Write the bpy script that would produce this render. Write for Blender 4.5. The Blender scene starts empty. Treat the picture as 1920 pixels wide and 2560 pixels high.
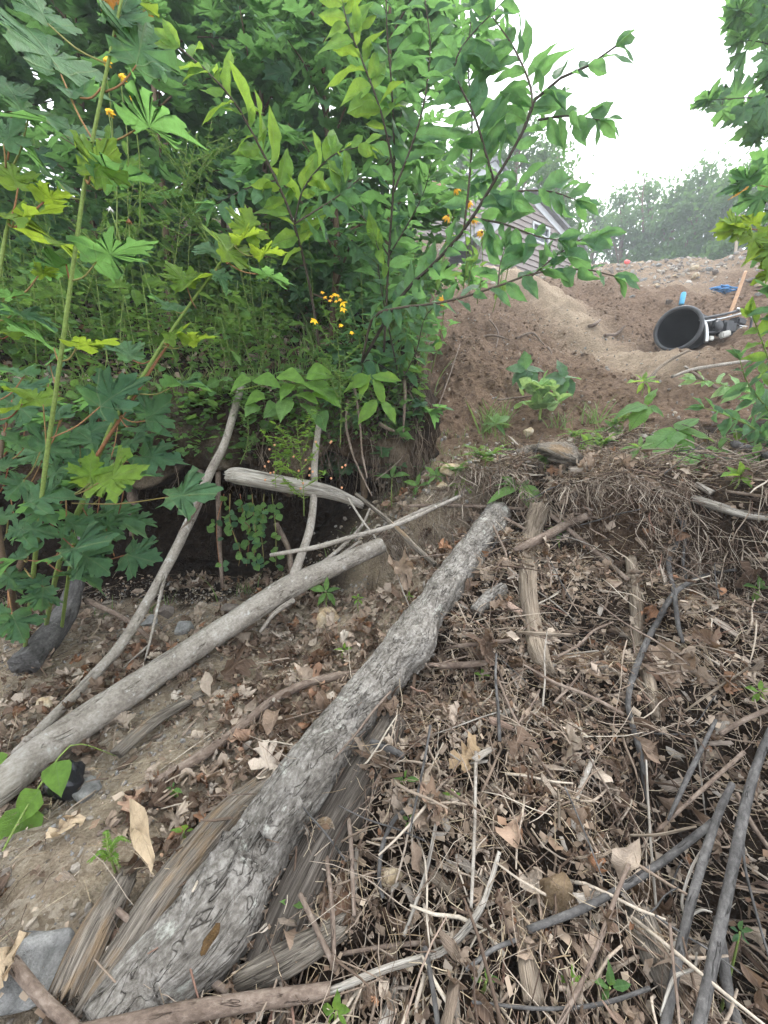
import bpy, math, random
import numpy as np
from mathutils import Vector, Matrix

random.seed(11)
RNG = np.random.default_rng(11)
sc = bpy.context.scene
col = sc.collection

# ---------------------------------------------------------------- camera
PITCH = math.radians(-8.0)
FPX = 965.0                      # focal length in pixels of the 1920 x 2560 frame
CAM = np.array([0.0, 0.0, 1.1])
cam_d = bpy.data.cameras.new('camera')
cam_o = bpy.data.objects.new('camera', cam_d)
col.objects.link(cam_o)
cam_d.sensor_fit = 'VERTICAL'
cam_d.sensor_height = 24.0
cam_d.lens = 24.0 * FPX / 2560.0
cam_d.clip_start = 0.02
cam_d.clip_end = 600.0
cam_o.location = CAM
cam_o.rotation_euler = (math.pi / 2 + PITCH, 0, 0)
sc.camera = cam_o

# ---------------------------------------------------------------- overcast sky, soft sun, exposure
SUN_EL, SUN_AZ = math.radians(58), math.radians(35)
wd = bpy.data.worlds.new('World')
sc.world = wd
wd.use_nodes = True
wn = wd.node_tree
wn.nodes.clear()
w_out = wn.nodes.new('ShaderNodeOutputWorld')
w_bg = wn.nodes.new('ShaderNodeBackground')
w_bg.inputs[1].default_value = 0.1
w_sky = wn.nodes.new('ShaderNodeTexSky')
w_sky.sky_type = 'NISHITA'
w_sky.sun_disc = False
w_sky.sun_elevation = SUN_EL
w_sky.sun_rotation = SUN_AZ
w_mix = wn.nodes.new('ShaderNodeMix')
w_mix.data_type = 'RGBA'
w_mix.inputs[0].default_value = 0.88
w_tc = wn.nodes.new('ShaderNodeTexCoord')
w_no = wn.nodes.new('ShaderNodeTexNoise')
w_no.inputs['Scale'].default_value = 1.6
w_no.inputs['Detail'].default_value = 4
w_cr = wn.nodes.new('ShaderNodeValToRGB')
w_cr.color_ramp.elements[0].position = 0.3
w_cr.color_ramp.elements[0].color = (9.6, 10.1, 10.7, 1)
w_cr.color_ramp.elements[1].position = 0.7
w_cr.color_ramp.elements[1].color = (11.6, 11.9, 12.2, 1)
wn.links.new(w_tc.outputs['Generated'], w_no.inputs['Vector'])
wn.links.new(w_no.outputs['Fac'], w_cr.inputs[0])
wn.links.new(w_sky.outputs[0], w_mix.inputs[6])
wn.links.new(w_cr.outputs[0], w_mix.inputs[7])
wn.links.new(w_mix.outputs[2], w_bg.inputs[0])
wn.links.new(w_bg.outputs[0], w_out.inputs[0])
sun_d = bpy.data.lights.new('sun', 'SUN')
sun_d.energy = 1.5
sun_d.angle = math.radians(12)
sun_d.color = (1.0, 0.98, 0.96)
sun_o = bpy.data.objects.new('sun', sun_d)
col.objects.link(sun_o)
sdir = Vector((math.cos(SUN_EL) * math.sin(SUN_AZ), math.cos(SUN_EL) * math.cos(SUN_AZ), math.sin(SUN_EL)))
sun_o.rotation_euler = sdir.to_track_quat('Z', 'Y').to_euler()
sc.view_settings.view_transform = 'Standard'
sc.view_settings.look = 'None'
sc.view_settings.exposure = 1.55
sc.view_settings.gamma = 1.0
sc.view_settings.use_curve_mapping = False
sc.cycles.max_bounces = 4
sc.cycles.diffuse_bounces = 2
sc.cycles.transmission_bounces = 3
sc.cycles.use_adaptive_sampling = True
sc.cycles.adaptive_threshold = 0.03
sc.cycles.transparent_max_bounces = 6
sc.cycles.use_denoising = True

# ---------------------------------------------------------------- maths helpers
CP, SP = math.cos(PITCH), math.sin(PITCH)

def ray(px, py):
    a, b = (px - 960.0) / FPX, (1280.0 - py) / FPX
    return np.array([a, CP - b * SP, SP + b * CP])

def W(px, py, d):
    """point d metres ahead of the camera along the view axis, at a place in the frame"""
    return CAM + ray(px, py) * d

def hsh(ix, iy, iz, seed):
    h = (ix * 374761393 + iy * 668265263 + iz * 2147483647 + seed * 974634771) & 0xFFFFFFFF
    h = ((h ^ (h >> 13)) * 1274126177) & 0xFFFFFFFF
    h = ((h ^ (h >> 16)) * 2246822519) & 0xFFFFFFFF
    h = h ^ (h >> 15)
    return (h & 0xFFFF) / 32767.5 - 1.0

def vn(P, seed=0):
    P = np.asarray(P, float)
    I = np.floor(P).astype(np.int64)
    f = P - I
    f = f * f * (3 - 2 * f)
    out = 0
    for dx in (0, 1):
        wx = f[..., 0] if dx else 1 - f[..., 0]
        for dy in (0, 1):
            wy = f[..., 1] if dy else 1 - f[..., 1]
            for dz in (0, 1):
                wz = f[..., 2] if dz else 1 - f[..., 2]
                out = out + wx * wy * wz * hsh(I[..., 0] + dx, I[..., 1] + dy, I[..., 2] + dz, seed)
    return out

def fbm(P, octv=4, seed=0, gain=0.5):
    P = np.asarray(P, float)
    a, s, o = 1.0, 0.0, 0
    for k in range(octv):
        o = o + a * vn(P * (2.03 ** k) + 17.3 * k, seed + k)
        a *= gain
    return o

def nrm(v):
    v = np.asarray(v, float)
    return v / (np.linalg.norm(v) + 1e-12)

def smooth(t):
    t = np.clip(t, 0, 1)
    return t * t * (3 - 2 * t)

# ---------------------------------------------------------------- mesh helpers
def mesh_np(name, V, F, mat, attrs=None, flat=False):
    """V (n,3); F list of (m,k) int arrays; attrs name -> (n,) or (n,3)"""
    me = bpy.data.meshes.new(name)
    V = np.asarray(V, np.float32)
    if not isinstance(F, (list, tuple)):
        F = [F]
    F = [np.asarray(f, np.int32) for f in F if len(f)]
    me.vertices.add(len(V))
    me.vertices.foreach_set('co', V.ravel())
    nl = sum(f.size for f in F)
    npoly = sum(len(f) for f in F)
    me.loops.add(nl)
    me.loops.foreach_set('vertex_index', np.concatenate([f.ravel() for f in F]))
    me.polygons.add(npoly)
    starts, o = [], 0
    for f in F:
        starts.append(np.arange(len(f)) * f.shape[1] + o)
        o += f.size
    me.polygons.foreach_set('loop_start', np.concatenate(starts).astype(np.int32))
    me.update(calc_edges=True)
    me.polygons.foreach_set('use_smooth', np.full(npoly, not flat))
    for k, a in (attrs or {}).items():
        a = np.asarray(a, np.float32)
        if a.ndim == 1:
            at = me.attributes.new(k, 'FLOAT', 'POINT')
            at.data.foreach_set('value', a)
        else:
            at = me.attributes.new(k, 'FLOAT_VECTOR', 'POINT')
            at.data.foreach_set('vector', a.ravel())
    if mat is not None:
        me.materials.append(mat)
    return me

def link(name, me, parent=None, base=None):
    o = bpy.data.objects.new(name, me)
    col.objects.link(o)
    if parent is not None:
        o.parent = parent
    if base is not None:
        o.location = base
    return o

def tag(o, label=None, cat=None, group=None, kind=None):
    if label: o['label'] = label
    if cat: o['category'] = cat
    if group: o['group'] = group
    if kind: o['kind'] = kind
    return o

def thing(name, label, cat, loc, group=None):
    o = link(name, None)
    o.location = loc
    return tag(o, label, cat, group)

class B:
    """collects numpy pieces for one mesh"""
    def __init__(s):
        s.V, s.T, s.Q, s.n, s.A = [], [], [], 0, {}
    def add(s, V, F, **at):
        V = np.asarray(V, float)
        for f in (F if isinstance(F, (list, tuple)) else [F]):
            f = np.asarray(f, int)
            if len(f) == 0: continue
            (s.T if f.shape[1] == 3 else s.Q).append(f + s.n)
        for k, a in at.items():
            a = np.asarray(a, float)
            if a.ndim == 0: a = np.full(len(V), float(a))
            s.A.setdefault(k, []).append(a)
        s.V.append(V)
        s.n += len(V)
        return s
    def mesh(s, name, mat, off=None, flat=False):
        V = np.concatenate(s.V)
        if off is not None: V = V - np.asarray(off)
        F = []
        if s.T: F.append(np.concatenate(s.T))
        if s.Q: F.append(np.concatenate(s.Q))
        return mesh_np(name, V, F, mat, {k: np.concatenate(a) for k, a in s.A.items()}, flat)

def resample(pts, n):
    """Catmull-Rom through the points, n samples"""
    P = np.asarray(pts, float)
    if len(P) == 2:
        t = np.linspace(0, 1, n)[:, None]
        return P[0] * (1 - t) + P[1] * t
    Q = np.vstack([2 * P[0] - P[1], P, 2 * P[-1] - P[-2]])
    L = np.r_[0, np.cumsum(np.linalg.norm(np.diff(P[:, :3], axis=0), axis=1))]
    s = np.linspace(0, L[-1], n)
    i = np.clip(np.searchsorted(L, s, side='right') - 1, 0, len(P) - 2)
    u = ((s - L[i]) / (L[i + 1] - L[i] + 1e-9))[:, None]
    p0, p1, p2, p3 = Q[i], Q[i + 1], Q[i + 2], Q[i + 3]
    return 0.5 * (2 * p1 + (p2 - p0) * u + (2 * p0 - 5 * p1 + 4 * p2 - p3) * u ** 2 + (3 * p1 - p0 - 3 * p2 + p3) * u ** 3)

def tube(pts, rad, sides=8, seg=12, amp=0.0, nscale=8.0, seed=0, flatten=1.0, cap=True, stretch=0.35, jag=0.0):
    """returns V, [tris, quads], bk: a round limb through pts with radii rad"""
    P4 = np.c_[np.asarray(pts, float), np.interp(np.linspace(0, 1, len(pts)), np.linspace(0, 1, len(rad)), rad)]
    S = resample(P4, seg + 1)
    C, R = S[:, :3], np.maximum(S[:, 3], 1e-4)
    T = np.gradient(C, axis=0)
    T /= np.linalg.norm(T, axis=1)[:, None] + 1e-12
    ref = np.array([0, 0, 1.0]) if abs(T[0, 2]) < 0.9 else np.array([1.0, 0, 0])
    a = nrm(np.cross(T[0], ref))
    X = []
    for k in range(len(C)):
        a = nrm(a - T[k] * a.dot(T[k]))
        X.append(a)
    X = np.array(X)
    Y = np.cross(T, X)
    L = np.r_[0, np.cumsum(np.linalg.norm(np.diff(C, axis=0), axis=1))]
    ang = np.arange(sides) * 2 * math.pi / sides
    ca, sa = np.cos(ang), np.sin(ang)
    bk = np.stack([np.broadcast_to(ca, (seg + 1, sides)) * R[:, None], np.broadcast_to(sa, (seg + 1, sides)) * R[:, None],
                   np.broadcast_to(L[:, None], (seg + 1, sides))], -1)
    RR = np.repeat(R[:, None], sides, 1)
    if amp:
        q = bk.reshape(-1, 3) * np.array([nscale, nscale, nscale * stretch]) + seed * 7.7
        RR = RR * (1 + amp * fbm(q, 3, seed).reshape(seg + 1, sides))
    V = C[:, None, :] + X[:, None, :] * (ca * RR)[..., None] + Y[:, None, :] * (sa * RR * flatten)[..., None]
    if jag:
        j = jag * (RNG.random((2, sides)) - 0.3)
        V[0] -= T[0] * j[0][:, None]
        V[-1] += T[-1] * j[1][:, None]
    V = V.reshape(-1, 3)
    i = np.arange(seg)[:, None] * sides
    k = np.arange(sides)[None, :]
    k2 = (k + 1) % sides
    Q = np.stack([i + k, i + k2, i + sides + k2, i + sides + k], -1).reshape(-1, 4)
    bkf = bk.reshape(-1, 3)
    Tn = np.zeros((0, 3), int)
    if cap:
        n = len(V)
        V = np.vstack([V, C[0] , C[-1]])
        bkf = np.vstack([bkf, [0, 0, 0], [0, 0, L[-1]]])
        kk = np.arange(sides)
        Tn = np.vstack([np.stack([np.full(sides, n), (kk + 1) % sides, kk], -1),
                        np.stack([np.full(sides, n + 1), seg * sides + kk, seg * sides + (kk + 1) % sides], -1)])
    return V, [Tn, Q], bkf

def boxv(x0, x1, y0, y1, z0, z1):
    V = np.array([[x, y, z] for x in (x0, x1) for y in (y0, y1) for z in (z0, z1)], float)
    F = np.array([[0, 1, 3, 2], [4, 6, 7, 5], [0, 4, 5, 1], [2, 3, 7, 6], [0, 2, 6, 4], [1, 5, 7, 3]])
    return V, F

def frame(p, y, n):
    """4x4 with Y along y, Z near n, at p"""
    y = nrm(y)
    x = nrm(np.cross(y, n))
    z = np.cross(x, y)
    M = np.eye(4)
    M[:3, 0], M[:3, 1], M[:3, 2], M[:3, 3] = x, y, z, p
    return M

def rock_mesh(name, rx, ry, rz, mat, seed=0, facets=0.28, res=3, flat=True):
    import bmesh
    bm = bmesh.new()
    bmesh.ops.create_icosphere(bm, subdivisions=res, radius=1.0)
    V = np.array([v.co[:] for v in bm.verts])
    r = np.random.default_rng(seed)
    d = np.ones(len(V))
    for _ in range(13):                       # cut flat faces off a ball
        n = nrm(r.normal(size=3))
        h = 0.62 + 0.3 * r.random()
        t = V @ n
        d = np.minimum(d, np.where(t > 1e-3, h / np.maximum(t, 1e-3), 9))
    V2 = V * np.clip(d, 0.3, 1)[:, None]
    V2 = V2 * (1 + 0.05 * fbm(V2 * 3.1 + seed, 3, seed))[:, None] * np.array([rx, ry, rz])
    for v, c in zip(bm.verts, V2): v.co = c
    me = bpy.data.meshes.new(name)
    bm.to_mesh(me); bm.free()
    me.polygons.foreach_set('use_smooth', np.full(len(me.polygons), not flat))
    me.materials.append(mat)
    return me

def angular_mesh(name, rx, ry, rz, mat, seed=0):
    """broken stone: the hull of a few scattered points, edges slightly worn"""
    import bmesh
    r = np.random.default_rng(seed)
    bm = bmesh.new()
    for _ in range(13):
        q = nrm(r.normal(size=3)) * r.uniform(.8, 1.1)
        bm.verts.new(q * np.array([rx, ry, rz]))
    g = bmesh.ops.convex_hull(bm, input=bm.verts[:])
    bmesh.ops.delete(bm, geom=[v for v in bm.verts if not v.link_faces], context='VERTS')
    bmesh.ops.bevel(bm, geom=bm.edges[:], offset=.07 * min(rx, ry, rz), segments=1, affect='EDGES')
    bmesh.ops.triangulate(bm, faces=bm.faces[:])
    bmesh.ops.subdivide_edges(bm, edges=bm.edges[:], cuts=2, use_grid_fill=True)
    m_ = min(rx, ry, rz)
    for v in bm.verts:
        c = np.array(v.co)
        v.co = c + .05 * m_ * np.array([vn(c / m_ * 2.5, seed), vn(c / m_ * 2.5, seed + 1), vn(c / m_ * 2.5, seed + 2)])
    me = bpy.data.meshes.new(name)
    bm.to_mesh(me); bm.free()
    me.materials.append(mat)
    return me

# ---------------------------------------------------------------- materials
def nmat(name):
    m = bpy.data.materials.new(name)
    m.use_nodes = True
    m.node_tree.nodes.clear()
    return m, m.node_tree

def nd(nt, t, ins=None, **props):
    n = nt.nodes.new(t)
    for k, v in props.items(): setattr(n, k, v)
    for k, v in (ins or {}).items():
        if isinstance(v, bpy.types.NodeSocket): nt.links.new(v, n.inputs[k])
        else: n.inputs[k].default_value = v
    return n

def mth(nt, op, a, b=0.0, c=None, clamp=False):
    ins = {0: a, 1: b}
    if c is not None: ins[2] = c
    n = nd(nt, 'ShaderNodeMath', ins, operation=op)
    n.use_clamp = clamp
    return n.outputs[0]

def mixc(nt, f, a, b, mode='MIX'):
    def c(v): return v if isinstance(v, bpy.types.NodeSocket) else ((*v, 1) if len(v) == 3 else v)
    return nd(nt, 'ShaderNodeMix', {0: f, 6: c(a), 7: c(b)}, data_type='RGBA', blend_type=mode).outputs[2]

def ramp(nt, f, stops, interp='LINEAR'):
    n = nd(nt, 'ShaderNodeValToRGB', {0: f})
    cr = n.color_ramp
    cr.interpolation = interp
    while len(cr.elements) < len(stops): cr.elements.new(0.5)
    for e, (p, c) in zip(cr.elements, stops):
        e.position = p
        e.color = (*c, 1) if hasattr(c, '__len__') else (c, c, c, 1)
    return n.outputs[0]

def noise(nt, vec, scale, detail=4, rough=0.55, dist=0.0):
    return nd(nt, 'ShaderNodeTexNoise', {'Vector': vec, 'Scale': scale, 'Detail': detail, 'Roughness': rough, 'Distortion': dist}).outputs['Fac']

def attr(nt, name, out='Fac'):
    return nd(nt, 'ShaderNodeAttribute', attribute_name=name).outputs[out]

def vscale(nt, v, s):
    return nd(nt, 'ShaderNodeVectorMath', {0: v, 1: s}, operation='MULTIPLY').outputs[0]

def rnd01(nt):
    oi = nd(nt, 'ShaderNodeObjectInfo')
    return mth(nt, 'FRACT', mth(nt, 'ADD', oi.outputs['Random'], attr(nt, 'rnd')))

def finish(nt, color, rough=0.8, bump=None, bstr=0.5, bdist=0.01, spec=0.3, metal=0.0, trans=None, tfac=0.3, coat=0.0):
    p = nd(nt, 'ShaderNodeBsdfPrincipled', {'Base Color': color if isinstance(color, bpy.types.NodeSocket) else (*color, 1),
           'Roughness': rough, 'Specular IOR Level': spec, 'Metallic': metal, 'Coat Weight': coat})
    if bump is not None:
        b = nd(nt, 'ShaderNodeBump', {'Height': bump, 'Strength': bstr, 'Distance': bdist})
        nt.links.new(b.outputs[0], p.inputs['Normal'])
    sh = p.outputs[0]
    if trans is not None:
        t = nd(nt, 'ShaderNodeBsdfTranslucent', {'Color': trans if isinstance(trans, bpy.types.NodeSocket) else (*trans, 1)})
        sh = nd(nt, 'ShaderNodeMixShader', {0: tfac, 1: sh, 2: t.outputs[0]}).outputs[0]
    o = nd(nt, 'ShaderNodeOutputMaterial')
    nt.links.new(sh, o.inputs[0])

M = {}

def m_soil():
    m, nt = nmat('soil')
    pos = nd(nt, 'ShaderNodeNewGeometry').outputs['Position']
    n1, n2, n3 = noise(nt, pos, 3.0, 5), noise(nt, pos, 22, 5, 0.65), noise(nt, pos, 130, 4, 0.7)
    hum = ramp(nt, n2, [(0.3, (.014, .010, .007)), (0.7, (.055, .038, .027))])  # humus, darkened to paint in shade of heap gaps and undercut
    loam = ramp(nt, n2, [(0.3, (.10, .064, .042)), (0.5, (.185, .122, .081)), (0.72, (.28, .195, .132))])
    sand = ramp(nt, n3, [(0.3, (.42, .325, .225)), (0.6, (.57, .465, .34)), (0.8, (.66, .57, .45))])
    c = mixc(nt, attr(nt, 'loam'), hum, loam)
    vo = nd(nt, 'ShaderNodeTexVoronoi', {'Vector': pos, 'Scale': 75.0})
    peb = ramp(nt, nd(nt, 'ShaderNodeSeparateColor', {0: vo.outputs['Color']}).outputs[0],
               [(0.0, (.27, .205, .14)), (.5, (.43, .355, .265)), (1, (.58, .50, .40))])
    sandy = mixc(nt, mth(nt, 'MULTIPLY', ramp(nt, n1, [(.42, 0), (.56, 1)]), attr(nt, 'grit')), sand, peb)
    c = mixc(nt, mth(nt, 'MULTIPLY', attr(nt, 'sand'), ramp(nt, n2, [(.3, .75), (.6, 1)])), c, sandy)
    c = mixc(nt, 0.55, c, ramp(nt, n3, [(.25, .55), (.75, 1.25)]), 'MULTIPLY')
    h = mth(nt, 'ADD', mth(nt, 'MULTIPLY', n2, 1.0), mth(nt, 'ADD', mth(nt, 'MULTIPLY', n3, .55), mth(nt, 'MULTIPLY', vo.outputs['Distance'], .25)))
    finish(nt, c, .95, h, 1.0, .045, .1)
    M['soil'] = m

def m_bark(name, stops, crack, crack_s, lichen=None, lscale=9.0, stretch=.35, cstretch=.22, lthr=.6, bd=.012, cw=.06, rough=.85, rings=3.0):
    m, nt = nmat(name)
    oi = nd(nt, 'ShaderNodeObjectInfo').outputs['Random']
    v0 = nd(nt, 'ShaderNodeVectorMath', {0: attr(nt, 'bk', 'Vector'), 1: nd(nt, 'ShaderNodeCombineXYZ', {0: mth(nt, 'MULTIPLY', oi, 50.0)}).outputs[0]}, operation='ADD').outputs[0]
    v = vscale(nt, v0, (1, 1, stretch))
    vc_ = vscale(nt, v0, (1, 1, cstretch))
    n1, n2, n3 = noise(nt, v, 13, 5, .6, .2), noise(nt, v, 90, 5, .7, .2), noise(nt, vc_, crack_s, 3, .55, .6)
    # plate edges: contour lines of a noise, broken up by a second one
    ring = mth(nt, 'PINGPONG', mth(nt, 'MULTIPLY', n3, rings), .5)
    ck = mth(nt, 'MULTIPLY', ramp(nt, ring, [(0, 1), (cw, .25), (cw * 2.2, 0)]), ramp(nt, noise(nt, v, crack_s * .55, 3, .6), [(.40, .15), (.56, 1)]))
    c = ramp(nt, mth(nt, 'ADD', mth(nt, 'MULTIPLY', n1, .45), mth(nt, 'MULTIPLY', n2, .55)), stops)
    if lichen:
        l = noise(nt, v0, lscale, 6, .7, .3)
        c = mixc(nt, mth(nt, 'MULTIPLY', ramp(nt, l, [(lthr, 0), (lthr + .05, 1)]), ramp(nt, n2, [(.35, .2), (.6, 1)])), c, lichen)
    c = mixc(nt, mth(nt, 'MULTIPLY', ck, .85), c, crack)
    h = mth(nt, 'SUBTRACT', mth(nt, 'ADD', mth(nt, 'MULTIPLY', n1, .4), mth(nt, 'ADD', mth(nt, 'MULTIPLY', n2, .6), mth(nt, 'MULTIPLY', ring, .5))), mth(nt, 'MULTIPLY', ck, .5))
    finish(nt, c, rough, h, 1.0, bd, .12)
    M[name] = m

def m_wood(name, dark, mid, light, accent=None, crack=.45):
    m, nt = nmat(name)
    v = attr(nt, 'bk', 'Vector')
    oi = nd(nt, 'ShaderNodeObjectInfo').outputs['Random']
    v = nd(nt, 'ShaderNodeVectorMath', {0: v, 1: nd(nt, 'ShaderNodeCombineXYZ', {2: mth(nt, 'MULTIPLY', oi, 37.0)}).outputs[0]}, operation='ADD').outputs[0]
    vs = vscale(nt, v, (1, 1, .035))
    g1, g2 = noise(nt, vs, 110, 5, .7, .15), noise(nt, vs, 420, 3, .65)
    big = noise(nt, vscale(nt, v, (1, 1, .3)), 14, 5, .65)
    g = mth(nt, 'ADD', mth(nt, 'MULTIPLY', g1, .6), mth(nt, 'MULTIPLY', g2, .4))
    c = ramp(nt, g, [(.32, dark), (.48, mid), (.62, light)])
    if accent:
        c = mixc(nt, ramp(nt, big, [(.56, 0), (.64, .75)]), c, mixc(nt, g, dark, accent))
    c = mixc(nt, .75, c, ramp(nt, big, [(.32, .35), (.5, .85), (.68, 1.25)]), 'MULTIPLY')
    ck = mth(nt, 'MULTIPLY', ramp(nt, mth(nt, 'PINGPONG', mth(nt, 'MULTIPLY', noise(nt, vs, 60, 2, .5, .3), 4.0), .5), [(0, 1), (.05, 0)]), crack)
    c = mixc(nt, ck, c, (.018, .014, .011))
    finish(nt, c, .9, mth(nt, 'SUBTRACT', g, mth(nt, 'MULTIPLY', ck, .8)), 1.0, .014, .1)
    M[name] = m

def m_twig(name, stops):
    m, nt = nmat(name)
    r = rnd01(nt)
    pos = nd(nt, 'ShaderNodeNewGeometry').outputs['Position']
    n = noise(nt, pos, 160, 3, .6)
    c = mixc(nt, .6, ramp(nt, r, stops), ramp(nt, n, [(.3, .55), (.7, 1.3)]), 'MULTIPLY')
    finish(nt, c, .85, n, .6, .003, .15)
    M[name] = m

def vein_palm(nt):
    u, v = nd(nt, 'ShaderNodeSeparateXYZ', {0: attr(nt, 'lv', 'Vector')}).outputs[:2]
    ang = mth(nt, 'ARCTAN2', u, v)
    rr = mth(nt, 'SQRT', mth(nt, 'ADD', mth(nt, 'MULTIPLY', u, u), mth(nt, 'MULTIPLY', v, v)))
    a = mth(nt, 'PINGPONG', ang, .44)
    a2 = mth(nt, 'MULTIPLY', mth(nt, 'PINGPONG', ang, .44), 1.0)
    d = mth(nt, 'MULTIPLY', rr, a)
    main = ramp(nt, d, [(.004, 1), (.014, 0)])
    # the fans cover 0, +-0.88; pingpong is zero at 0 and 0.88
    side = nd(nt, 'ShaderNodeTexWave', {'Vector': nd(nt, 'ShaderNodeCombineXYZ', {0: mth(nt, 'ADD', rr, mth(nt, 'MULTIPLY', a2, -.55))}).outputs[0], 'Scale': 3.4}, wave_type='BANDS').outputs['Fac']
    return mth(nt, 'MAXIMUM', main, mth(nt, 'MULTIPLY', ramp(nt, side, [(.93, 0), (1.0, 1)]), .35))

def vein_pin(nt, k=3.2, slope=-.55):
    u, v = nd(nt, 'ShaderNodeSeparateXYZ', {0: attr(nt, 'lv', 'Vector')}).outputs[:2]
    au = mth(nt, 'ABSOLUTE', u)
    main = ramp(nt, au, [(.003, 1), (.014, 0)])
    side = nd(nt, 'ShaderNodeTexWave', {'Vector': nd(nt, 'ShaderNodeCombineXYZ', {0: mth(nt, 'ADD', v, mth(nt, 'MULTIPLY', au, slope))}).outputs[0], 'Scale': k}, wave_type='BANDS').outputs['Fac']
    return mth(nt, 'MAXIMUM', main, mth(nt, 'MULTIPLY', ramp(nt, side, [(.88, 0), (1.0, 1)]), .45))

def m_leaf(name, c0, c1, tr, veins='palm', vcol=None, tfac=.35, rough=.5, spot=.8, blue=None, wk=3.2, vstr=.55):
    m, nt = nmat(name)
    r = rnd01(nt)
    lv = attr(nt, 'lv', 'Vector')
    off = nd(nt, 'ShaderNodeVectorMath', {0: lv, 1: nd(nt, 'ShaderNodeCombineXYZ', {0: mth(nt, 'MULTIPLY', r, 91.0), 1: r}).outputs[0]}, operation='ADD').outputs[0]
    n, n2 = noise(nt, off, 4.0, 4, .6), noise(nt, off, 26.0, 3, .6)
    c = mixc(nt, r, c0, c1)
    c = mixc(nt, spot, c, ramp(nt, n, [(.3, .55), (.7, 1.45)]), 'MULTIPLY')
    vv = vein_palm(nt) if veins == 'palm' else vein_pin(nt, wk)
    vc = vcol or tuple(min(1, x * 1.9 + .05) for x in c1)
    c = mixc(nt, mth(nt, 'MULTIPLY', vv, vstr), c, vc)
    # brown nibbled specks
    c = mixc(nt, ramp(nt, noise(nt, off, 11.0, 2, .5), [(.69, 0), (.74, .85)]), c, (.17, .12, .05))
    t = mixc(nt, .6, mixc(nt, mth(nt, 'MULTIPLY', vv, .6), tr, tuple(x * .45 for x in tr)), ramp(nt, n, [(.3, .7), (.7, 1.3)]), 'MULTIPLY')
    h = mth(nt, 'SUBTRACT', n2, mth(nt, 'MULTIPLY', vv, 1.2))
    finish(nt, c, rough + .08, h, .5, .03, .22, trans=t, tfac=tfac)
    M[name] = m

def m_dead(name, stops, tfac=.12):
    m, nt = nmat(name)
    r = rnd01(nt)
    lv = attr(nt, 'lv', 'Vector')
    off = nd(nt, 'ShaderNodeVectorMath', {0: lv, 1: nd(nt, 'ShaderNodeCombineXYZ', {0: mth(nt, 'MULTIPLY', r, 91.0), 1: r}).outputs[0]}, operation='ADD').outputs[0]
    n, n2 = noise(nt, off, 3.5, 5, .65), noise(nt, off, 22.0, 3, .6)
    c = ramp(nt, r, stops)
    c = mixc(nt, .75, c, ramp(nt, n, [(.28, .45), (.5, .95), (.72, 1.35)]), 'MULTIPLY')
    vv = vein_pin(nt, 2.6)
    c = mixc(nt, mth(nt, 'MULTIPLY', vv, .4), c, (.42, .33, .24))
    h = mth(nt, 'ADD', n2, vv)
    finish(nt, c, .8, h, .4, .015, .15, trans=(.38, .22, .10), tfac=tfac)
    M[name] = m

def m_plain(name, c, rough=.6, spec=.3, metal=0.0, nscale=60, var=.25, bstr=.2, bd=.003, coat=0.0):
    m, nt = nmat(name)
    tc = nd(nt, 'ShaderNodeTexCoord').outputs['Object']
    n, n2 = noise(nt, tc, nscale, 4, .6), noise(nt, tc, nscale * .15, 3, .6)
    f = mth(nt, 'ADD', mth(nt, 'MULTIPLY', n, .5), mth(nt, 'MULTIPLY', n2, .5))
    cc = mixc(nt, 1.0, (*c, 1), ramp(nt, f, [(.3, 1 - var), (.7, 1 + var)]), 'MULTIPLY')
    finish(nt, cc, rough, n, bstr, bd, spec, metal, coat=coat)
    M[name] = m

def m_stone(name, a, b, c3, scale=9):
    m, nt = nmat(name)
    tc = nd(nt, 'ShaderNodeTexCoord').outputs['Object']
    n, n2 = noise(nt, tc, scale, 6, .65, .3), noise(nt, tc, scale * 12, 4, .7)
    c = ramp(nt, n, [(.32, a), (.5, b), (.68, c3)])
    c = mixc(nt, .6, c, ramp(nt, n2, [(.3, .6), (.7, 1.3)]), 'MULTIPLY')
    finish(nt, c, .9, mth(nt, 'ADD', n, n2), .8, .01, .15)
    M[name] = m

m_soil()
m_bark('bark_grey', [(.36, (.075, .066, .056)), (.48, (.165, .150, .132)), (.60, (.31, .29, .262))], (.030, .024, .019), 34, (.40, .40, .355), 16, .75, .30, .60, .012, .045, .9, 4.0)
m_bark('bark_pale', [(.33, (.13, .112, .092)), (.5, (.28, .25, .215)), (.66, (.43, .40, .36))], (.07, .055, .04), 26, (.47, .46, .43), 22, .8, .25, .6, .006, .03, .9, 1.6)
m_bark('bark_dark', [(.33, (.035, .033, .032)), (.5, (.085, .081, .078)), (.67, (.17, .162, .155))], (.02, .018, .016), 60, (.30, .29, .26), 40, .6, .2, .66, .005, .03, .8, 1.6)
m_bark('bark_brown', [(.33, (.07, .050, .038)), (.5, (.165, .125, .10)), (.67, (.30, .245, .20))], (.03, .02, .015), 60, (.38, .35, .3), 30, .6, .2, .66, .005, .03, .9, 1.6)
m_wood('wood_grey', (.035, .029, .024), (.165, .142, .117), (.34, .30, .25), (.36, .24, .13))
m_wood('wood_pale', (.12, .10, .08), (.40, .36, .31), (.60, .57, .52))
m_wood('wood_brown', (.03, .02, .014), (.13, .085, .055), (.26, .18, .12))
m_wood('wood_tan', (.085, .064, .047), (.25, .20, .15), (.40, .335, .265))
m_wood('wood_dark', (.02, .016, .013), (.085, .072, .060), (.20, .175, .15))
m_twig('twig', [(0, (.055, .037, .028)), (.3, (.13, .092, .068)), (.55, (.24, .185, .142)), (.8, (.38, .315, .25)), (.92, (.50, .44, .36)), (1, (.17, .09, .065))])
m_twig('straw', [(0, (.22, .16, .10)), (.5, (.38, .30, .20)), (1, (.52, .44, .32))])
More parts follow.
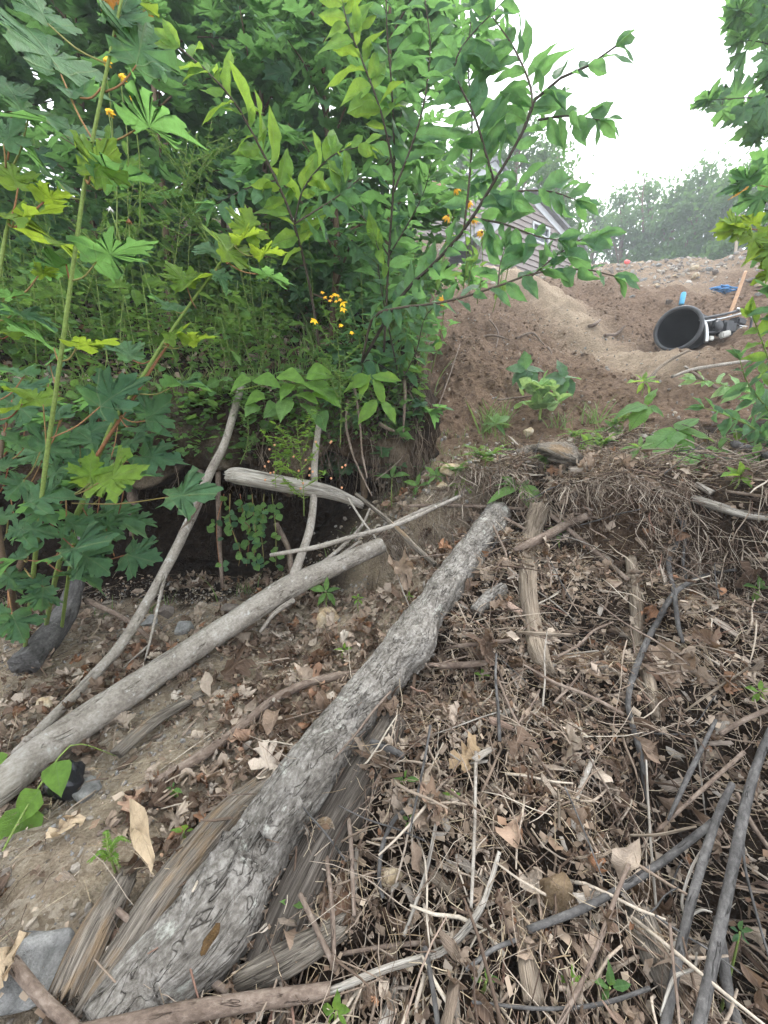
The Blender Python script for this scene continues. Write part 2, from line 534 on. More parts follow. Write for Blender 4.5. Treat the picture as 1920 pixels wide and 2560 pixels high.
m_twig('root', [(0, (.07, .05, .036)), (.5, (.16, .12, .09)), (1, (.27, .21, .16))])
m_twig('pebble', [(0, (.16, .135, .115)), (.35, (.27, .24, .205)), (.6, (.24, .24, .235)), (.8, (.36, .29, .21)), (1, (.44, .41, .37))])
m_dead('dead_leaf', [(0, (.07, .046, .034)), (.22, (.17, .118, .086)), (.45, (.32, .245, .185)), (.68, (.52, .435, .35)), (.80, (.11, .075, .056)), (.88, (.31, .16, .09)), (.94, (.42, .33, .26)), (1, (.60, .53, .45))])
m_dead('dead_tan', [(0, (.42, .30, .18)), (1, (.56, .44, .30))], .2)
m_leaf('maple', (.034, .092, .060), (.098, .200, .098), (.26, .52, .13), 'palm', (.28, .38, .17), .42)
m_leaf('maple_lime', (.11, .22, .035), (.16, .27, .04), (.46, .62, .06), 'palm', (.32, .42, .12), .45)
m_leaf('cherry', (.036, .100, .062), (.105, .212, .105), (.26, .52, .14), 'pin', (.22, .34, .15), .42)
m_leaf('cherry_lime', (.11, .235, .045), (.15, .29, .05), (.42, .62, .08), 'pin', (.30, .42, .15), .42)
m_leaf('weed', (.055, .135, .045), (.13, .24, .065), (.30, .50, .09), 'pin', None, .35)
m_leaf('nettle', (.085, .20, .055), (.12, .26, .06), (.36, .56, .09), 'pin', (.06, .14, .04), .35, .55, .4, None, 4.2, .75)
m_leaf('woolly', (.26, .40, .20), (.20, .40, .12), (.42, .58, .18), 'pin', (.42, .54, .32), .3, .75)
m_leaf('autumn', (.45, .17, .03), (.50, .30, .05), (.7, .35, .05), 'palm', (.5, .3, .1), .4)
m_leaf('far_leaf', (.028, .075, .032), (.080, .165, .060), (.20, .38, .08), 'pin', None, .3, .6)
m_leaf('grass_blade', (.06, .125, .035), (.15, .22, .07), (.28, .42, .09), 'pin', None, .3, .5, .3)
m_twig('green_stem', [(0, (.17, .24, .06)), (1, (.22, .29, .09))])
m_twig('red_stem', [(0, (.25, .10, .06)), (.5, (.30, .17, .08)), (1, (.22, .24, .08))])
m_twig('dark_stem', [(0, (.05, .042, .032)), (1, (.10, .08, .06))])
m_twig('brown_stem', [(0, (.11, .075, .05)), (1, (.18, .13, .09))])
m_plain('petal_yellow', (.85, .50, .02), .5, .2, 0, 200, .15)
m_plain('petal_orange', (.82, .42, .03), .5, .2, 0, 200, .2)
m_plain('petal_white', (.75, .72, .70), .6, .2, 0, 200, .1)
m_plain('flower_brown', (.20, .09, .04), .8, .1, 0, 300, .3)
m_plain('fruit_peach', (.62, .30, .16), .6, .3, 0, 100, .2)
m_plain('black_plastic', (.009, .010, .013), .6, .15, 0, 25, .3, .15, .004)
m_plain('drum_rim', (.075, .078, .085), .5, .4, 0, 30, .35, .2, .003)
m_plain('bag_plastic', (.010, .011, .014), .22, .5, 0, 14, .3, .5, .01)
m_plain('steel', (.55, .56, .57), .35, .5, .85, 60, .2)
m_plain('engine_dark', (.035, .036, .04), .45, .4, .2, 40, .4)
m_plain('engine_pale', (.55, .54, .50), .5, .4, 0, 30, .2)
m_plain('handle_wood', (.44, .27, .16), .6, .3, 0, 25, .25)
m_plain('can_blue', (.10, .38, .62), .35, .5, .3, 30, .3)
m_plain('rope_blue', (.05, .17, .36), .7, .2, 0, 150, .5)
m_plain('marker_pink', (.85, .16, .16), .6, .3, 0, 60, .15)
m_plain('siding', (.25, .215, .20), .6, .3, 0, 12, .07)
m_plain('trim_white', (.48, .50, .52), .5, .3, 0, 10, .06)
m_plain('roofing', (.20, .20, .21), .9, .2, 0, 40, .3)
m_plain('glass_dark', (.02, .03, .04), .08, .6, 0, 4, .2)
m_plain('brick_red', (.42, .21, .16), .85, .2, 0, 30, .3)
m_plain('mortar', (.4, .38, .35), .9, .2, 0, 60, .2)
m_plain('moss', (.09, .055, .025), .95, .1, 0, 150, .5, .8, .01)
m_stone('stone_tan', (.34, .22, .11), (.46, .37, .25), (.56, .50, .40), 9)
m_stone('stone_grey', (.13, .13, .125), (.25, .248, .24), (.40, .395, .38), 22)
m_stone('stone_brown', (.14, .095, .055), (.20, .145, .09), (.27, .20, .13), 20)
m_stone('stone_dark', (.09, .075, .065), (.17, .145, .125), (.24, .2, .17), 10)

# ---------------------------------------------------------------- terrain: wash, debris heap, soil gully, crest, plateau
CTRL = [(-500, 2560, .74), (0, 2560, .74), (640, 2560, .75), (1280, 2560, .74), (1920, 2560, .80), (2500, 2560, .8),
        (-300, 2200, .98), (0, 2200, .97), (640, 2200, .96), (1280, 2200, .92), (1920, 2200, .95),
        (-300, 1900, 1.40), (100, 1900, 1.38), (640, 1900, 1.28), (1280, 1900, 1.17), (1900, 1900, 1.10), (2400, 1900, 1.1),
        (-200, 1700, 1.8), (150, 1700, 1.78), (640, 1700, 1.72), (1000, 1700, 1.6), (1280, 1700, 1.45), (1900, 1700, 1.33), (2400, 1700, 1.3),
        (-100, 1560, 2.3), (200, 1550, 2.3), (640, 1520, 2.35), (900, 1500, 2.2), (1280, 1500, 1.72), (1900, 1500, 1.42), (2400, 1500, 1.35),
        (-200, 1500, 2.75), (300, 1475, 2.75), (700, 1440, 2.8), (930, 1390, 2.75),
        (1290, 1350, 2.14), (1600, 1330, 1.88), (1900, 1330, 1.64), (2400, 1330, 1.5),
        (1080, 1255, 2.6), (1300, 1230, 2.5), (1600, 1225, 2.25), (1900, 1225, 1.95),
        (930, 1200, 3.1), (1100, 1150, 3.1), (1300, 1110, 3.15), (1600, 1090, 2.9), (1900, 1100, 2.5), (2300, 1100, 2.3),
        (1120, 1030, 3.7), (1300, 1010, 3.75), (1600, 1000, 3.65), (1900, 1000, 3.3),
        (1150, 920, 4.3), (1400, 910, 4.35), (1600, 893, 4.35), (1750, 872, 4.3), (1900, 860, 4.1),
        (1470, 880, 5.0), (1640, 880, 4.95), (1850, 850, 5.0),
        (1180, 820, 5.4), (1420, 800, 6.0), (1600, 760, 6.3), (1850, 740, 6.3),
        (1200, 745, 6.8), (1300, 725, 7.2), (1500, 705, 8.4), (1700, 705, 8.4), (1900, 730, 7.8),
        (1250, 685, 9), (1480, 670, 10.5), (1600, 661, 11), (1750, 668, 10.6), (1900, 692, 9.6), (2300, 760, 8)]
pts = np.array([W(*c) for c in CTRL])
extra = [(-6, -2, -.1), (0, -2, -.25), (6, -2, .1), (-7, 1, 0.1), (-6, 2.6, .2), (-3, 3.2, .25), (-1, 3.6, .4), (6, 1, .4), (6, 3, 1.5), (7, 6, 3.6), (-.3, 4.5, 1.2), (0, 7, 3.4),
         (0, 10, 5.5), (-4, 5, 1.5), (-8, 5, 1.5), (-6, 9, 5.2), (9, 9, 5.8),
         (-12, 14, 6.6), (-5, 14, 6.6), (0, 14, 6.6), (5, 14, 6.6), (12, 14, 6.6), (-12, 24, 6.7), (0, 24, 6.7), (12, 24, 6.7), (20, 14, 6.6), (20, 30, 6.8), (-20, 30, 6.8), (0, 45, 6.8)]
pts = np.vstack([pts, np.array(extra, float)])

def tps(r2):
    return 0.5 * r2 * np.log(r2 + 1e-9)
XY, Z = pts[:, :2], pts[:, 2]
n = len(XY)
K = tps(((XY[:, None] - XY[None]) ** 2).sum(-1)) + np.eye(n) * 0.02
Pm = np.c_[np.ones(n), XY]
sol = np.linalg.solve(np.block([[K, Pm], [Pm.T, np.zeros((3, 3))]]), np.r_[Z, 0, 0, 0])
wq, aq = sol[:n], sol[n:]

def floor_h(x, y):
    sh = np.shape(x)
    q = np.c_[np.ravel(x), np.ravel(y)]
    out = np.empty(len(q))
    for s in range(0, len(q), 20000):
        c = q[s:s + 20000]
        out[s:s + 20000] = tps(((c[:, None] - XY[None]) ** 2).sum(-1)) @ wq + aq[0] + c @ aq[1:]
    return out.reshape(sh)

LIP = np.array([(-6, 1.2), (-4.5, 1.55), (-3.2, 1.85), (-1.9, 2.25), (-1.05, 2.5), (-.4, 2.72), (.22, 2.95), (.36, 3.25), (.44, 4.0), (.62, 5.4), (1.0, 7.3), (1.5, 10)], float)
LIP_TOP = np.array([.30, .30, .32, .34, .40, .48, .62, .85, 1.25, 1.95, 3.2, 5.2]) + 1.1
LIP_BOT = np.array([-.25, -.25, -.22, -.16, -.12, -.08, -.05, .1, .6, 1.2, 2.2, 4.4]) + 1.1
LIP_REC = np.array([.8, .8, .9, .9, .75, .5, .16, .05, .04, .04, .04, .04])

FRONT = np.vstack([LIP[:7], [[6.0, 4.6]]])

def lip_dist(x, y, LIP=LIP):
    """signed distance inward from the bank's lip, and arc parameter (vertex units)"""
    q = np.stack([np.ravel(x), np.ravel(y)], -1)
    best = np.full(len(q), 1e9); sg = np.zeros(len(q)); par = np.zeros(len(q))
    for i in range(len(LIP) - 1):
        a, b = LIP[i], LIP[i + 1]
        ab = b - a
        t = np.clip(((q - a) @ ab) / ab.dot(ab), 0, 1)
        c = a + t[:, None] * ab
        d = np.linalg.norm(q - c, axis=1)
        cr = ab[0] * (q[:, 1] - a[1]) - ab[1] * (q[:, 0] - a[0])
        m = d < best
        best[m], sg[m], par[m] = d[m], np.sign(cr[m]), (i + t)[m]
    sh = np.shape(x)
    return (best * sg).reshape(sh), par.reshape(sh)

def height(x, y, rough=True):
    f = floor_h(x, y)
    d, s = lip_dist(x, y)
    idx = np.arange(len(LIP))
    df, sf = lip_dist(x, y, FRONT)
    top = np.interp(np.minimum(sf, 6), idx, LIP_TOP) + np.clip(df, 0, 20) * .66
    top = np.minimum(top, 6.6 + .01 * d)
    rec = np.interp(s, idx, LIP_REC)
    k = smooth((d - rec) / .16)
    z = f * (1 - k) + np.maximum(top, f) * k
    if rough:
        P = np.stack([x, y, np.zeros_like(x)], -1)
        r = np.hypot(x, y)
        pile = heap_mask(x, y)
        z = z + fbm(P * 2.2, 3, 3) * .035 + fbm(P * 9, 3, 5) * (.010 + .035 * pile) + pile * fbm(P * 21, 2, 6) * .018 + smooth((y - 2.9) / .6) * (fbm(P * 2.6, 3, 60) * .07 + fbm(P * 5, 3, 61) * .045 + np.abs(fbm(P * 10, 3, 63)) * .035 + np.abs(fbm(P * 24, 3, 64)) * .018 - .05 * np.abs(fbm(P * np.array([1.1, 3.2, 1]), 3, 66))) + np.clip(r / 6, 0, 1) * fbm(P * 1.1, 4, 9) * .12 * (1 - .7 * smooth((r - 9) / 4))
        for hx, hy, hd, hr, hz in HOLES:
            q = W(hx, hy, hd)
            z = z - hz * np.exp(-(((x - q[0]) ** 2 + (y - q[1]) ** 2) / hr ** 2) ** 1.5)
        # matted crest of the heap: a raised edge with a hollow in front of it
        dl, sl = lip_dist(x, y, EDGE)
        dl = dl + .05 * fbm(P * 4, 2, 71)
        z = z + .20 * smooth(dl / .07 + .5) * np.exp(-(np.maximum(dl, 0) / .5) ** 2) - .21 * np.exp(-((dl + .12) / .11) ** 2) * (x > -.1)
        z = z + pile * (fbm(P * 3.1, 3, 73) * .05)
        # sandy spoil ridge that runs down the gully
        a, b = RIDGE
        t = np.clip(((x - a[0]) * (b - a)[0] + (y - a[1]) * (b - a)[1]) / (b - a).dot(b - a), 0, 1)
        dd = np.hypot(x - a[0] - t * (b - a)[0], y - a[1] - t * (b - a)[1])
        z = z + .16 * np.exp(-(dd / .28) ** 2) * smooth(t * 8) * smooth((1 - t) * 8)
    return z

EDGE = np.array([W(950, 1340, 2.5), W(1060, 1292, 2.46), W(1240, 1272, 2.42), W(1400, 1300, 2.17), W(1560, 1328, 1.93), W(1720, 1322, 1.8), W(1920, 1370, 1.56), W(2300, 1420, 1.42)])[:, :2]
HOLES = [(1440, 1665, 1.60, .13, .22), (1530, 1640, 1.66, .10, .16), (1870, 2330, .98, .25, .42), (1175, 815, 5.6, .40, .30), (1500, 1390, 1.85, .10, .12), (1760, 1370, 1.66, .12, .14), (1600, 1560, 1.5, .10, .10), (1720, 1880, 1.12, .10, .10),
         (1694, 838, 4.85, .34, .22), (1694, 838, 5.3, .3, .3), (1350, 1300, 2.35, .10, .14), (1140, 1340, 2.3, .09, .15), (1020, 1360, 2.45, .12, .14), (900, 1900, 1.30, .08, .08)]
RIDGE = (W(1270, 690, 8.2)[:2], W(1535, 892, 4.95)[:2])
LOGA, LOGB = np.array([-.55, .62]), np.array([.62, 2.35])

def heap_mask(x, y):
    """1 on the brush heap right of the long log, 0 in the wash and on bare soil"""
    cr = (LOGB - LOGA)[0] * (y - LOGA[1]) - (LOGB - LOGA)[1] * (x - LOGA[0])
    right = smooth((-cr / 2.1 + .12) / .2)
    return right * smooth((3.05 - y) / .35)

# warped grid: fine close by, coarse far off
def axis(lo, hi, n, c, k):
    u = np.linspace(math.asinh((lo - c) * k), math.asinh((hi - c) * k), n)
    return c + np.sinh(u) / k
GX = axis(-60, 60, 640, 0.4, 1.1)
GY = axis(-8, 120, 720, 2.4, .8)
gx, gy = np.meshgrid(GX, GY)
gz = height(gx, gy)
gd, gs = lip_dist(gx, gy)

def bil(A, x, y):
    i = np.clip(np.searchsorted(GX, x) - 1, 0, len(GX) - 2)
    j = np.clip(np.searchsorted(GY, y) - 1, 0, len(GY) - 2)
    u = (x - GX[i]) / (GX[i + 1] - GX[i]); v = (y - GY[j]) / (GY[j + 1] - GY[j])
    return A[j, i] * (1 - u) * (1 - v) + A[j, i + 1] * u * (1 - v) + A[j + 1, i] * (1 - u) * v + A[j + 1, i + 1] * u * v

def H(x, y):
    return bil(gz, np.asarray(x, float), np.asarray(y, float))

def Hn(x, y, e=.03):
    nx = -(H(x + e, y) - H(x - e, y)) / (2 * e)
    ny = -(H(x, y + e) - H(x, y - e)) / (2 * e)
    v = np.stack([nx, ny, np.ones_like(nx)], -1)
    return v / np.linalg.norm(v, axis=-1, keepdims=True)

def G(px, py, lift=0.0, near=.45, far=16.0):
    """ground point seen at a place in the frame, lifted upwards"""
    r = ray(px, py)
    d = np.exp(np.linspace(math.log(near), math.log(far), 700))
    p = CAM + d[:, None] * r
    below = p[:, 2] < H(p[:, 0], p[:, 1]) + lift
    if not below.any(): return p[-1]
    return p[max(int(np.argmax(below)) - 1, 0)]

def GW(px, py, d, lift):
    """the point at distance d, or nearer if the ground plus lift comes first"""
    g = G(px, py, lift)
    q = W(px, py, d)
    return g if depth(g) < d else q

def depth(p):
    v = np.asarray(p) - CAM
    return v[1] * CP + v[2] * SP

# soil kinds: reddish loam up the gully, pale sand and grit in the wash, humus in the heap, darkened to paint shade into its gaps
P3 = np.stack([gx, gy, np.zeros_like(gx)], -1)
nz = fbm(P3 * 1.6, 4, 21)
heap = heap_mask(gx, gy)
loam = smooth((gy - 2.75 + nz * .25) / .5)
cr_ = (LOGB - LOGA)[0] * (gy - LOGA[1]) - (LOGB - LOGA)[1] * (gx - LOGA[0])
wash = smooth((cr_ / 2.1 + .05) / .25) * smooth((2.62 - gy + nz * .2) / .3) * (gd < .15)
a, b = RIDGE
t_ = np.clip(((gx - a[0]) * (b - a)[0] + (gy - a[1]) * (b - a)[1]) / (b - a).dot(b - a), -.2, 1.2)
dd_ = np.hypot(gx - a[0] - t_ * (b - a)[0], gy - a[1] - t_ * (b - a)[1])
ridge = np.exp(-(dd_ / .42) ** 2) * .72
far_sand = smooth((gy - 7.5 + nz) / 2.5) * .35
edge_sand = np.exp(-((gx - .28) / .45) ** 2 - ((gy - 2.75) / .35) ** 2)
sand = np.clip(wash * (1.3 + .5 * nz) + ridge * (.9 + .3 * nz) + far_sand + .8 * edge_sand, 0, 1)
sand = sand * (1 - smooth((gd - .02) / .2) * (gs < 7))
hum_bank = smooth((gd - .02) / .2)
loam = np.clip(loam * (1 - .75 * hum_bank), 0, 1)
loam = loam * (1 - (gd > -.05) * (gs < 6.3))  # recess takes the darkest soil colour, painting in the undercut's shade
loam = np.clip(loam + .45 * heap * smooth((nz + .1) / .5) * smooth((gy - 1.2) / 1.0), 0, 1)
ny_, nx_ = gx.shape
ii = (np.arange(ny_ - 1)[:, None] * nx_ + np.arange(nx_ - 1)[None]).ravel()
quads = np.stack([ii, ii + 1, ii + nx_ + 1, ii + nx_], -1)
ground = link('ground', mesh_np('ground', np.stack([gx, gy, gz], -1).reshape(-1, 3), quads, M['soil'],
              {'loam': loam.ravel(), 'sand': sand.ravel(), 'grit': np.clip(wash + edge_sand + far_sand, 0, 1).ravel()}))
tag(ground, 'steep eroded hillside of brown soil, sand and humus', kind='structure')

# overhanging soil lip of the cut bank on the left
NS = 300
sA = np.linspace(0.6, 6.75, NS)
idx = np.arange(len(LIP))
def lipP(s):
    c = resample(np.c_[LIP, np.zeros(len(LIP))], 400)[:, :2]
    L = np.r_[0, np.cumsum(np.linalg.norm(np.diff(c, axis=0), axis=1))]
    Lv = np.array([L[np.argmin(((c - p) ** 2).sum(1))] for p in LIP])
    l = np.interp(s, idx, Lv)
    return np.stack([np.interp(l, L, c[:, 0]), np.interp(l, L, c[:, 1])], -1)
lp = lipP(sA)
tg = np.gradient(lp, axis=0); tg /= np.linalg.norm(tg, axis=1)[:, None]
inw = np.stack([-tg[:, 1], tg[:, 0]], -1)
top_, bot_, rec_ = (np.interp(sA, idx, q) for q in (LIP_TOP, LIP_BOT, LIP_REC))
# a lump of soil hangs lower near the creeping plant, the roof rises either side
bot_ = bot_ - .20 * np.exp(-((sA - 4.6) / .16) ** 2) + .10 * np.exp(-((sA - 5.05) / .16) ** 2) - .25 * np.exp(-((sA - 6.25) / .3) ** 2)
prof = []
for f_, zf in [(1.3, .30), (1.0, .16), (.7, .07), (.4, .02), (.18, -.01), (.06, .0)]:
    prof.append((rec_ * f_, bot_ + zf * .5))
for t in np.linspace(.04, .94, 16):
    prof.append((.02 + .035 * np.sin(t * 9 + sA * 4) + .05 * t * t, bot_ + (top_ - bot_) * t))
for o in (.10, .18, .3, .45, .62):
    prof.append((o + 0 * sA, top_ + .62 * o - .01 + 0 * sA))
prof.append((rec_ + .35, top_ + .62 * (rec_ + .35) - .12))
PV = []
for o, z in prof:
    PV.append(np.c_[lp + inw * o[:, None], z])
PV = np.array(PV)
Pn = PV.reshape(-1, 3)
dis = fbm(Pn * 2.6, 4, 31) * .11 + fbm(Pn * 9, 3, 37) * .045 + np.abs(fbm(Pn * 22, 2, 39)) * .02
ow = np.repeat(-inw[None], len(prof), 0).reshape(-1, 2)
Pn = Pn + np.c_[ow * dis[:, None], fbm(Pn * 3.3 + 9, 4, 41) * .06 * (np.repeat(np.arange(len(prof)), NS) < 26)]
m_ = len(prof)
i0 = (np.arange(m_ - 1)[:, None] * NS + np.arange(NS - 1)[None]).ravel()
bq = np.stack([i0, i0 + NS, i0 + NS + 1, i0 + 1], -1)
facing = np.zeros((m_, NS)); facing[6:22] = 1  # only the face gets pale soil; dark lip roof is painted-in shade
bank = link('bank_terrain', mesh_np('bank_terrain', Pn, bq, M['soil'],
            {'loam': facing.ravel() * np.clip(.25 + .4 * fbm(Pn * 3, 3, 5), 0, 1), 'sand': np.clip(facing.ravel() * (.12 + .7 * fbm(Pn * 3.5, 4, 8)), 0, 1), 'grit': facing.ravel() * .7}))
tag(bank, 'undercut soil bank with an overhanging lip', kind='structure')

# ---------------------------------------------------------------- leaf shapes (unit length along Y, X across, Z up)
MAPLE_HALF = [(0, 0), (.10, -.07), (.24, -.11), (.36, -.05), (.49, -.03), (.41, .07), (.45, .16), (.28, .19), (.40, .27), (.51, .25), (.53, .34), (.69, .43), (.55, .47),
              (.54, .58), (.42, .53), (.31, .51), (.22, .45), (.23, .58), (.33, .68), (.21, .71), (.19, .83), (.09, .83), (0, 1.0)]
OAK_HALF = [(0, 0), (.06, .05), (.17, .10), (.10, .20), (.28, .26), (.33, .36), (.13, .40), (.12, .47), (.36, .55), (.37, .66), (.14, .68), (.17, .78), (.22, .86), (.08, .90), (0, 1.0)]

def lobed(half, ctr, fold, droop, ripple, seed, rings=(.45, .8, 1.0), roll=0.0, cup=0.0, mid=False):
    r = np.random.default_rng(seed)
    h = np.array(half)
    if mid:                                   # bowed margins between the teeth
        e = np.diff(h, axis=0)
        nn = np.c_[e[:, 1], -e[:, 0]]
        m2 = (h[1:] + h[:-1]) / 2 + nn * .10 * np.where(np.arange(len(e)) % 2, 1, -.8)[:, None]
        h = np.vstack([np.stack([h[:-1], m2], 1).reshape(-1, 2), h[-1:]])
    out = np.vstack([h, (h[1:-1] * [-1, 1])[::-1]])
    out = out * (1 + r.normal(size=(len(out), 1)) * .035) * np.array([r.uniform(.85, 1.12), 1]) + r.normal(size=out.shape) * .018 + np.c_[.10 * r.normal() * out[:, 1] ** 2, 0 * out[:, 1]]
    c = np.array([0, ctr])
    V2 = [c[None]] + [c + (out - c) * f for f in rings]
    V2 = np.vstack(V2)
    N = len(out); k = np.arange(N); k2 = (k + 1) % N
    T = np.stack([np.zeros(N, int), 1 + k, 1 + k2], -1)
    Qs = [np.stack([1 + j * N + k, 1 + (j + 1) * N + k, 1 + (j + 1) * N + k2, 1 + j * N + k2], -1) for j in range(len(rings) - 1)]
    return bend(V2, fold, droop, ripple, r, roll, cup), [T[:, ::-1]] + [q[:, ::-1] for q in Qs], np.c_[V2, np.zeros(len(V2))]

def bend(V2, fold, droop, ripple, r, roll=0.0, cup=0.0):
    u, v = V2[:, 0].copy(), V2[:, 1].copy()
    ph = r.random(4) * 6.28
    rad = np.hypot(u, v - .3)
    z = fold * np.abs(u) - droop * v ** 2 + ripple * rad * np.sin(np.arctan2(u, v - .3) * 5 + ph[0]) + ripple * .8 * np.sin(v * 7 + ph[1]) * u * 2 + cup * u * u
    X = np.stack([u, v, z], -1)
    if roll:
        k = roll * (1 + .5 * r.random())
        R = 1.0 / k
        a = u * k + .25 * np.sin(v * 4 + ph[2])
        X = np.stack([R * np.sin(a), v, R * (1 - np.cos(a)) - droop * v ** 2 + ripple * np.sin(v * 8 + ph[3]) * .3], -1)
        b = v * roll * .35
        X = np.stack([X[:, 0], X[:, 1] * np.cos(b * .5), X[:, 2] + np.sin(b) * .25], -1)
        q = X * 3.0 + ph[0] * 9
        X = X + .16 * np.stack([vn(q, 1), vn(q, 2), vn(q, 3)], -1) * min(1, ripple * 8) + .05 * np.stack([vn(q * 2.7, 4), vn(q * 2.7, 5), vn(q * 2.7, 6)], -1)
    return X

def ovate(width, peak, fold, droop, ripple, seed, rows=9, tip=1.4, wav=0.0, roll=0.0):
    r = np.random.default_rng(seed)
    t = np.linspace(0, 1, rows)
    w = width * (np.sin(math.pi * np.clip(t, 0, 1) ** peak) ** .85) * (1 - .25 * t ** 3)
    w = np.where(t > .8, w * (1 - .45 * (t - .8) / .2), w)
    w[0] = .012; w[-1] = .0
    cols = [-1, -.5, 0, .5, 1]
    V2, ph = [], r.random() * 6
    for tt, ww in zip(t, w):
        for c in cols:
            V2.append((c * ww * (1 + wav * math.sin(tt * 21 + ph) * abs(c)), tt))
    V2 = np.array(V2)
    n = len(cols)
    ii = (np.arange(rows - 1)[:, None] * n + np.arange(n - 1)[None]).ravel()
    Q = np.stack([ii, ii + 1, ii + n + 1, ii + n], -1)
    return bend(V2, fold, droop, ripple, r, roll), [Q], np.c_[V2, np.zeros(len(V2))]

SH = {}
SH['maple'] = [lobed(MAPLE_HALF, .24, .05 + .16 * (k % 3), .14 + .17 * (k % 3), .07 + .010 * k, 100 + k, mid=True) for k in range(12)]
SH['cherry'] = [ovate(.195 + .02 * (k % 3), .86, .20 + .16 * (k % 3), .06 + .16 * (k % 4), .10 + .03 * (k % 2), 200 + k, wav=.07, tip=1.4) for k in range(9)]
SH['nettle'] = [ovate(.29, .72, .16, .22 + .1 * k, .06, 300 + k, wav=.10, rows=13) for k in range(3)]
SH['weed'] = [ovate(.17 + .05 * k, .85, .2, .2, .06, 320 + k, rows=6) for k in range(3)]
SH['heart'] = [ovate(.36, .52, .2, .12 + .1 * k, .05, 340 + k) for k in range(3)]
SH['round'] = [ovate(.40, .9, .12, .1, .03, 360 + k, rows=6) for k in range(2)]
SH['far'] = [ovate(.30, .8, .15, .1, .1, 380 + k, rows=4) for k in range(3)]
SH['dead'] = ([lobed(OAK_HALF, .42, .1, .1, .12, 400 + k, (.5, 1.0), roll=1.8 + .9 * k) for k in range(4)] +
              [lobed(MAPLE_HALF, .24, .1, .2, .14, 420 + k, (.5, 1.0), roll=1.6 + 1.0 * k) for k in range(3)] +
              [ovate(.26, .85, .2, .2, .2, 440 + k, rows=7, roll=2.2 + .8 * k) for k in range(4)])

LEAF_ME = {}
def leaf_mesh(kind, mat, k):
    key = (kind, mat, k)
    if key not in LEAF_ME:
        V, F, lv = SH[kind][k % len(SH[kind])]
        LEAF_ME[key] = mesh_np(kind + '_leaf', V, F, M[mat], {'lv': lv})
    return LEAF_ME[key]

def scatter(kind, T, S, rnd):
    """T (n,4,4) placements, S (n,3) scales -> one B"""
    b = B()
    sh = SH[kind] if isinstance(kind, str) else kind
    pick = RNG.integers(0, len(sh), len(T))
    for k, (V, F, lv) in enumerate(sh):
        m = np.where(pick == k)[0]
        if not len(m): continue
        P = np.einsum('nij,nvj->nvi', T[m][:, :3, :3], V[None] * S[m][:, None, :]) + T[m][:, None, :3, 3]
        nv = len(V)
        Fs = [(np.asarray(f)[None] + (np.arange(len(m)) * nv)[:, None, None]).reshape(-1, np.asarray(f).shape[1]) for f in F]
        b.add(P.reshape(-1, 3), Fs, lv=np.tile(lv, (len(m), 1)), rnd=np.repeat(rnd[m], nv))
    return b

def frames(p, y, z):
    y = y / (np.linalg.norm(y, axis=1)[:, None] + 1e-12)
    x = np.cross(y, z); x /= np.linalg.norm(x, axis=1)[:, None] + 1e-12
    z = np.cross(x, y)
    T = np.zeros((len(p), 4, 4)); T[:, 3, 3] = 1
    T[:, :3, 0], T[:, :3, 1], T[:, :3, 2], T[:, :3, 3] = x, y, z, p
    return T

def ground_frames(x, y, lift, tilt, bias=0.0):
    nn = Hn(x, y)
    nn = nn + RNG.normal(size=nn.shape) * np.asarray(tilt)[..., None] if np.ndim(tilt) else nn + RNG.normal(size=nn.shape) * tilt
    a = RNG.random(len(x)) * 2 * math.pi
    a = np.where(RNG.random(len(x)) < bias, -math.pi / 2 + RNG.normal(size=len(x)) * .45, a)
    d = np.stack([np.cos(a), np.sin(a), RNG.normal(size=len(x)) * .1], -1)
    d = d - nn * (d * nn).sum(1)[:, None] / (nn * nn).sum(1)[:, None]
    return frames(np.stack([x, y, H(x, y) + lift], -1), d, nn)

def sample_xy(n, fn, rmin=.45, rmax=4.5, amax=75):
    """points on the slope with even area density, kept with probability fn(x, y)"""
    xs, ys = [], []
    tot = 0
    while tot < n:
        m = 4 * n
        r = np.sqrt(RNG.random(m) * (rmax ** 2 - rmin ** 2) + rmin ** 2)
        a = np.radians((RNG.random(m) * 2 - 1) * amax)
        x, y = r * np.sin(a), r * np.cos(a)
        k = RNG.random(m) < fn(x, y)
        xs.append(x[k]); ys.append(y[k]); tot += k.sum()
    return np.concatenate(xs)[:n], np.concatenate(ys)[:n]

def f_heap(x, y):
    return bil(heap, x, y)
def f_wash(x, y):
    d = bil(gd, x, y)
    return (1 - bil(heap, x, y)) * (d < .5) * (y < 2.85)
def f_all_low(x, y):
    return np.clip(f_heap(x, y) + f_wash(x, y), 0, 1)
def f_soil(x, y):
    return smooth((y - 2.7) / .4) * (bil(gd, x, y) < .0)

def patchy(x, y, s, seed, lo=.35, hi=.65):
    return smooth((fbm(np.stack([x * s, y * s, 0 * x], -1), 3, seed) * .5 + .5 - lo) / (hi - lo))

# leaf litter
x1, y1 = sample_xy(6800, f_heap, rmax=3.5)
x2, y2 = sample_xy(3600, lambda x, y: f_wash(x, y) * (.05 + .95 * patchy(x, y, 2.3, 77)), rmax=3.6)
x, y = np.r_[x1, x2], np.r_[y1, y2]
T = ground_frames(x, y, np.r_[RNG.random(len(x1)) ** 1.3 * .055, RNG.random(len(x2)) * .025] + .003, .8)
s = np.where(np.arange(len(x)) < len(x1), .018 + .055 * RNG.random(len(x)) ** 2.2, .028 + .07 * RNG.random(len(x)) ** 1.6)
tag(link('leaf_litter', scatter('dead', T, np.c_[s, s, s], RNG.random(len(x))).mesh('leaf_litter', M['dead_leaf'])),
    'brown dead leaves carpeting the wash and the brush heap', kind='stuff')

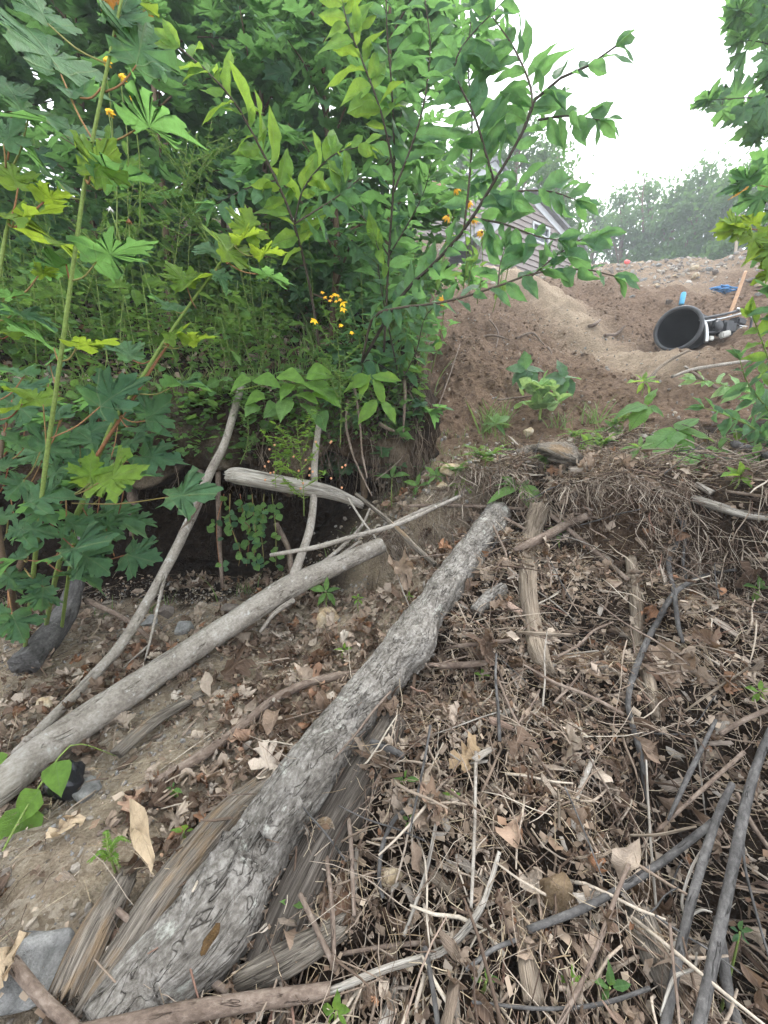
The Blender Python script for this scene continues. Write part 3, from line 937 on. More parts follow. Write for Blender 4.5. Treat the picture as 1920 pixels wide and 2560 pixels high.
# twigs, bark chips and fibres
def twig_shape(seed, bendy=.08, sides=5):
    r = np.random.default_rng(seed)
    p = [(r.normal() * bendy * (k > 0) * (k < 3), k / 3.0, abs(r.normal()) * bendy * .5 * (k > 0) * (k < 3)) for k in range(4)]
    V, F, bk = tube(p, [1, .9, .8, .55], sides, 4, 0, cap=True)
    # radius 1 unit in x/z must be scaled separately: keep centre line in lv
    c = resample(np.array(p), 5)
    cc = np.vstack([np.repeat(c, sides, 0), c[:1], c[-1:]])
    return V, F, cc
TW = [twig_shape(500 + k, .015 + .016 * k) for k in range(6)]

def scatter_twigs(T, L, R, rnd):
    b = B()
    pick = RNG.integers(0, len(TW), len(T))
    for k, (V, F, cc) in enumerate(TW):
        m = np.where(pick == k)[0]
        if not len(m): continue
        P = cc[None] * L[m][:, None, None] + (V - cc)[None] * R[m][:, None, None]
        P = np.einsum('nij,nvj->nvi', T[m][:, :3, :3], P) + T[m][:, None, :3, 3]
        nv = len(V)
        Fs = [(np.asarray(f)[None] + (np.arange(len(m)) * nv)[:, None, None]).reshape(-1, np.asarray(f).shape[1]) for f in F]
        b.add(P.reshape(-1, 3), Fs, rnd=np.repeat(rnd[m], nv))
    return b

x1, y1 = sample_xy(18000, f_heap, rmax=3.4)
x2, y2 = sample_xy(1300, f_wash, rmax=3.6)
x, y = np.r_[x1, x2], np.r_[y1, y2]
L = .03 + .20 * RNG.random(len(x)) ** 2.0
R = np.minimum(.0007 + .0040 * RNG.random(len(x)) ** 3.5, L * .045)
T = ground_frames(x, y, np.r_[RNG.random(len(x1)) ** 1.3 * .06, RNG.random(len(x2)) * .02] + .003, .35, .4)
tag(link('twig_debris', scatter_twigs(T, L, R, RNG.random(len(x))).mesh('twig_debris', M['twig'])), 'tangle of small broken twigs all over the brush heap', kind='stuff')

x, y = sample_xy(11000, lambda x, y: np.clip(f_heap(x, y) + .15 * f_wash(x, y), 0, 1), rmax=3.5)
L = .03 + .10 * RNG.random(len(x)) ** 1.5
R = .0005 + .0007 * RNG.random(len(x))
T = ground_frames(x, y, RNG.random(len(x)) * .055 + .004, .45)
tag(link('straw_debris', scatter_twigs(T, L, R, RNG.random(len(x))).mesh('straw_debris', M['straw'])), 'fine pale straw and needles strewn over the brush heap', kind='stuff')

def chip_shape(seed):
    r = np.random.default_rng(seed)
    rows, cols = 5, 3
    V2 = np.array([((c - 1) * .5 * (1 - .3 * abs(t - .5)) + r.normal() * .08, t + (t in (0, 1)) * r.normal() * .09) for t in np.linspace(0, 1, rows) for c in range(cols)])
    z = .18 * V2[:, 0] ** 2 * 4 * .3 + .06 * np.sin(V2[:, 1] * 5 + r.random() * 6)
    top = np.c_[V2, z + .05]; bot = np.c_[V2, z - .05]
    V = np.vstack([top, bot]); n = rows * cols
    ii = (np.arange(rows - 1)[:, None] * cols + np.arange(cols - 1)[None]).ravel()
    Q = np.stack([ii, ii + 1, ii + cols + 1, ii + cols], -1)
    ring = [k for k in range(cols)] + [cols * j + cols - 1 for j in range(1, rows)] + [n - 1 - k for k in range(1, cols)] + [cols * j for j in range(rows - 2, 0, -1)]
    k = np.array(ring); k2 = np.roll(k, -1)
    return V, [np.vstack([Q, Q[:, ::-1] + n, np.stack([k2, k, k + n, k2 + n], -1)])], np.c_[V[:, 0], V[:, 2], V[:, 1]]
SH['chip'] = [chip_shape(600 + k) for k in range(6)]
m_c, nt_c = nmat('chips')
r_c = rnd01(nt_c)
g_c = noise(nt_c, vscale(nt_c, attr(nt_c, 'lv', 'Vector'), (9, 9, .8)), 2.2, 4, .65)
c_c = mixc(nt_c, .8, ramp(nt_c, r_c, [(0, (.10, .065, .045)), (.3, (.20, .145, .105)), (.6, (.33, .27, .215)), (.85, (.44, .40, .35)), (1, (.25, .14, .09))]), ramp(nt_c, g_c, [(.3, .35), (.7, 1.4)]), 'MULTIPLY')
finish(nt_c, c_c, .88, g_c, .8, .006, .12)
M['chips'] = m_c
x1, y1 = sample_xy(3600, f_heap, rmax=3.5)
x2, y2 = sample_xy(500, f_wash, rmax=3.4)
x, y = np.r_[x1, x2], np.r_[y1, y2]
L = .02 + .085 * RNG.random(len(x)) ** 2.6
T = ground_frames(x, y, np.r_[RNG.random(len(x1)) * .06, RNG.random(len(x2)) * .01] + .004, .4)
tag(link('bark_debris', scatter('chip', T, np.c_[L * (.12 + .25 * RNG.random(len(x))), L, L * .25], RNG.random(len(x))).mesh('bark_debris', M['chips'])),
    'splintered wood chips and bark flakes in the brush heap', kind='stuff')

x, y = sample_xy(15000, lambda x, y: np.clip(f_heap(x, y) + .12 * f_wash(x, y), 0, 1), rmax=3.4)
L = .006 + .022 * RNG.random(len(x)) ** 2
T = ground_frames(x, y, RNG.random(len(x)) * .05 + .002, .7)
SH['crumb'] = [(np.array([(-.5, 0, 0), (.5, .1, .1), (.4, 1, .2), (-.4, .9, 0), (0, .5, .35)]), [np.array([(0, 1, 4), (1, 2, 4), (2, 3, 4), (3, 0, 4)])], np.zeros((5, 3)))]
tag(link('crumb_litter', scatter('crumb', T, np.c_[L * .7, L, L * .5], RNG.random(len(x))).mesh('crumb_litter', M['dead_leaf'])), 'crushed leaf crumbs matted into the heap', kind='stuff')

# matted twigs hanging over the crest edge
ev = resample(np.c_[EDGE, 0 * EDGE[:, :1]], 400)[:, :2]
k_ = RNG.integers(0, 380, 2600)
x, y = ev[k_, 0] + RNG.normal(size=2600) * .02, ev[k_, 1] + RNG.normal(size=2600) * .03
dv = np.stack([RNG.normal(size=2600) * .5, -.6 + RNG.normal(size=2600) * .35, -.7 + RNG.normal(size=2600) * .35], -1)
T = frames(np.stack([x, y, H(x, y + .04) + .02 * RNG.random(2600)], -1), dv, np.tile([[0, -.5, 1.0]], (2600, 1)) + RNG.normal(size=(2600, 3)) * .3)
L = .04 + .15 * RNG.random(2600) ** 1.6
tag(link('fringe_debris', scatter_twigs(T, L, .0007 + .0022 * RNG.random(2600) ** 3, RNG.random(2600)).mesh('fringe_debris', M['twig'])), 'matted rootlets and twigs hanging over the crest edge of the heap', kind='stuff')

# gravel in the wash, clods and stones on the bare soil, rubble on the crest
def stone_shape(seed):
    import bmesh
    bm = bmesh.new(); bmesh.ops.create_icosphere(bm, subdivisions=1, radius=1)
    V = np.array([v.co[:] for v in bm.verts]); F = np.array([[v.index for v in f.verts] for f in bm.faces]); bm.free()
    r = np.random.default_rng(seed)
    V = V * (1 + .28 * (r.random(len(V))[:, None] - .5)) * (np.array([1, .75, .55]) + .2 * r.random(3))
    return V, [F], V * 0
SH['stone'] = [stone_shape(650 + k) for k in range(6)]
x1, y1 = sample_xy(6500, lambda x, y: f_wash(x, y) * (.1 + .9 * (1 - patchy(x, y, 2.3, 77))), rmax=3.3)
x2, y2 = sample_xy(700, lambda x, y: np.exp(-((x - .3) / .5) ** 2 - ((y - 2.8) / .35) ** 2), rmin=1.5, rmax=3.6, amax=50)
x3, y3 = sample_xy(1500, lambda x, y: f_soil(x, y) * .6, rmin=2.6, rmax=7, amax=50)
x, y = np.r_[x1, x2, x3], np.r_[y1, y2, y3]
s = np.r_[.0025 + .011 * RNG.random(len(x1)) ** 4, .004 + .022 * RNG.random(len(x2)) ** 3, .004 + .018 * RNG.random(len(x3)) ** 4]
T = ground_frames(x, y, s * .25, .8)
rn = RNG.random(len(x)); 
tag(link('gravel', scatter('stone', T, np.c_[s, s, s], rn).mesh('gravel', M['pebble'], flat=True)), 'pale grit and small pebbles washed out along the gully', kind='stuff')
def f_crest(x, y):
    return smooth((y - 8.0) / 2) * (x > -1) * (bil(gd, x, y) < .2)
x, y = sample_xy(3200, f_crest, rmin=8, rmax=13.5, amax=50)
s = .012 + .06 * RNG.random(len(x)) ** 3.5
T = ground_frames(x, y, s * .2, .5)
tag(link('rubble', scatter('stone', T, np.c_[s, s, s], RNG.random(len(x))).mesh('rubble', M['pebble'], flat=True)), 'broken grey stones heaped along the crest of the spoil', kind='stuff')
# crumbly soil clods
m_k, nt_k = nmat('clod')
c_k = ramp(nt_k, rnd01(nt_k), [(0, (.15, .095, .065)), (.5, (.20, .13, .09)), (1, (.27, .185, .13))])
finish(nt_k, c_k, .95, noise(nt_k, nd(nt_k, 'ShaderNodeNewGeometry').outputs['Position'], 90, 3), .6, .01, .1)
M['clod'] = m_k
x, y = sample_xy(6000, lambda x, y: np.clip(f_soil(x, y) * np.clip(1 - 1.8 * bil(ridge, x, y), 0, 1) * (.25 + .75 * patchy(x, y, 1.3, 55)) + .15 * f_heap(x, y) * (y > 1.8), 0, 1), rmin=1.8, rmax=9.5, amax=48)
s = .005 + .03 * RNG.random(len(x)) ** 5
T = ground_frames(x, y, s * .05, .8)
clods = scatter('stone', T, np.c_[s, s, s], RNG.random(len(x)))
clods.A['loam'] = [np.full(clods.n, .9)]
tag(link('clod_dirt', clods.mesh('clod_dirt', M['soil'])), 'crumbly brown clods on the bare soil of the gully', kind='stuff')

# ---------------------------------------------------------------- logs, sticks, planks (name, label, radius in frame pixels, points in frame, material ...)
def stick(name, label, pts, rpx, mat, cat='stick', group=None, lifts=None, ds=None, sides=10, seg=24, amp=.10, nscale=40, flatten=1.0, seed=None, stretch=.35, jag=.25, smoothsh=True, parent=None):
    """a limb lying on the slope: points in the frame dropped on the ground (or at set distances ds)"""
    seed = random.randint(0, 9999) if seed is None else seed
    P = []
    for k, (px, py) in enumerate(pts):
        if ds is not None and ds[k] is not None:
            P.append(GW(px, py, ds[k], .062 + np.interp(k, np.linspace(0, len(pts) - 1, len(rpx)), rpx) * ds[k] / FPX * .9))
        else:
            lf = lifts[k] if lifts is not None else .03
            P.append(G(px, py, lf))
    P = np.array(P)
    R = [np.interp(k, np.linspace(0, len(pts) - 1, len(rpx)), rpx) * depth(P[k]) / FPX for k in range(len(pts))]
    if ds is None and lifts is None:
        P[:, 2] += np.array(R) * .8
    V, F, bk = tube(P, R, sides, seg, amp, nscale, seed, flatten, True, stretch, jag * float(np.mean(R)))
    base = P[0].copy() if parent is None else np.array(parent.location)
    o = link(name, mesh_np(name, V - base, F, M[mat], {'bk': bk}), parent, None if parent else base)
    if parent is None: tag(o, label, cat, group)
    return o, P, R

# the long grey log
lg = thing('fallen_log', 'thick grey fallen log with flaking bark lying diagonally down the wash', 'log', W(300, 2470, .80))
LP = [(255, 2610), (381, 2452), (509, 2336), (620, 2163), (735, 1989), (862, 1809), (996, 1640), (1096, 1493), (1207, 1339), (1245, 1285)]
LD = [.74, .80, .86, .97, 1.12, 1.30, 1.56, 1.80, 2.20, 2.36]
LR = [104, 102, 98, 86, 77, 62, 54, 43, 37, 34]
LPw = np.array([GW(px, py, d, r * d / FPX * .62) for (px, py), d, r in zip(LP, LD, LR)])
LD = [depth(q) for q in LPw]
LRw = [r * d / FPX * f for r, d, f in zip(LR, LD, np.linspace(.86, .98, len(LD)))]
NSID, NSEG = 120, 420
V, F, bk = tube(LPw, LRw, NSID, NSEG, .045, 9, 5, 1.0, True, .6)
# swelling burl and knots as real relief
def bump_at(V, c, r, h):
    dd = np.linalg.norm(V - c, axis=1)
    return V, h * np.exp(-(dd / r) ** 2)
Cl = resample(LPw, NSEG + 1)
cen = np.vstack([np.repeat(Cl, NSID, 0), Cl[:1], Cl[-1:]])
out = V - cen
out = out / (np.linalg.norm(out, axis=1)[:, None] + 1e-9)
add = np.zeros(len(V))
for px, py, d, r, h in [(1070, 1610, 1.58, .08, .035), (1050, 1640, 1.52, .05, .02), (520, 2270, .86, .07, .02), (590, 2150, .90, .05, .02), (790, 1935, 1.1, .07, .016), (545, 2230, .87, .035, .018), (700, 2330, .86, .09, .03)]:
    add += bump_at(V, W(px, py, d), r, h)[1]
pt = fbm(bk * np.array([24, 24, 9]), 3, 8) * 3.2          # bark plates: terraces with sharp edges
fl_ = np.floor(pt); fr_ = pt - fl_
add += .0030 * (fl_ + smooth(fr_ / .18)) + .0022 * np.abs(fbm(bk * np.array([80, 80, 34]), 3, 12))
V = V + out * add[:, None]
link('trunk', mesh_np('trunk', V - np.array(lg.location), F, M['bark_grey'], {'bk': bk}), lg)
# lifted bark flake, rust-brown hollow under it, moss tuft, sawn stub
def curl_plate(w, l, th, curl, seed, rag=.1):
    r = np.random.default_rng(seed)
    rows, cols = 9, 7
    vv = []
    for j, t in enumerate(np.linspace(-.5, .5, rows)):
        e0, e1 = r.normal() * rag, r.normal() * rag
        for c in np.linspace(-.5, .5, cols):
            u = c * (1 + (e1 if c > 0 else e0))
            tt = t + (abs(t) > .49) * r.normal() * rag * .6
            vv.append((u * w, tt * l, curl * (u * u) * w * 2 + curl * .5 * tt * tt * l + r.normal() * .0012))
    vv = np.array(vv); n = len(vv)
    ii = (np.arange(rows - 1)[:, None] * cols + np.arange(cols - 1)[None]).ravel()
    Q = np.stack([ii, ii + 1, ii + cols + 1, ii + cols], -1)
    ring = np.array(list(range(cols)) + [cols * j + cols - 1 for j in range(1, rows)] + [n - 1 - k for k in range(1, cols)] + [cols * j for j in range(rows - 2, 0, -1)])
    k2 = np.roll(ring, -1)
    return np.vstack([vv, vv - [0, 0, th]]), np.vstack([Q, Q[:, ::-1] + n, np.stack([k2, ring, ring + n, k2 + n], -1)])
def on_log(px, py, lift=.0):
    """point on the upper surface of the long log seen at a place in the frame"""
    r = nrm(ray(px, py)); best = None; near = (9, None, None)
    for c, rr in zip(Cl, np.interp(np.linspace(0, 1, NSEG + 1), np.linspace(0, 1, len(LRw)), LRw)):
        t = (c - CAM) @ r
        q = CAM + r * t
        dd = np.linalg.norm(q - c)
        if dd / rr < near[0]: near = (dd / rr, q, c)
        if dd < rr * 1.02:
            k = t - math.sqrt(max(rr * rr - dd * dd, 0))
            if best is None or k < best[0]: best = (k, c)
    if best is None:
        nn = nrm(near[1] - near[2])
        return near[2] + (near[1] - near[2]) / near[0] + nn * lift, nn
    q = CAM + r * best[0]
    nn = nrm(q - best[1])
    return q + nn * lift, nn
axl = nrm(LPw[4] - LPw[2])
for nm, px, py, w, l, mat, lift, cu, lab in [('bark_flake', 575, 2160, .055, .075, 'bark_grey', .022, .8, 'lifted grey bark flake'), ('bare_hollow', 572, 2200, .035, .05, 'wood_brown', .004, .3, 'rust brown hollow under the flake'),
                                             ('bark_flake', 610, 2120, .05, .09, 'bark_grey', .014, .6, None), ('bark_flake', 700, 2040, .06, .10, 'bark_grey', .010, .5, None),
                                             ('bark_flake', 1050, 1660, .07, .13, 'bark_grey', .008, .4, None), ('bark_flake', 900, 1780, .06, .11, 'bark_grey', .008, .4, None)]:
    q, nn = on_log(px, py, lift)
    Vp, Fp = curl_plate(w, l, .004, cu, int(px))
    mt = frame(q, axl + .25 * nn, nn)
    Vp2 = Vp @ mt[:3, :3].T + mt[:3, 3]
    o = link(nm, mesh_np(nm, Vp2 - np.array(lg.location), Fp, M[mat], {'bk': Vp[:, [0, 2, 1]] * [1, 1, 1] + .3}), lg)
    if lab: o['label'] = lab
q, nn = on_log(522, 2345, .004)
o = link('moss_tuft', rock_mesh('moss_tuft', .018, .028, .014, M['moss'], 4, res=3, flat=False), lg)
mt = frame(q - np.array(lg.location), axl, nn); o.matrix_basis = Matrix(mt.tolist()); o['label'] = 'rusty brown moss tuft'

# half buried log pressed against its right side, with a sawn stub
ul = thing('rotten_log', 'dark rotten log half hidden under the thick grey log with a sawn stub', 'log', W(560, 2420, .95))
def tpart(name, P, R, mat, parent, sides=24, seg=60, amp=.08, nscale=14, seed=3, **kw):
    V, F, bk = tube(P, R, sides, seg, amp, nscale, seed, **kw)
    return link(name, mesh_np(name, V - np.array(parent.location), F, M[mat], {'bk': bk}), parent)
tpart('trunk', [GW(665, 2440, .93, .0), GW(770, 2200, 1.07, .0), GW(890, 1975, 1.28, .0), GW(985, 1810, 1.52, .0)], [.055, .06, .062, .05], 'wood_dark', ul, 32, 120, .05, 16, 9, stretch=.06)
st = tpart('branch_stub', [GW(850, 2010, 1.12, .05), GW(828, 2052, 1.05, .06), GW(808, 2085, 1.0, .07)], [.034, .032, .031], 'wood_grey', ul, 20, 10, .06, 20, 2)
q0, q1 = GW(828, 2052, 1.05, .06), GW(808, 2085, 1.0, .07)
ax = nrm(q1 - q0)
mt = frame(q1 + ax * .002 - np.array(ul.location), np.cross(ax, [0, 0, 1]), ax)
cp = rock_mesh('sawn_end', .026, .026, .003, M['wood_brown'], 3, res=2, flat=False)
o = link('sawn_end', cp, st); o.matrix_basis = Matrix(mt.tolist())

# second, slimmer pale log with an upright fork
pl = thing('slim_log', 'slim pale log with an upright fork reaching from the heap across the wash', 'log', W(0, 1960, 1.33))
S2 = [(-60, 2000), (0, 1965), (120, 1870), (270, 1765), (480, 1625), (640, 1520), (735, 1462), (860, 1405), (955, 1362)]
D2 = [1.26, 1.33, 1.43, 1.58, 1.83, 2.02, 2.13, 2.26, 2.36]
R2 = [62, 58, 54, 48, 40, 37, 37, 29, 26]
P2 = [GW(*p, d, r * d / FPX * .7) for p, d, r in zip(S2, D2, R2)]
tpart('trunk', P2, [r * depth(q) / FPX * .78 for r, q in zip(R2, P2)], 'bark_pale', pl, 40, 150, .035, 18, 21, stretch=.5)
tpart('fork_branch', [W(725, 1470, 2.10), W(745, 1410, 2.16), W(775, 1320, 2.22), W(785, 1230, 2.3), W(787, 1150, 2.38), W(800, 1040, 2.44)], [.035, .026, .023, .020, .02, .018], 'bark_pale', pl, 16, 50, .05, 20, 4)
tpart('branch_stub', [W(728, 1462, 2.08), W(790, 1440, 2.15), W(850, 1390, 2.25), W(900, 1352, 2.35)], [.016, .012, .010, .007], 'bark_pale', pl, 10, 24, .05, 20, 5)
tpart('branch_stub', [W(85, 1868, 1.38), W(72, 1850, 1.37), W(60, 1846, 1.36)], [.014, .012, .008], 'bark_pale', pl, 10, 8, .05, 20, 6)
tpart('root_stub', [W(735, 1500, 2.06), W(690, 1530, 2.0), W(650, 1580, 1.98)], [.016, .012, .008], 'bark_pale', pl, 10, 16, .05, 20, 6)

# leaning branch against the bank
lb = thing('leaning_branch', 'long thin grey branch leaning up against the undercut bank', 'branch', W(60, 1870, 1.42))
S3 = [(40, 1885), (130, 1795), (214, 1710), (312, 1597), (417, 1417), (480, 1290), (521, 1191), (561, 1110), (590, 1012), (605, 960)]
D3 = [1.40, 1.52, 1.66, 1.85, 2.1, 2.22, 2.3, 2.36, 2.42, 2.46]
R3 = [19, 19, 19, 18, 17, 17, 16, 14, 13, 11]
P3_ = [GW(*p, d, .04) if k < 4 else W(*p, d) for k, (p, d) in enumerate(zip(S3, D3))]
tpart('stem', P3_, [r * depth(q) / FPX * .68 for r, q in zip(R3, P3_)], 'bark_pale', lb, 20, 110, .07, 26, 13)
tpart('side_twig', [W(415, 1432, 2.06), W(398, 1500, 1.98), W(378, 1590, 1.88), W(360, 1660, 1.86)], [.010, .008, .006, .004], 'bark_pale', lb, 8, 20)
tpart('side_twig', [W(375, 1610, 1.88), W(330, 1650, 1.85), W(280, 1700, 1.78)], [.006, .005, .004], 'bark_pale', lb, 8, 12)
tpart('bark_sliver', [W(505, 1240, 2.2), W(480, 1290, 2.19), W(447, 1330, 2.17)], [.022, .020, .006], 'bark_brown', lb, 10, 14, .1, 30, 7, flatten=.5)

# bleached driftwood bar on top of the fork
db = thing('driftwood_bar', 'bleached grey driftwood bar lying level across the forked branch', 'driftwood', W(570, 1195, 2.2))
tpart('bar', [W(568, 1190, 2.22), W(600, 1190, 2.22), (W(720, 1213, 2.27)), W(820, 1230, 2.32), W(905, 1262, 2.38)], [.030, .046, .046, .040, .024], 'wood_pale', db, 28, 70, .13, 22, 17, stretch=.05, jag=.02)

# split weathered timber left of the long log, stump piece, lower log
def timber(name, label, P, R, mat, cat, sides=18, seg=70, amp=.16, flatten=.6, seed=1, jag=.05, stretch=.03, nscale=24, group=None):
    P = np.array(P)
    for k in range(len(P)):
        g = H(P[k][0], P[k][1]) + .02 + R[min(k, len(R) - 1)] * .8
        if P[k][2] < g:                      # slide towards the eye until it clears the ground
            dr_ = P[k] - CAM
            for f in np.linspace(1, .7, 60):
                q = CAM + dr_ * f
                if q[2] > H(q[0], q[1]) + .02 + R[min(k, len(R) - 1)] * .8:
                    break
            P[k] = q
    V, F, bk = tube(P, R, sides, seg, amp * .6, nscale, seed, flatten, True, stretch, jag)
    o = link(name, mesh_np(name, V - P[0], F, M[mat], {'bk': bk}), None, P[0])
    return tag(o, label, cat, group)
timber('split_timber', 'long split timber with grey and orange grain beside the thick grey log', [W(215, 2520, .80), W(300, 2394, .90), W(415, 2221, 1.05), W(560, 2047, 1.2), W(665, 1955, 1.30)], [.034, .038, .042, .045, .036], 'wood_grey', 'timber', 26, 120, .16, .75, 5)
timber('log_chunk', 'short weathered log chunk standing off the grey rock at the wash edge', [W(165, 2480, .83), W(225, 2350, .92), (W(305, 2205, 1.03))], [.034, .036, .028], 'wood_grey', 'log', 26, 60, .15, .8, 8, .03)
timber('bleached_log', 'bleached log half buried behind the pinkish branch', [W(600, 2455, .84), W(720, 2395, .88), W(850, 2320, .94)], [.026, .030, .022], 'wood_grey', 'log', 24, 60, .12, .9, 9, .03)
timber('rotten_board', 'rotten brown board bridging a dark hole in the heap', [W(1285, 1655, 1.56), W(1400, 1650, 1.6), W(1540, 1632, 1.62)], [.032, .036, .03], 'wood_brown', 'board', 14, 40, .12, .55, 3, .02)
timber('gnarled_root', 'gnarled grey root hanging down the front of the heap beside the log end', [W(1352, 1265, 2.30), W(1330, 1340, 2.18), W(1318, 1450, 1.98), W(1330, 1560, 1.80), W(1350, 1640, 1.68), W(1385, 1690, 1.58)], [.06, .05, .04, .036, .034, .012], 'wood_tan', 'root', 22, 80, .22, .7, 4, .02)
timber('tan_pole', 'peeled tan pole standing upright in the heap between twigs', [W(1578, 1400, 1.98), W(1590, 1500, 1.82), W(1600, 1620, 1.62), W(1622, 1700, 1.5), W(1640, 1790, 1.38)], [.024, .026, .024, .022, .014], 'wood_tan', 'pole', 16, 60, .10, 1, 6, .02)
timber('rotten_stump_piece', 'crumbling ring of rotten stump on the crest of the heap', [W(1290, 1135, 2.9), W(1340, 1125, 2.9), W(1400, 1130, 2.88), W(1445, 1150, 2.85)], [.04, .08, .10, .05], 'wood_grey', 'wood', 40, 60, .42, .55, 12, .06, .12, 30)
timber('white_driftwood', 'splintered bleached plank at the edge of the heap above dead leaves', [W(1745, 1250, 2.12), W(1800, 1268, 2.06), W(1870, 1290, 2.0), W(1990, 1300, 1.95)], [.04, .045, .03, .02], 'wood_pale', 'driftwood', 18, 50, .22, .4, 14, .05)
timber('upright_slat', 'pale splintered slat standing upright in front of the round brown stone', [W(1335, 2500, .80), W(1318, 2400, .84), W(1305, 2270, .93)], [.021, .019, .015], 'wood_tan', 'slat', 14, 36, .10, .35, 15, .02)
timber('white_sliver', 'white bark sliver poking up at the frame bottom below the pale twig', [W(945, 2600, .70), W(980, 2500, .78), W(992, 2430, .84)], [.012, .011, .003], 'wood_pale', 'bark', 10, 24, .08, .3, 16, .005)
timber('short_board', 'short grey board end lying by the arched black twig', [W(1030, 2145, 1.0), W(1085, 2190, .97), W(1150, 2240, .94)], [.014, .018, .012], 'wood_tan', 'board', 12, 20, .1, .5, 17, .01)
timber('wood_splinter', 'grey split wood behind the twin dark poles', [W(1600, 2280, .92), W(1640, 2400, .86), W(1680, 2480, .82)], [.03, .03, .02], 'wood_grey', 'wood', 14, 30, .15, .5, 18, .03)
timber('sunken_timber', 'grey sunken timber between the slim pale log and the leaf drift', [W(290, 1885, 1.42), W(390, 1800, 1.56), W(500, 1735, 1.68)], [.028, .03, .02], 'wood_grey', 'timber', 14, 40, .12, .6, 19, .02)
timber('rotten_stub', 'stubby ridged rotten branch end beside the upper log', [W(1190, 1530, 1.88), W(1230, 1490, 1.95), W(1262, 1470, 2.0)], [.03, .034, .03], 'bark_grey', 'branch', 16, 20, .2, 1, 20, .01)
timber('buried_trunk', 'dim dark trunk foot under the maple leaves beneath the bank', [W(60, 1660, 1.9), W(125, 1590, 1.98), W(180, 1490, 2.15), W(205, 1380, 2.3), W(215, 1250, 2.4)], [.06, .062, .045, .04, .035], 'bark_dark', 'trunk', 30, 70, .25, 1, 22, .02, .3)

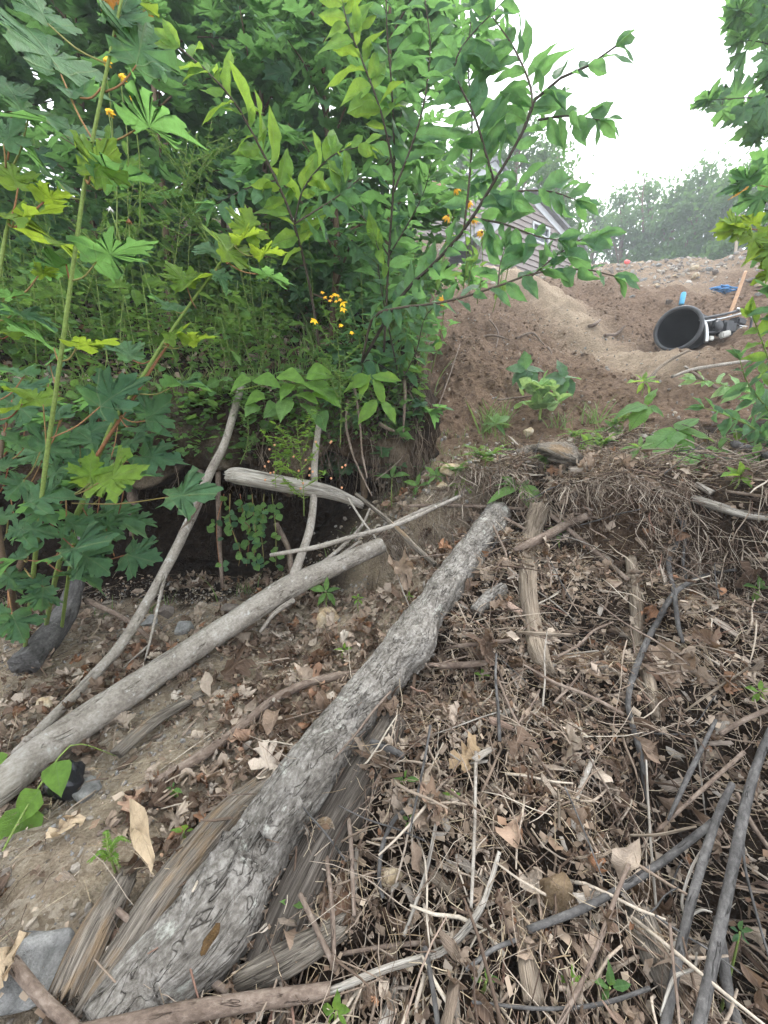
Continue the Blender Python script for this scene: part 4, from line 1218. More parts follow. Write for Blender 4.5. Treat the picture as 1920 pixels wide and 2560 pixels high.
# named sticks
ST = [
 ('branch', 'pinkish tan branch crossing the bottom of the frame over the thick log', [(190, 2590), (470, 2530), (640, 2502), (825, 2478)], [30, 30, 27, 25], 'bark_brown', dict(ds=[.66, .70, .735, .76], amp=.04)),
 ('twig', 'white stripped twig rising from the end of the pinkish branch', [(820, 2480), (970, 2420), (1110, 2375), (1190, 2290), (1225, 2210), (1248, 2130)], [11, 11, 12, 12, 9, 7], 'wood_pale', dict(ds=[.76, .79, .83, .90, .95, .99])),
 ('branch', 'short brown branch end over the grey rock in the lower corner', [(30, 2405), (110, 2500), (200, 2580)], [19, 19, 20], 'bark_brown', dict(ds=[.80, .75, .70], amp=.05)),
 ('stick', 'straight grey stick laid slantwise across the split timber', [(292, 2275), (400, 2365), (570, 2480)], [9, 10, 11], 'bark_brown', dict(ds=[.90, .84, .77])),
 ('branch', 'dark bent branch crossing from the slat up to the dark poles', [(1320, 2325), (1480, 2260), (1640, 2165), (1790, 2050)], [18, 18, 19, 17], 'bark_dark', dict(ds=[.87, .90, .95, 1.0])),
 ('branch', 'pale root continuing left of the slat towards the white twig', [(850, 2385), (1000, 2362), (1150, 2350), (1290, 2320)], [9, 11, 13, 14], 'bark_brown', dict(lifts=[.01, .02, .03, .03])),
 ('stick', 'straight thin tan stick leaning across the dark branch', [(1395, 2570), (1480, 2400), (1540, 2240), (1572, 2160)], [14, 12, 11, 10], 'bark_brown', dict(ds=[.70, .78, .84, .88])),
 ('twig', 'curved twig with a pale peeled tip reaching to the dark poles', [(1180, 2505), (1360, 2522), (1500, 2510), (1625, 2470)], [7, 8, 9, 9], 'bark_dark', dict(ds=[.73, .72, .72, .73])),
 ('stick', 'reddish straight stick leaning on the rotten log under the stub', [(815, 2125), (830, 2270), (835, 2410)], [8, 9, 9], 'bark_brown', dict(ds=[1.0, .92, .86])),
 ('stick', 'long thin straight stick with a side twig right of the sawn stub', [(855, 1955), (875, 2080), (885, 2290)], [7, 8, 8], 'bark_brown', dict(ds=[1.16, 1.06, .92])),
 ('stick', 'slanting brown stick meeting the reddish stick at its foot', [(750, 2235), (800, 2340), (840, 2425)], [8, 9, 9], 'bark_brown', dict(ds=[.93, .88, .84])),
 ('twig', 'arched black twig bending down over a mottled stone', [(1030, 2015), (985, 2050), (955, 2120), (948, 2200), (958, 2245)], [7, 8, 8, 8, 7], 'bark_dark', dict(ds=[1.08, 1.04, 1.0, .97, .96])),
 ('stick', 'pale straight stick standing on the heap past the tan oak leaf', [(1190, 1880), (1186, 2080), (1178, 2270)], [6, 6, 6], 'bark_pale', dict(ds=[1.17, 1.05, .94])),
 ('stick', 'white peeled stick slanting under the pointed red leaf', [(1090, 2060), (1065, 2180), (1010, 2340)], [6, 7, 7], 'wood_pale', dict(ds=[1.02, .97, .90])),
 ('stick', 'grey stick dropping from the white twig to the frame bottom', [(1062, 2370), (1080, 2460), (1100, 2600)], [10, 10, 11], 'bark_dark', dict(ds=[.84, .78, .71])),
 ('branch', 'dark burnt looking branch end near the twin poles foot', [(1165, 2425), (1230, 2375), (1290, 2350)], [9, 11, 10], 'bark_dark', dict(ds=[.80, .83, .85])),
 ('pole', 'dark grey pole leaning on the heap, right one of the pair', [(1730, 2640), (1790, 2370), (1840, 2130), (1880, 1950), (1930, 1820), (1990, 1700)], [52, 46, 42, 36, 30, 24], 'bark_dark', dict(ds=[.66, .76, .87, .98, 1.07, 1.16], amp=.11, sides=20, seg=70)),
 ('pole', 'dark grey pole leaning on the heap, left one of the pair', [(1650, 2640), (1690, 2420), (1740, 2210), (1790, 2050), (1830, 1960)], [42, 40, 36, 32, 26], 'bark_dark', dict(ds=[.68, .77, .88, .98, 1.05], amp=.11, sides=20, seg=60)),
 ('branch', 'dark rotten branch with a pale splinter in the shadow right of the poles', [(1865, 2620), (1820, 2480), (1795, 2300)], [30, 32, 26], 'bark_dark', dict(ds=[.76, .86, .98], sides=14)),
 ('twig', 'thin grey twig hanging beside the dark poles', [(1860, 2040), (1860, 2150), (1890, 2280), (1925, 2400)], [7, 7, 7, 7], 'bark_dark', dict(ds=[1.0, .94, .88, .83])),
 ('stick', 'brown stick at the frame edge slanting behind the poles', [(1840, 1980), (1880, 2060), (1930, 2130)], [12, 12, 12], 'bark_brown', dict(ds=[1.04, 1.0, .96])),
 ('twig', 'long dark curved twig sweeping down the middle of the heap', [(1840, 1424), (1760, 1440), (1690, 1480), (1640, 1560), (1610, 1620), (1580, 1700), (1570, 1760), (1580, 1810), (1600, 1880), (1612, 1960), (1620, 2010)], [5, 7, 9, 10, 11, 11, 10, 10, 10, 9, 5], 'bark_dark', dict(ds=[1.84, 1.78, 1.70, 1.60, 1.53, 1.43, 1.37, 1.32, 1.25, 1.17, 1.13], seg=60)),
 ('twig', 'forked grey twig standing above the curved dark twig', [(1712, 1300), (1700, 1345), (1672, 1400), (1685, 1480), (1695, 1560), (1708, 1605)], [6, 7, 8, 8, 8, 6], 'bark_dark', dict(ds=[1.98, 1.9, 1.80, 1.70, 1.62, 1.57], seg=40)),
 ('twig', 'thin side twig beside the forked grey twig', [(1690, 1275), (1712, 1340), (1708, 1400), (1718, 1460)], [5, 5, 5, 5], 'bark_dark', dict(ds=[2.0, 1.9, 1.83, 1.75])),
 ('stick', 'broken pale stick poking out left below the debris lip', [(1285, 1375), (1340, 1352), (1420, 1310), (1470, 1290)], [8, 16, 16, 15], 'bark_brown', dict(ds=[2.0, 2.02, 2.1, 2.15])),
 ('stick', 'brown stick slanting from the debris lip down to the tan pole', [(1375, 1285), (1440, 1340), (1500, 1390), (1570, 1450)], [8, 9, 10, 9], 'bark_brown', dict(ds=[2.15, 2.05, 1.96, 1.85])),
 ('stick', 'long thin whitish stick over the wash from the bank to the heap', [(675, 1388), (790, 1368), (870, 1345), (1000, 1308), (1150, 1240)], [7, 9, 9, 8, 6], 'bark_pale', dict(ds=[2.02, 2.08, 2.13, 2.2, 2.35])),
 ('stick', 'split straight stick running from the driftwood down to the thick log', [(890, 1235), (980, 1310), (1040, 1370), (1088, 1412)], [7, 9, 10, 10], 'wood_grey', dict(ds=[2.28, 2.2, 2.13, 2.08])),
 ('twig', 'thin grey twig crossing behind the whitish stick', [(760, 1440), (840, 1380), (900, 1320), (925, 1270)], [8, 7, 6, 4], 'bark_pale', dict(ds=[2.2, 2.26, 2.32, 2.36])),
 ('twig', 'thin twig crossing steeply under the driftwood end', [(870, 1245), (905, 1300), (940, 1345)], [4, 4, 4], 'bark_pale', dict(ds=[2.28, 2.24, 2.2])),
 ('stick', 'brown stick lying along the crest edge above the log end', [(1020, 1265), (1130, 1263), (1310, 1272)], [5, 7, 6], 'bark_brown', dict(ds=[2.42, 2.44, 2.4])),
 ('stick', 'grey bent stick on the gravelly lip of the heap', [(975, 1315), (1060, 1275), (1130, 1250), (1165, 1225)], [8, 9, 8, 7], 'bark_pale', dict(ds=[2.36, 2.42, 2.46, 2.5])),
 ('twig', 'thin brown twig draped over the upper end of the thick log', [(1218, 1285), (1245, 1340), (1265, 1385), (1262, 1405)], [4, 4, 4, 3], 'bark_brown', dict(ds=[2.22, 2.1, 2.02, 2.0])),
 ('stick', 'reddish stick lying across the top of the log end', [(1225, 1280), (1270, 1300), (1315, 1325)], [5, 6, 5], 'bark_brown', dict(ds=[2.25, 2.2, 2.16])),
 ('stick', 'tan pointed stick lying flat left of the netting', [(1110, 1622), (1200, 1608), (1400, 1592)], [6, 8, 7], 'bark_brown', dict(ds=[1.72, 1.70, 1.66])),
 ('stick', 'pale snapped stalk lying above the netting', [(1290, 1580), (1360, 1585), (1430, 1588)], [5, 8, 7], 'wood_tan', dict(ds=[1.68, 1.67, 1.66])),
 ('branch', 'brown branch lying in the wash just above the leaf drift', [(1060, 1660), (930, 1680), (800, 1700), (700, 1740), (600, 1820), (480, 1905), (380, 1960)], [10, 15, 15, 17, 18, 20, 16], 'bark_brown', dict(lifts=[.04, .04, .035, .03, .03, .03, .02], amp=.12, sides=14, seg=60)),
 ('branch', 'grey branch stub lying right of the burl of the thick log', [(1100, 1665), (1170, 1662), (1230, 1655)], [12, 13, 10], 'bark_brown', dict(ds=[1.58, 1.60, 1.62])),
 ('branch', 'dark broken branch poking out under the thick log at mid length', [(930, 1855), (980, 1875), (1010, 1890)], [13, 12, 10], 'bark_dark', dict(ds=[1.26, 1.25, 1.24])),
 ('stick', 'long tan stalk slanting up from the heap near the frame edge', [(1710, 1780), (1780, 1730), (1870, 1670)], [5, 6, 5], 'wood_tan', dict(ds=[1.25, 1.3, 1.36])),
 ('stick', 'stout brown stick entering at the frame edge above the poles', [(1800, 1835), (1860, 1800), (1930, 1770)], [11, 12, 12], 'bark_brown', dict(ds=[1.17, 1.18, 1.2])),
 ('stick', 'reddish brown stick slanting down to the tip of the dark branch', [(1860, 1880), (1760, 1970), (1640, 2080)], [10, 10, 8], 'bark_brown', dict(ds=[1.1, 1.05, 1.0])),
 ('twig', 'speckled grey twig above the crossing of dark branch and pole', [(1790, 1800), (1740, 1900), (1700, 1985), (1670, 2050)], [9, 12, 12, 7], 'bark_dark', dict(ds=[1.18, 1.1, 1.05, 1.0])),
 ('stick', 'pale straw coloured stick lying level above the dark branch', [(1575, 2088), (1650, 2086), (1740, 2066)], [6, 7, 6], 'wood_tan', dict(ds=[1.0, .99, .99])),
 ('stick', 'thin upright white stalk crossing the dark branch', [(1615, 1900), (1625, 2080), (1640, 2265)], [5, 6, 6], 'wood_pale', dict(ds=[1.14, 1.0, .91])),
 ('stick', 'knobbly tan twig lying above the round brown stone', [(1440, 2145), (1500, 2140), (1545, 2120)], [6, 8, 6], 'wood_tan', dict(ds=[.98, .98, .99])),
 ('stick', 'peeled orange tipped stick pointing down at the heap middle', [(1395, 1975), (1398, 2020), (1398, 2070)], [6, 8, 8], 'wood_tan', dict(ds=[1.08, 1.05, 1.02])),
 ('stick', 'grey broken stick leaning in the heap above the orange tipped stick', [(1480, 1900), (1455, 1960), (1440, 2000)], [12, 14, 10], 'bark_pale', dict(ds=[1.14, 1.1, 1.07])),
 ('stick', 'thin long twig from the white flower seedling up towards the log', [(1245, 1700), (1290, 1800), (1370, 1930), (1440, 2010)], [5, 5, 5, 4], 'bark_brown', dict(ds=[1.42, 1.3, 1.15, 1.07])),
 ('branch', 'thin branch in the shadow under the bank beside the soil lump', [(545, 1180), (548, 1330), (556, 1470)], [10, 8, 6], 'bark_brown', dict(ds=[2.5, 2.45, 2.4])),
 ('branch', 'bent root standing in the shadow left of the forked branch', [(690, 1310), (720, 1370), (728, 1430)], [10, 10, 8], 'bark_brown', dict(ds=[2.45, 2.38, 2.25])),
 ('branch', 'dark twisted branch lying in the shade under the leaning branch', [(215, 1500), (310, 1545), (380, 1600)], [11, 9, 6], 'bark_brown', dict(ds=[2.2, 2.1, 2.0])),
 ('stick', 'tan split stick lying on the soil below the black drum', [(1618, 950), (1660, 910), (1720, 876)], [5, 6, 5], 'wood_tan', dict(ds=[3.75, 3.9, 4.1])),
 ('stick', 'long grey stick running to the frame edge below the engine', [(1680, 942), (1740, 922), (1860, 904), (1960, 890)], [5, 6, 6, 6], 'bark_pale', dict(ds=[3.6, 3.62, 3.6, 3.55])),
 ('stick', 'short brown stick slanting down from the long grey stick', [(1725, 928), (1760, 950), (1800, 975)], [6, 6, 5], 'bark_brown', dict(ds=[3.55, 3.5, 3.42])),
 ('branch', 'dark grey branch disappearing under the leafy bush at the frame edge', [(1835, 1110), (1880, 1125), (1960, 1150)], [13, 14, 14], 'bark_dark', dict(ds=[2.62, 2.58, 2.5])),
 ('stick', 'reddish straight stick on the heap edge below the leafy bush', [(1815, 1228), (1870, 1236), (1960, 1248)], [6, 6, 6], 'bark_brown', dict(ds=[2.3, 2.26, 2.2])),
 ('branch', 'cut branch end sticking out of the heap crest', [(1740, 1210), (1780, 1232)], [9, 12], 'bark_pale', dict(ds=[2.45, 2.35])),
 ('root', 'short hooked root lying on the sandy ridge', [(1470, 815), (1485, 812), (1500, 800)], [4, 6, 4], 'bark_brown', dict(lifts=[.03, .05, .05])),
 ('root', 'curved pale root lying in the soil left of the drum', [(1512, 838), (1540, 835), (1562, 815)], [5, 5, 4], 'bark_brown', dict(lifts=[.03, .04, .05])),
]
THICK = {'pinkish tan': .66, 'short brown': .7, 'straight grey': .75, 'pole leaning': .40, 'dark rotten': .6}
for nm, lab, ptsx, rp, mt_, kw in ST:
    f_ = next((v for k, v in THICK.items() if k in lab), .68)
    f_ *= .68 if ptsx[0][1] > 1750 and max(q[0] for q in ptsx) > 1250 else 1
    stick(nm, lab, ptsx, [q * f_ for q in rp], mt_, nm, **kw)

# pale vine strands winding over the twin poles
for lab, P, in [('pale bare vine tendril curling over the poles low down', [(1650, 2540), (1670, 2480), (1690, 2440), (1735, 2420), (1742, 2380)]), ('pale bare vine tendril arching over the poles higher up', [(1712, 2330), (1722, 2295), (1750, 2275), (1780, 2280)]),
                ('thin peeled tendril winding along the poles', [(1680, 2372), (1710, 2300), (1705, 2250), (1725, 2180), (1745, 2140), (1765, 2110)])]:
    d0 = .74 if 'low' in lab else .80 if 'higher' in lab else .84
    Pw = [W(px, py, d0 + (2540 - py) * .00030 - .02) for px, py in P]
    V, F, bk = tube(Pw, [.0025, .003, .003, .0015], 6, 40)
    tag(link('tendril', mesh_np('tendril', V - Pw[0], F, M['wood_pale'], {'bk': bk}), None, Pw[0]), lab, 'vine')

# medium sticks strewn over the heap, each one lying loose on it
tw_me = []
for k in range(5):
    V, F, bk = tube(np.array([(0, 0, 0), (.012 * (k - 2), .33, .01), (-.008 * k, .66, .015), (.01, 1, 0)]), [.022, .02, .018, .012], 8, 14, .12, 30, k)
    tw_me.append([mesh_np('loose_stick', V, F, M[m_], {'bk': bk * .25}) for m_ in ('bark_brown', 'bark_dark', 'bark_pale', 'wood_tan')])
x, y = sample_xy(130, f_heap, rmin=.75, rmax=2.9, amax=44)
T = ground_frames(x, y, .06 + .05 * RNG.random(len(x)), .16)
for k in range(len(x)):
    mi = int(RNG.choice([0, 0, 0, 0, 0, 1, 1, 1, 2]))
    o = link('loose_stick', tw_me[k % 5][mi])
    s = .10 + .26 * RNG.random()
    o.matrix_basis = Matrix(T[k].tolist()) @ Matrix.Diagonal((s * (.4 + .4 * RNG.random()), s, s * .5, 1))
    wh = 'low on the brush heap' if y[k] < 1.25 else 'halfway up the brush heap' if y[k] < 1.9 else 'just below the matted crest of the brush heap'
    tag(o, ('long ' if s > .25 else 'short ') + ['brown', 'dark grey', 'pale grey', 'peeled tan'][mi] + ' loose stick lying ' + wh, 'stick', 'loose sticks strewn on the brush heap')

# ---------------------------------------------------------------- stones
def stone(name, label, px, py, d, size, mat, seed, rot=(0, 0, 0), lift=0, facets=1, flat=True, res=3):
    p = GW(px, py, d, size[2] * .45) if d else G(px, py, lift)
    o = link(name, angular_mesh(name, *size, M[mat], seed) if flat else rock_mesh(name, *size, M[mat], seed, res=res, flat=False))
    o.location = p; o.rotation_euler = rot
    return tag(o, label, 'stone')
# wedge shaped tan rock
V = np.array([(-.085, -.05, -.03), (.09, -.04, -.03), (.07, .06, -.03), (-.07, .06, -.03), (-.06, -.03, .04), (-.015, -.005, .075), (.02, .03, .06), (-.05, .04, .05), (.055, -.015, .0)], float)
import bmesh
bm = bmesh.new()
for v in V: bm.verts.new(v)
bmesh.ops.convex_hull(bm, input=bm.verts[:])
bmesh.ops.subdivide_edges(bm, edges=bm.edges[:], cuts=3, use_grid_fill=True)
for v in bm.verts:
    c = np.array(v.co); v.co = c + .004 * np.array([vn(c * 40, 1), vn(c * 40, 2), vn(c * 40, 3)])
me = bpy.data.meshes.new('wedge_rock'); bm.to_mesh(me); bm.free(); me.materials.append(M['stone_tan'])
o = link('wedge_rock', me); o.location = G(822, 1548, .02); o.rotation_euler = (0, 0, .15)
tag(o, 'wedge shaped tan rock with a rusty face on the gravel of the wash', 'stone')
stone('round_stone', 'egg shaped brown stone lodged in the heap above the dark branch', 1390, 2235, .93, (.045, .04, .065), 'stone_brown', 11, (.2, -.35, .2), flat=False, res=4)
stone('mottled_stone', 'mottled tan stone below the arched black twig', 975, 2195, .97, (.035, .025, .04), 'stone_tan', 12, (.3, .2, .1), flat=False, res=4)
stone('grey_rock', 'angular speckled grey rock in the lower corner under a big tan leaf', 70, 2430, .83, (.10, .075, .05), 'stone_grey', 23, (.5, .2, .5))
stone('flat_stone', 'flat grey stone in the shade under the bank', 455, 1572, 2.1, (.07, .05, .045), 'stone_grey', 14, (.2, .1, .6))
stone('shade_stone', 'pale green grey stone beside the side twig in the shade', 375, 1555, 2.1, (.05, .05, .045), 'stone_grey', 15, (.2, .1, .2))
stone('shade_stone', 'reddish stone at the back of the undercut', 415, 1530, 2.2, (.055, .05, .05), 'stone_dark', 16)
stone('shade_stone', 'dark reddish stone on the shaded floor near the hanging root', 575, 1515, 2.2, (.06, .05, .035), 'stone_dark', 17)
stone('tan_cobble', 'cream coloured cobble on the lip of the heap beside sprouting leaves', 1105, 1215, 2.68, (.05, .04, .035), 'stone_tan', 18)
stone('tan_cobble', 'pale cobble half sunk below the woolly plant', 1322, 1080, 3.2, (.07, .05, .045), 'stone_tan', 19)
stone('tan_lump', 'sandy lump of soil on the lip near the ferny weeds', 1130, 1178, 2.85, (.10, .07, .05), 'stone_tan', 20, flat=False)
stone('grey_cobble', 'greenish grey stone next to the black plastic bundle', 215, 1975, 1.27, (.05, .05, .03), 'stone_grey', 21)
stone('white_pebble', 'small white stone right of the wedge shaped rock', 1000, 1513, 2.0, (.028, .02, .018), 'stone_tan', 22)
stone('tan_cobble', 'tan stone on the wash floor between slim log and bank foot', 120, 1755, 1.6, (.05, .04, .03), 'stone_tan', 24)
for k, (px, py, r_) in enumerate([(1500, 668, 9), (1530, 672, 8), (1600, 658, 10), (1645, 664, 9), (1700, 668, 12), (1735, 672, 12), (1770, 674, 10), (1790, 680, 14), (1690, 690, 9), (1610, 700, 11), (1880, 700, 14), (1905, 712, 16), (1900, 735, 14), (1840, 745, 12), (1640, 715, 10), (1580, 742, 8), (1672, 755, 12), (1740, 690, 14)]):
    p = G(px, py)
    s = r_ * depth(p) / FPX
    o = link('crest_stone', angular_mesh('crest_stone', s * 1.1, s * .8, s * .6, M[('stone_grey', 'stone_dark', 'stone_tan')[k % 3]], 70 + k)); o.location = p; o.rotation_euler = (0, 0, k)
    tag(o, ('larger' if r_ > 11 else 'smaller') + ' angular stone in the crest rubble ' + ('left of the blue can' if px < 1690 else 'between can and shovel' if px < 1800 else 'right of the shovel handle'), 'stone', 'larger stones in the crest rubble')

# ---------------------------------------------------------------- rubbish on the slope
o = link('plastic_bundle', rock_mesh('plastic_bundle', .06, .06, .065, M['bag_plastic'], 31, res=4, flat=False))
me = o.data
co = np.array([v.co[:] for v in me.vertices])
co *= (1 + .10 * np.abs(fbm(co * 38, 3, 4)) - .05)[:, None]
me.vertices.foreach_set('co', co.astype(np.float32).ravel())
o.location = G(163, 1955, .05)
tag(o, 'crumpled black plastic bundle under the heart shaped leaves', 'plastic bag')
# torn plastic netting
b = B()
nw, nh = 22, 9
base = W(1480, 1600, 1.66)
for i in range(nw):
    x0 = -.17 + i * .016
    b.add(*boxv(x0, x0 + .0018, -.06, .06, -.001 + .006 * math.sin(i * .8), .001 + .006 * math.sin(i * .8)))
for j in range(nh):
    y0 = -.06 + j * .015
    b.add(*boxv(-.17, .17, y0, y0 + .0018, .0005, .0022))
o = link('plastic_netting', b.mesh('plastic_netting', M['black_plastic'], flat=True)); o.location = base; o.rotation_euler = (1.0, .12, -.1)
tag(o, 'scrap of black plastic netting poking out above the rotten board', 'netting')
# bright tin can in the hole
def lathe(prof, n=28):
    a = np.arange(n) * 2 * math.pi / n
    V = np.array([(r * math.cos(t), r * math.sin(t), z) for r, z in prof for t in a])
    Q = []
    for j in range(len(prof) - 1):
        for k in range(n):
            Q.append((j * n + k, j * n + (k + 1) % n, (j + 1) * n + (k + 1) % n, (j + 1) * n + k))
    return V, np.array(Q)
def drum_frame(p, ax):
    return Matrix(frame(p, np.cross(ax, [.3, .1, 1]), ax).tolist())

# black drum lying in the soil, mouth to the viewer
dp = W(1694, 822, 4.72)
dr = thing('black_drum', 'big black plastic drum lying with its open mouth facing down the slope', 'drum', dp)
ax = nrm(np.array([.80, .62, .10]))
Mx = drum_frame((0, 0, 0), ax)
for nm, prof, mt_ in [('shell', [(.24, 0), (.238, .06), (.230, .30), (.22, .70), (.0, .705)], 'black_plastic'), ('inner_wall', [(.222, .004), (.219, .06), (.208, .67), (.0, .675)], 'black_plastic'),
                      ('rim', [(.220, .03), (.217, -.006), (.224, -.016), (.240, -.018), (.254, -.01), (.258, .01), (.254, .035), (.240, .04)], 'drum_rim')]:
    V, Q = lathe(prof, 64)
    o = link(nm, mesh_np(nm, V, Q, M[mt_]), dr); o.matrix_basis = Mx

# small petrol engine in a tubular frame behind it
eng = thing('engine_machine', 'small petrol engine in a silver tube frame beside the black drum', 'engine', W(1800, 835, 4.75))
eb = np.array(eng.location)
def etube(nm, P, r, mt_, n=10, seg=16):
    V, F, bk = tube(P, [r, r], n, seg)
    return link(nm, mesh_np(nm, V - eb, F, M[mt_]), eng)
etube('frame_tube', [W(1752, 797, 4.6), W(1763, 812, 4.6), W(1766, 835, 4.6), W(1765, 856, 4.6)], .022, 'steel')
etube('frame_tube', [W(1750, 797, 4.6), W(1800, 788, 4.75), W(1850, 776, 4.95)], .016, 'engine_dark')
etube('frame_tube', [W(1755, 805, 4.62), W(1805, 796, 4.78), W(1852, 784, 4.98)], .012, 'steel')
etube('frame_tube', [W(1843, 772, 4.9), W(1855, 776, 4.9), W(1880, 796, 4.9)], .016, 'steel')
etube('frame_tube', [W(1765, 832, 4.62), W(1790, 830, 4.7), W(1830, 826, 4.9)], .012, 'engine_dark')
etube('frame_tube', [W(1880, 796, 4.9), W(1870, 830, 4.9), W(1830, 845, 4.85)], .014, 'engine_dark')
def ebox(nm, px, py, d, sx, sy, sz, mt_, rot=(0, 0, .2), seed=0, fl=False):
    o = link(nm, rock_mesh(nm, sx, sy, sz, M[mt_], seed, res=3, flat=fl), eng)
    o.location = W(px, py, d) - eb; o.rotation_euler = rot
    return o
def rbox(nm, px, py, d, sx, sy, sz, mt_, rot=(0, 0, .2)):
    bmx = bmesh.new(); bmesh.ops.create_cube(bmx, size=1)
    bmesh.ops.scale(bmx, vec=(sx, sy, sz), verts=bmx.verts)
    bmesh.ops.bevel(bmx, geom=bmx.edges[:], offset=min(sx, sy, sz) * .22, segments=2, affect='EDGES')
    me = bpy.data.meshes.new(nm); bmx.to_mesh(me); bmx.free(); me.materials.append(M[mt_])
    o = link(nm, me, eng); o.location = W(px, py, d) - eb; o.rotation_euler = rot
    return o
rbox('engine_block', 1812, 822, 4.82, .22, .16, .17, 'engine_dark')
rbox('fuel_tank', 1842, 806, 4.9, .16, .14, .09, 'engine_dark', (.1, .1, .3))
rbox('air_filter', 1792, 812, 4.72, .11, .06, .11, 'engine_dark', (0, .2, .2))
rbox('muffler_cover', 1812, 836, 4.68, .13, .06, .075, 'engine_pale', (0, -.25, .2))
rbox('bracket', 1777, 846, 4.62, .06, .04, .05, 'engine_pale')
for j in range(5):
    rbox('cooling_fin', 1848, 818 + j * 5, 4.8, .12, .10, .008, 'steel')
V, Q = lathe([(.0, .012), (.05, .012), (.062, 0), (.062, -.02)], 24)
o = link('starter_cap', mesh_np('starter_cap', V, Q, M['engine_dark']), eng); o.location = W(1798, 814, 4.66) - eb; o.rotation_euler = (1.5, 0, .2)

# shovel with only its ash handle showing
sh = thing('shovel', 'wooden shovel handle stuck upright in the soil behind the engine', 'shovel', G(1822, 790))
hb = np.array(sh.location)
d0 = depth(hb)
V, F, bk = tube([W(1822, 792, d0), W(1842, 740, d0 + .02), W(1864, 679, d0 + .06)], [.024, .024, .023, .018], 16, 24)
link('handle', mesh_np('handle', V - hb, F, M['handle_wood']), sh)
V, F, bk = tube([W(1820, 797, d0), W(1816, 808, d0)], [.028, .03], 14, 4)
link('socket', mesh_np('socket', V - hb, F, M['steel']), sh)
# can, rope, marker
cp_ = G(1703, 762, 0)
cn = thing('drink_can', 'bright blue drink can standing on the soil above the drum', 'can', cp_)
s = depth(cp_) * 29 / FPX
V, Q = lathe([(0, 0), (.17 * s, 0), (.20 * s, .06 * s), (.20 * s, .88 * s), (.16 * s, .97 * s), (.16 * s, s)], 24)
link('body', mesh_np('body', V, Q, M['can_blue']), cn)
V, Q = lathe([(.16 * s, s * .985), (0, s * .985)], 24)
link('lid', mesh_np('lid', V, Q, M['steel']), cn)
cn.rotation_euler = (0, .12, 0)
rp = G(1815, 735, 0)
P = []
r_ = np.random.default_rng(5)
s = depth(rp) / FPX
P = [(r_.normal() * 20 * s, r_.normal() * 12 * s, .03 + abs(r_.normal()) * 8 * s) for _ in range(26)]
V, F, bk = tube(np.array(P), [2.4 * s, 2.4 * s], 6, 240)
tag(link('rope_tangle', mesh_np('rope_tangle', V, F, M['rope_blue']), None, rp), 'tangled blue rope lying on the rubble below the crest', 'rope')
mp = G(1567, 668, 0)
V, F, bk = tube([(0, 0, 0), (0, 0, .12)], [.012, .012], 8, 3)
mk = thing('marker_stake', 'small pinkish red marker on the crest of the spoil', 'marker', mp)
link('stake', mesh_np('stake', V, F, M['handle_wood']), mk)
o = link('flag', rock_mesh('flag', .09, .05, .06, M['marker_pink'], 2, res=2, flat=False), mk); o.location = (0, 0, .12)

# ---------------------------------------------------------------- loose dead leaves that stand out, one by one
BIGL = [('big tan leaf lying on the grey rock in the lower corner', (-20, 2480), (95, 2290), .78, 1, 'dead_tan', (.1, -.3, 1)),
        ('tan oak leaf with deep lobes on the open heap below the log', (1130, 1930), (1195, 1850), 1.17, 0, 'dead_tan', None),
        ('pale oak leaf beside the split timber top', (640, 1870), (715, 1950), 1.3, 0, 'dead_leaf', None),
        ('pointed reddish leaf hanging over the heap above the white stick', (1070, 1965), (1100, 2080), 1.04, 5, 'dead_leaf', None),
        ('long curled grey leaf hanging on the wash between bundle and timber', (320, 2010), (385, 2200), 1.05, 7, 'dead_tan', None, .4),
        ('curled orange brown leaf below the black plastic bundle', (120, 2080), (260, 2045), 1.13, 3, 'dead_tan', None, .6),
        ('large curled pale leaf right of the curved dark twig', (1650, 1625), (1690, 1750), 1.4, 4, 'dead_leaf', None),
        ('grey maple leaf with pointed lobes near the frame edge on the heap', (1880, 1420), (1850, 1490), 1.68, 6, 'dead_leaf', None),
        ('dead leaf dangling from the debris lip over the slim log end', (1000, 1405), (1020, 1500), 2.1, 5, 'dead_leaf', None),
        ('orange dead leaf on the gravel left of the wedge shaped rock', (570, 1680), (650, 1650), 1.85, 4, 'dead_leaf', None),
        ('pale twisted leaf lying against the split log top', (690, 1760), (660, 1870), 1.42, 9, 'dead_leaf', None),
        ('brown leaf curled over the dark branch near its middle', (1590, 2110), (1545, 2210), .95, 8, 'dead_leaf', None),
        ('broad brown leaf in the shadow at the right of the poles', (1850, 2420), (1935, 2540), .80, 2, 'dead_leaf', None),
        ('broad tan leaf on the bottom edge right of the white sliver', (1170, 2480), (1270, 2590), .72, 9, 'dead_leaf', None),
        ('drooping grey leaf below the stalk beside the netting', (1200, 1600), (1260, 1690), 1.6, 6, 'dead_leaf', None),
        ('dark maroon leaf lying on the heap by the grey broken stick', (1590, 1850), (1660, 1900), 1.2, 8, 'dead_leaf', None),
        ('pale leaf standing against the thick log above the drift of leaves', (790, 1720), (830, 1800), 1.4, 9, 'dead_leaf', None)]
for lab, b0, b1, d, k, mt_, nn, *wd2 in BIGL:
    P0, P1 = GW(*b0, d, .055), GW(*b1, d, .055)
    g0 = H(P0[0], P0[1]) + .02
    if P0[2] < g0: P0[2] = g0
    g1 = H(P1[0], P1[1]) + .02
    if P1[2] < g1: P1[2] = g1
    L = np.linalg.norm(P1 - P0)
    mt = frame(P0, P1 - P0, np.array(nn or (CAM - P0) + [0, 0, .6]))
    o = link('dead_leaf', leaf_mesh('dead', mt_, k)); o.matrix_basis = Matrix(mt.tolist()) @ Matrix.Diagonal((L * (wd2[0] if wd2 else .85), L, L, 1))
    tag(o, lab, 'leaf')
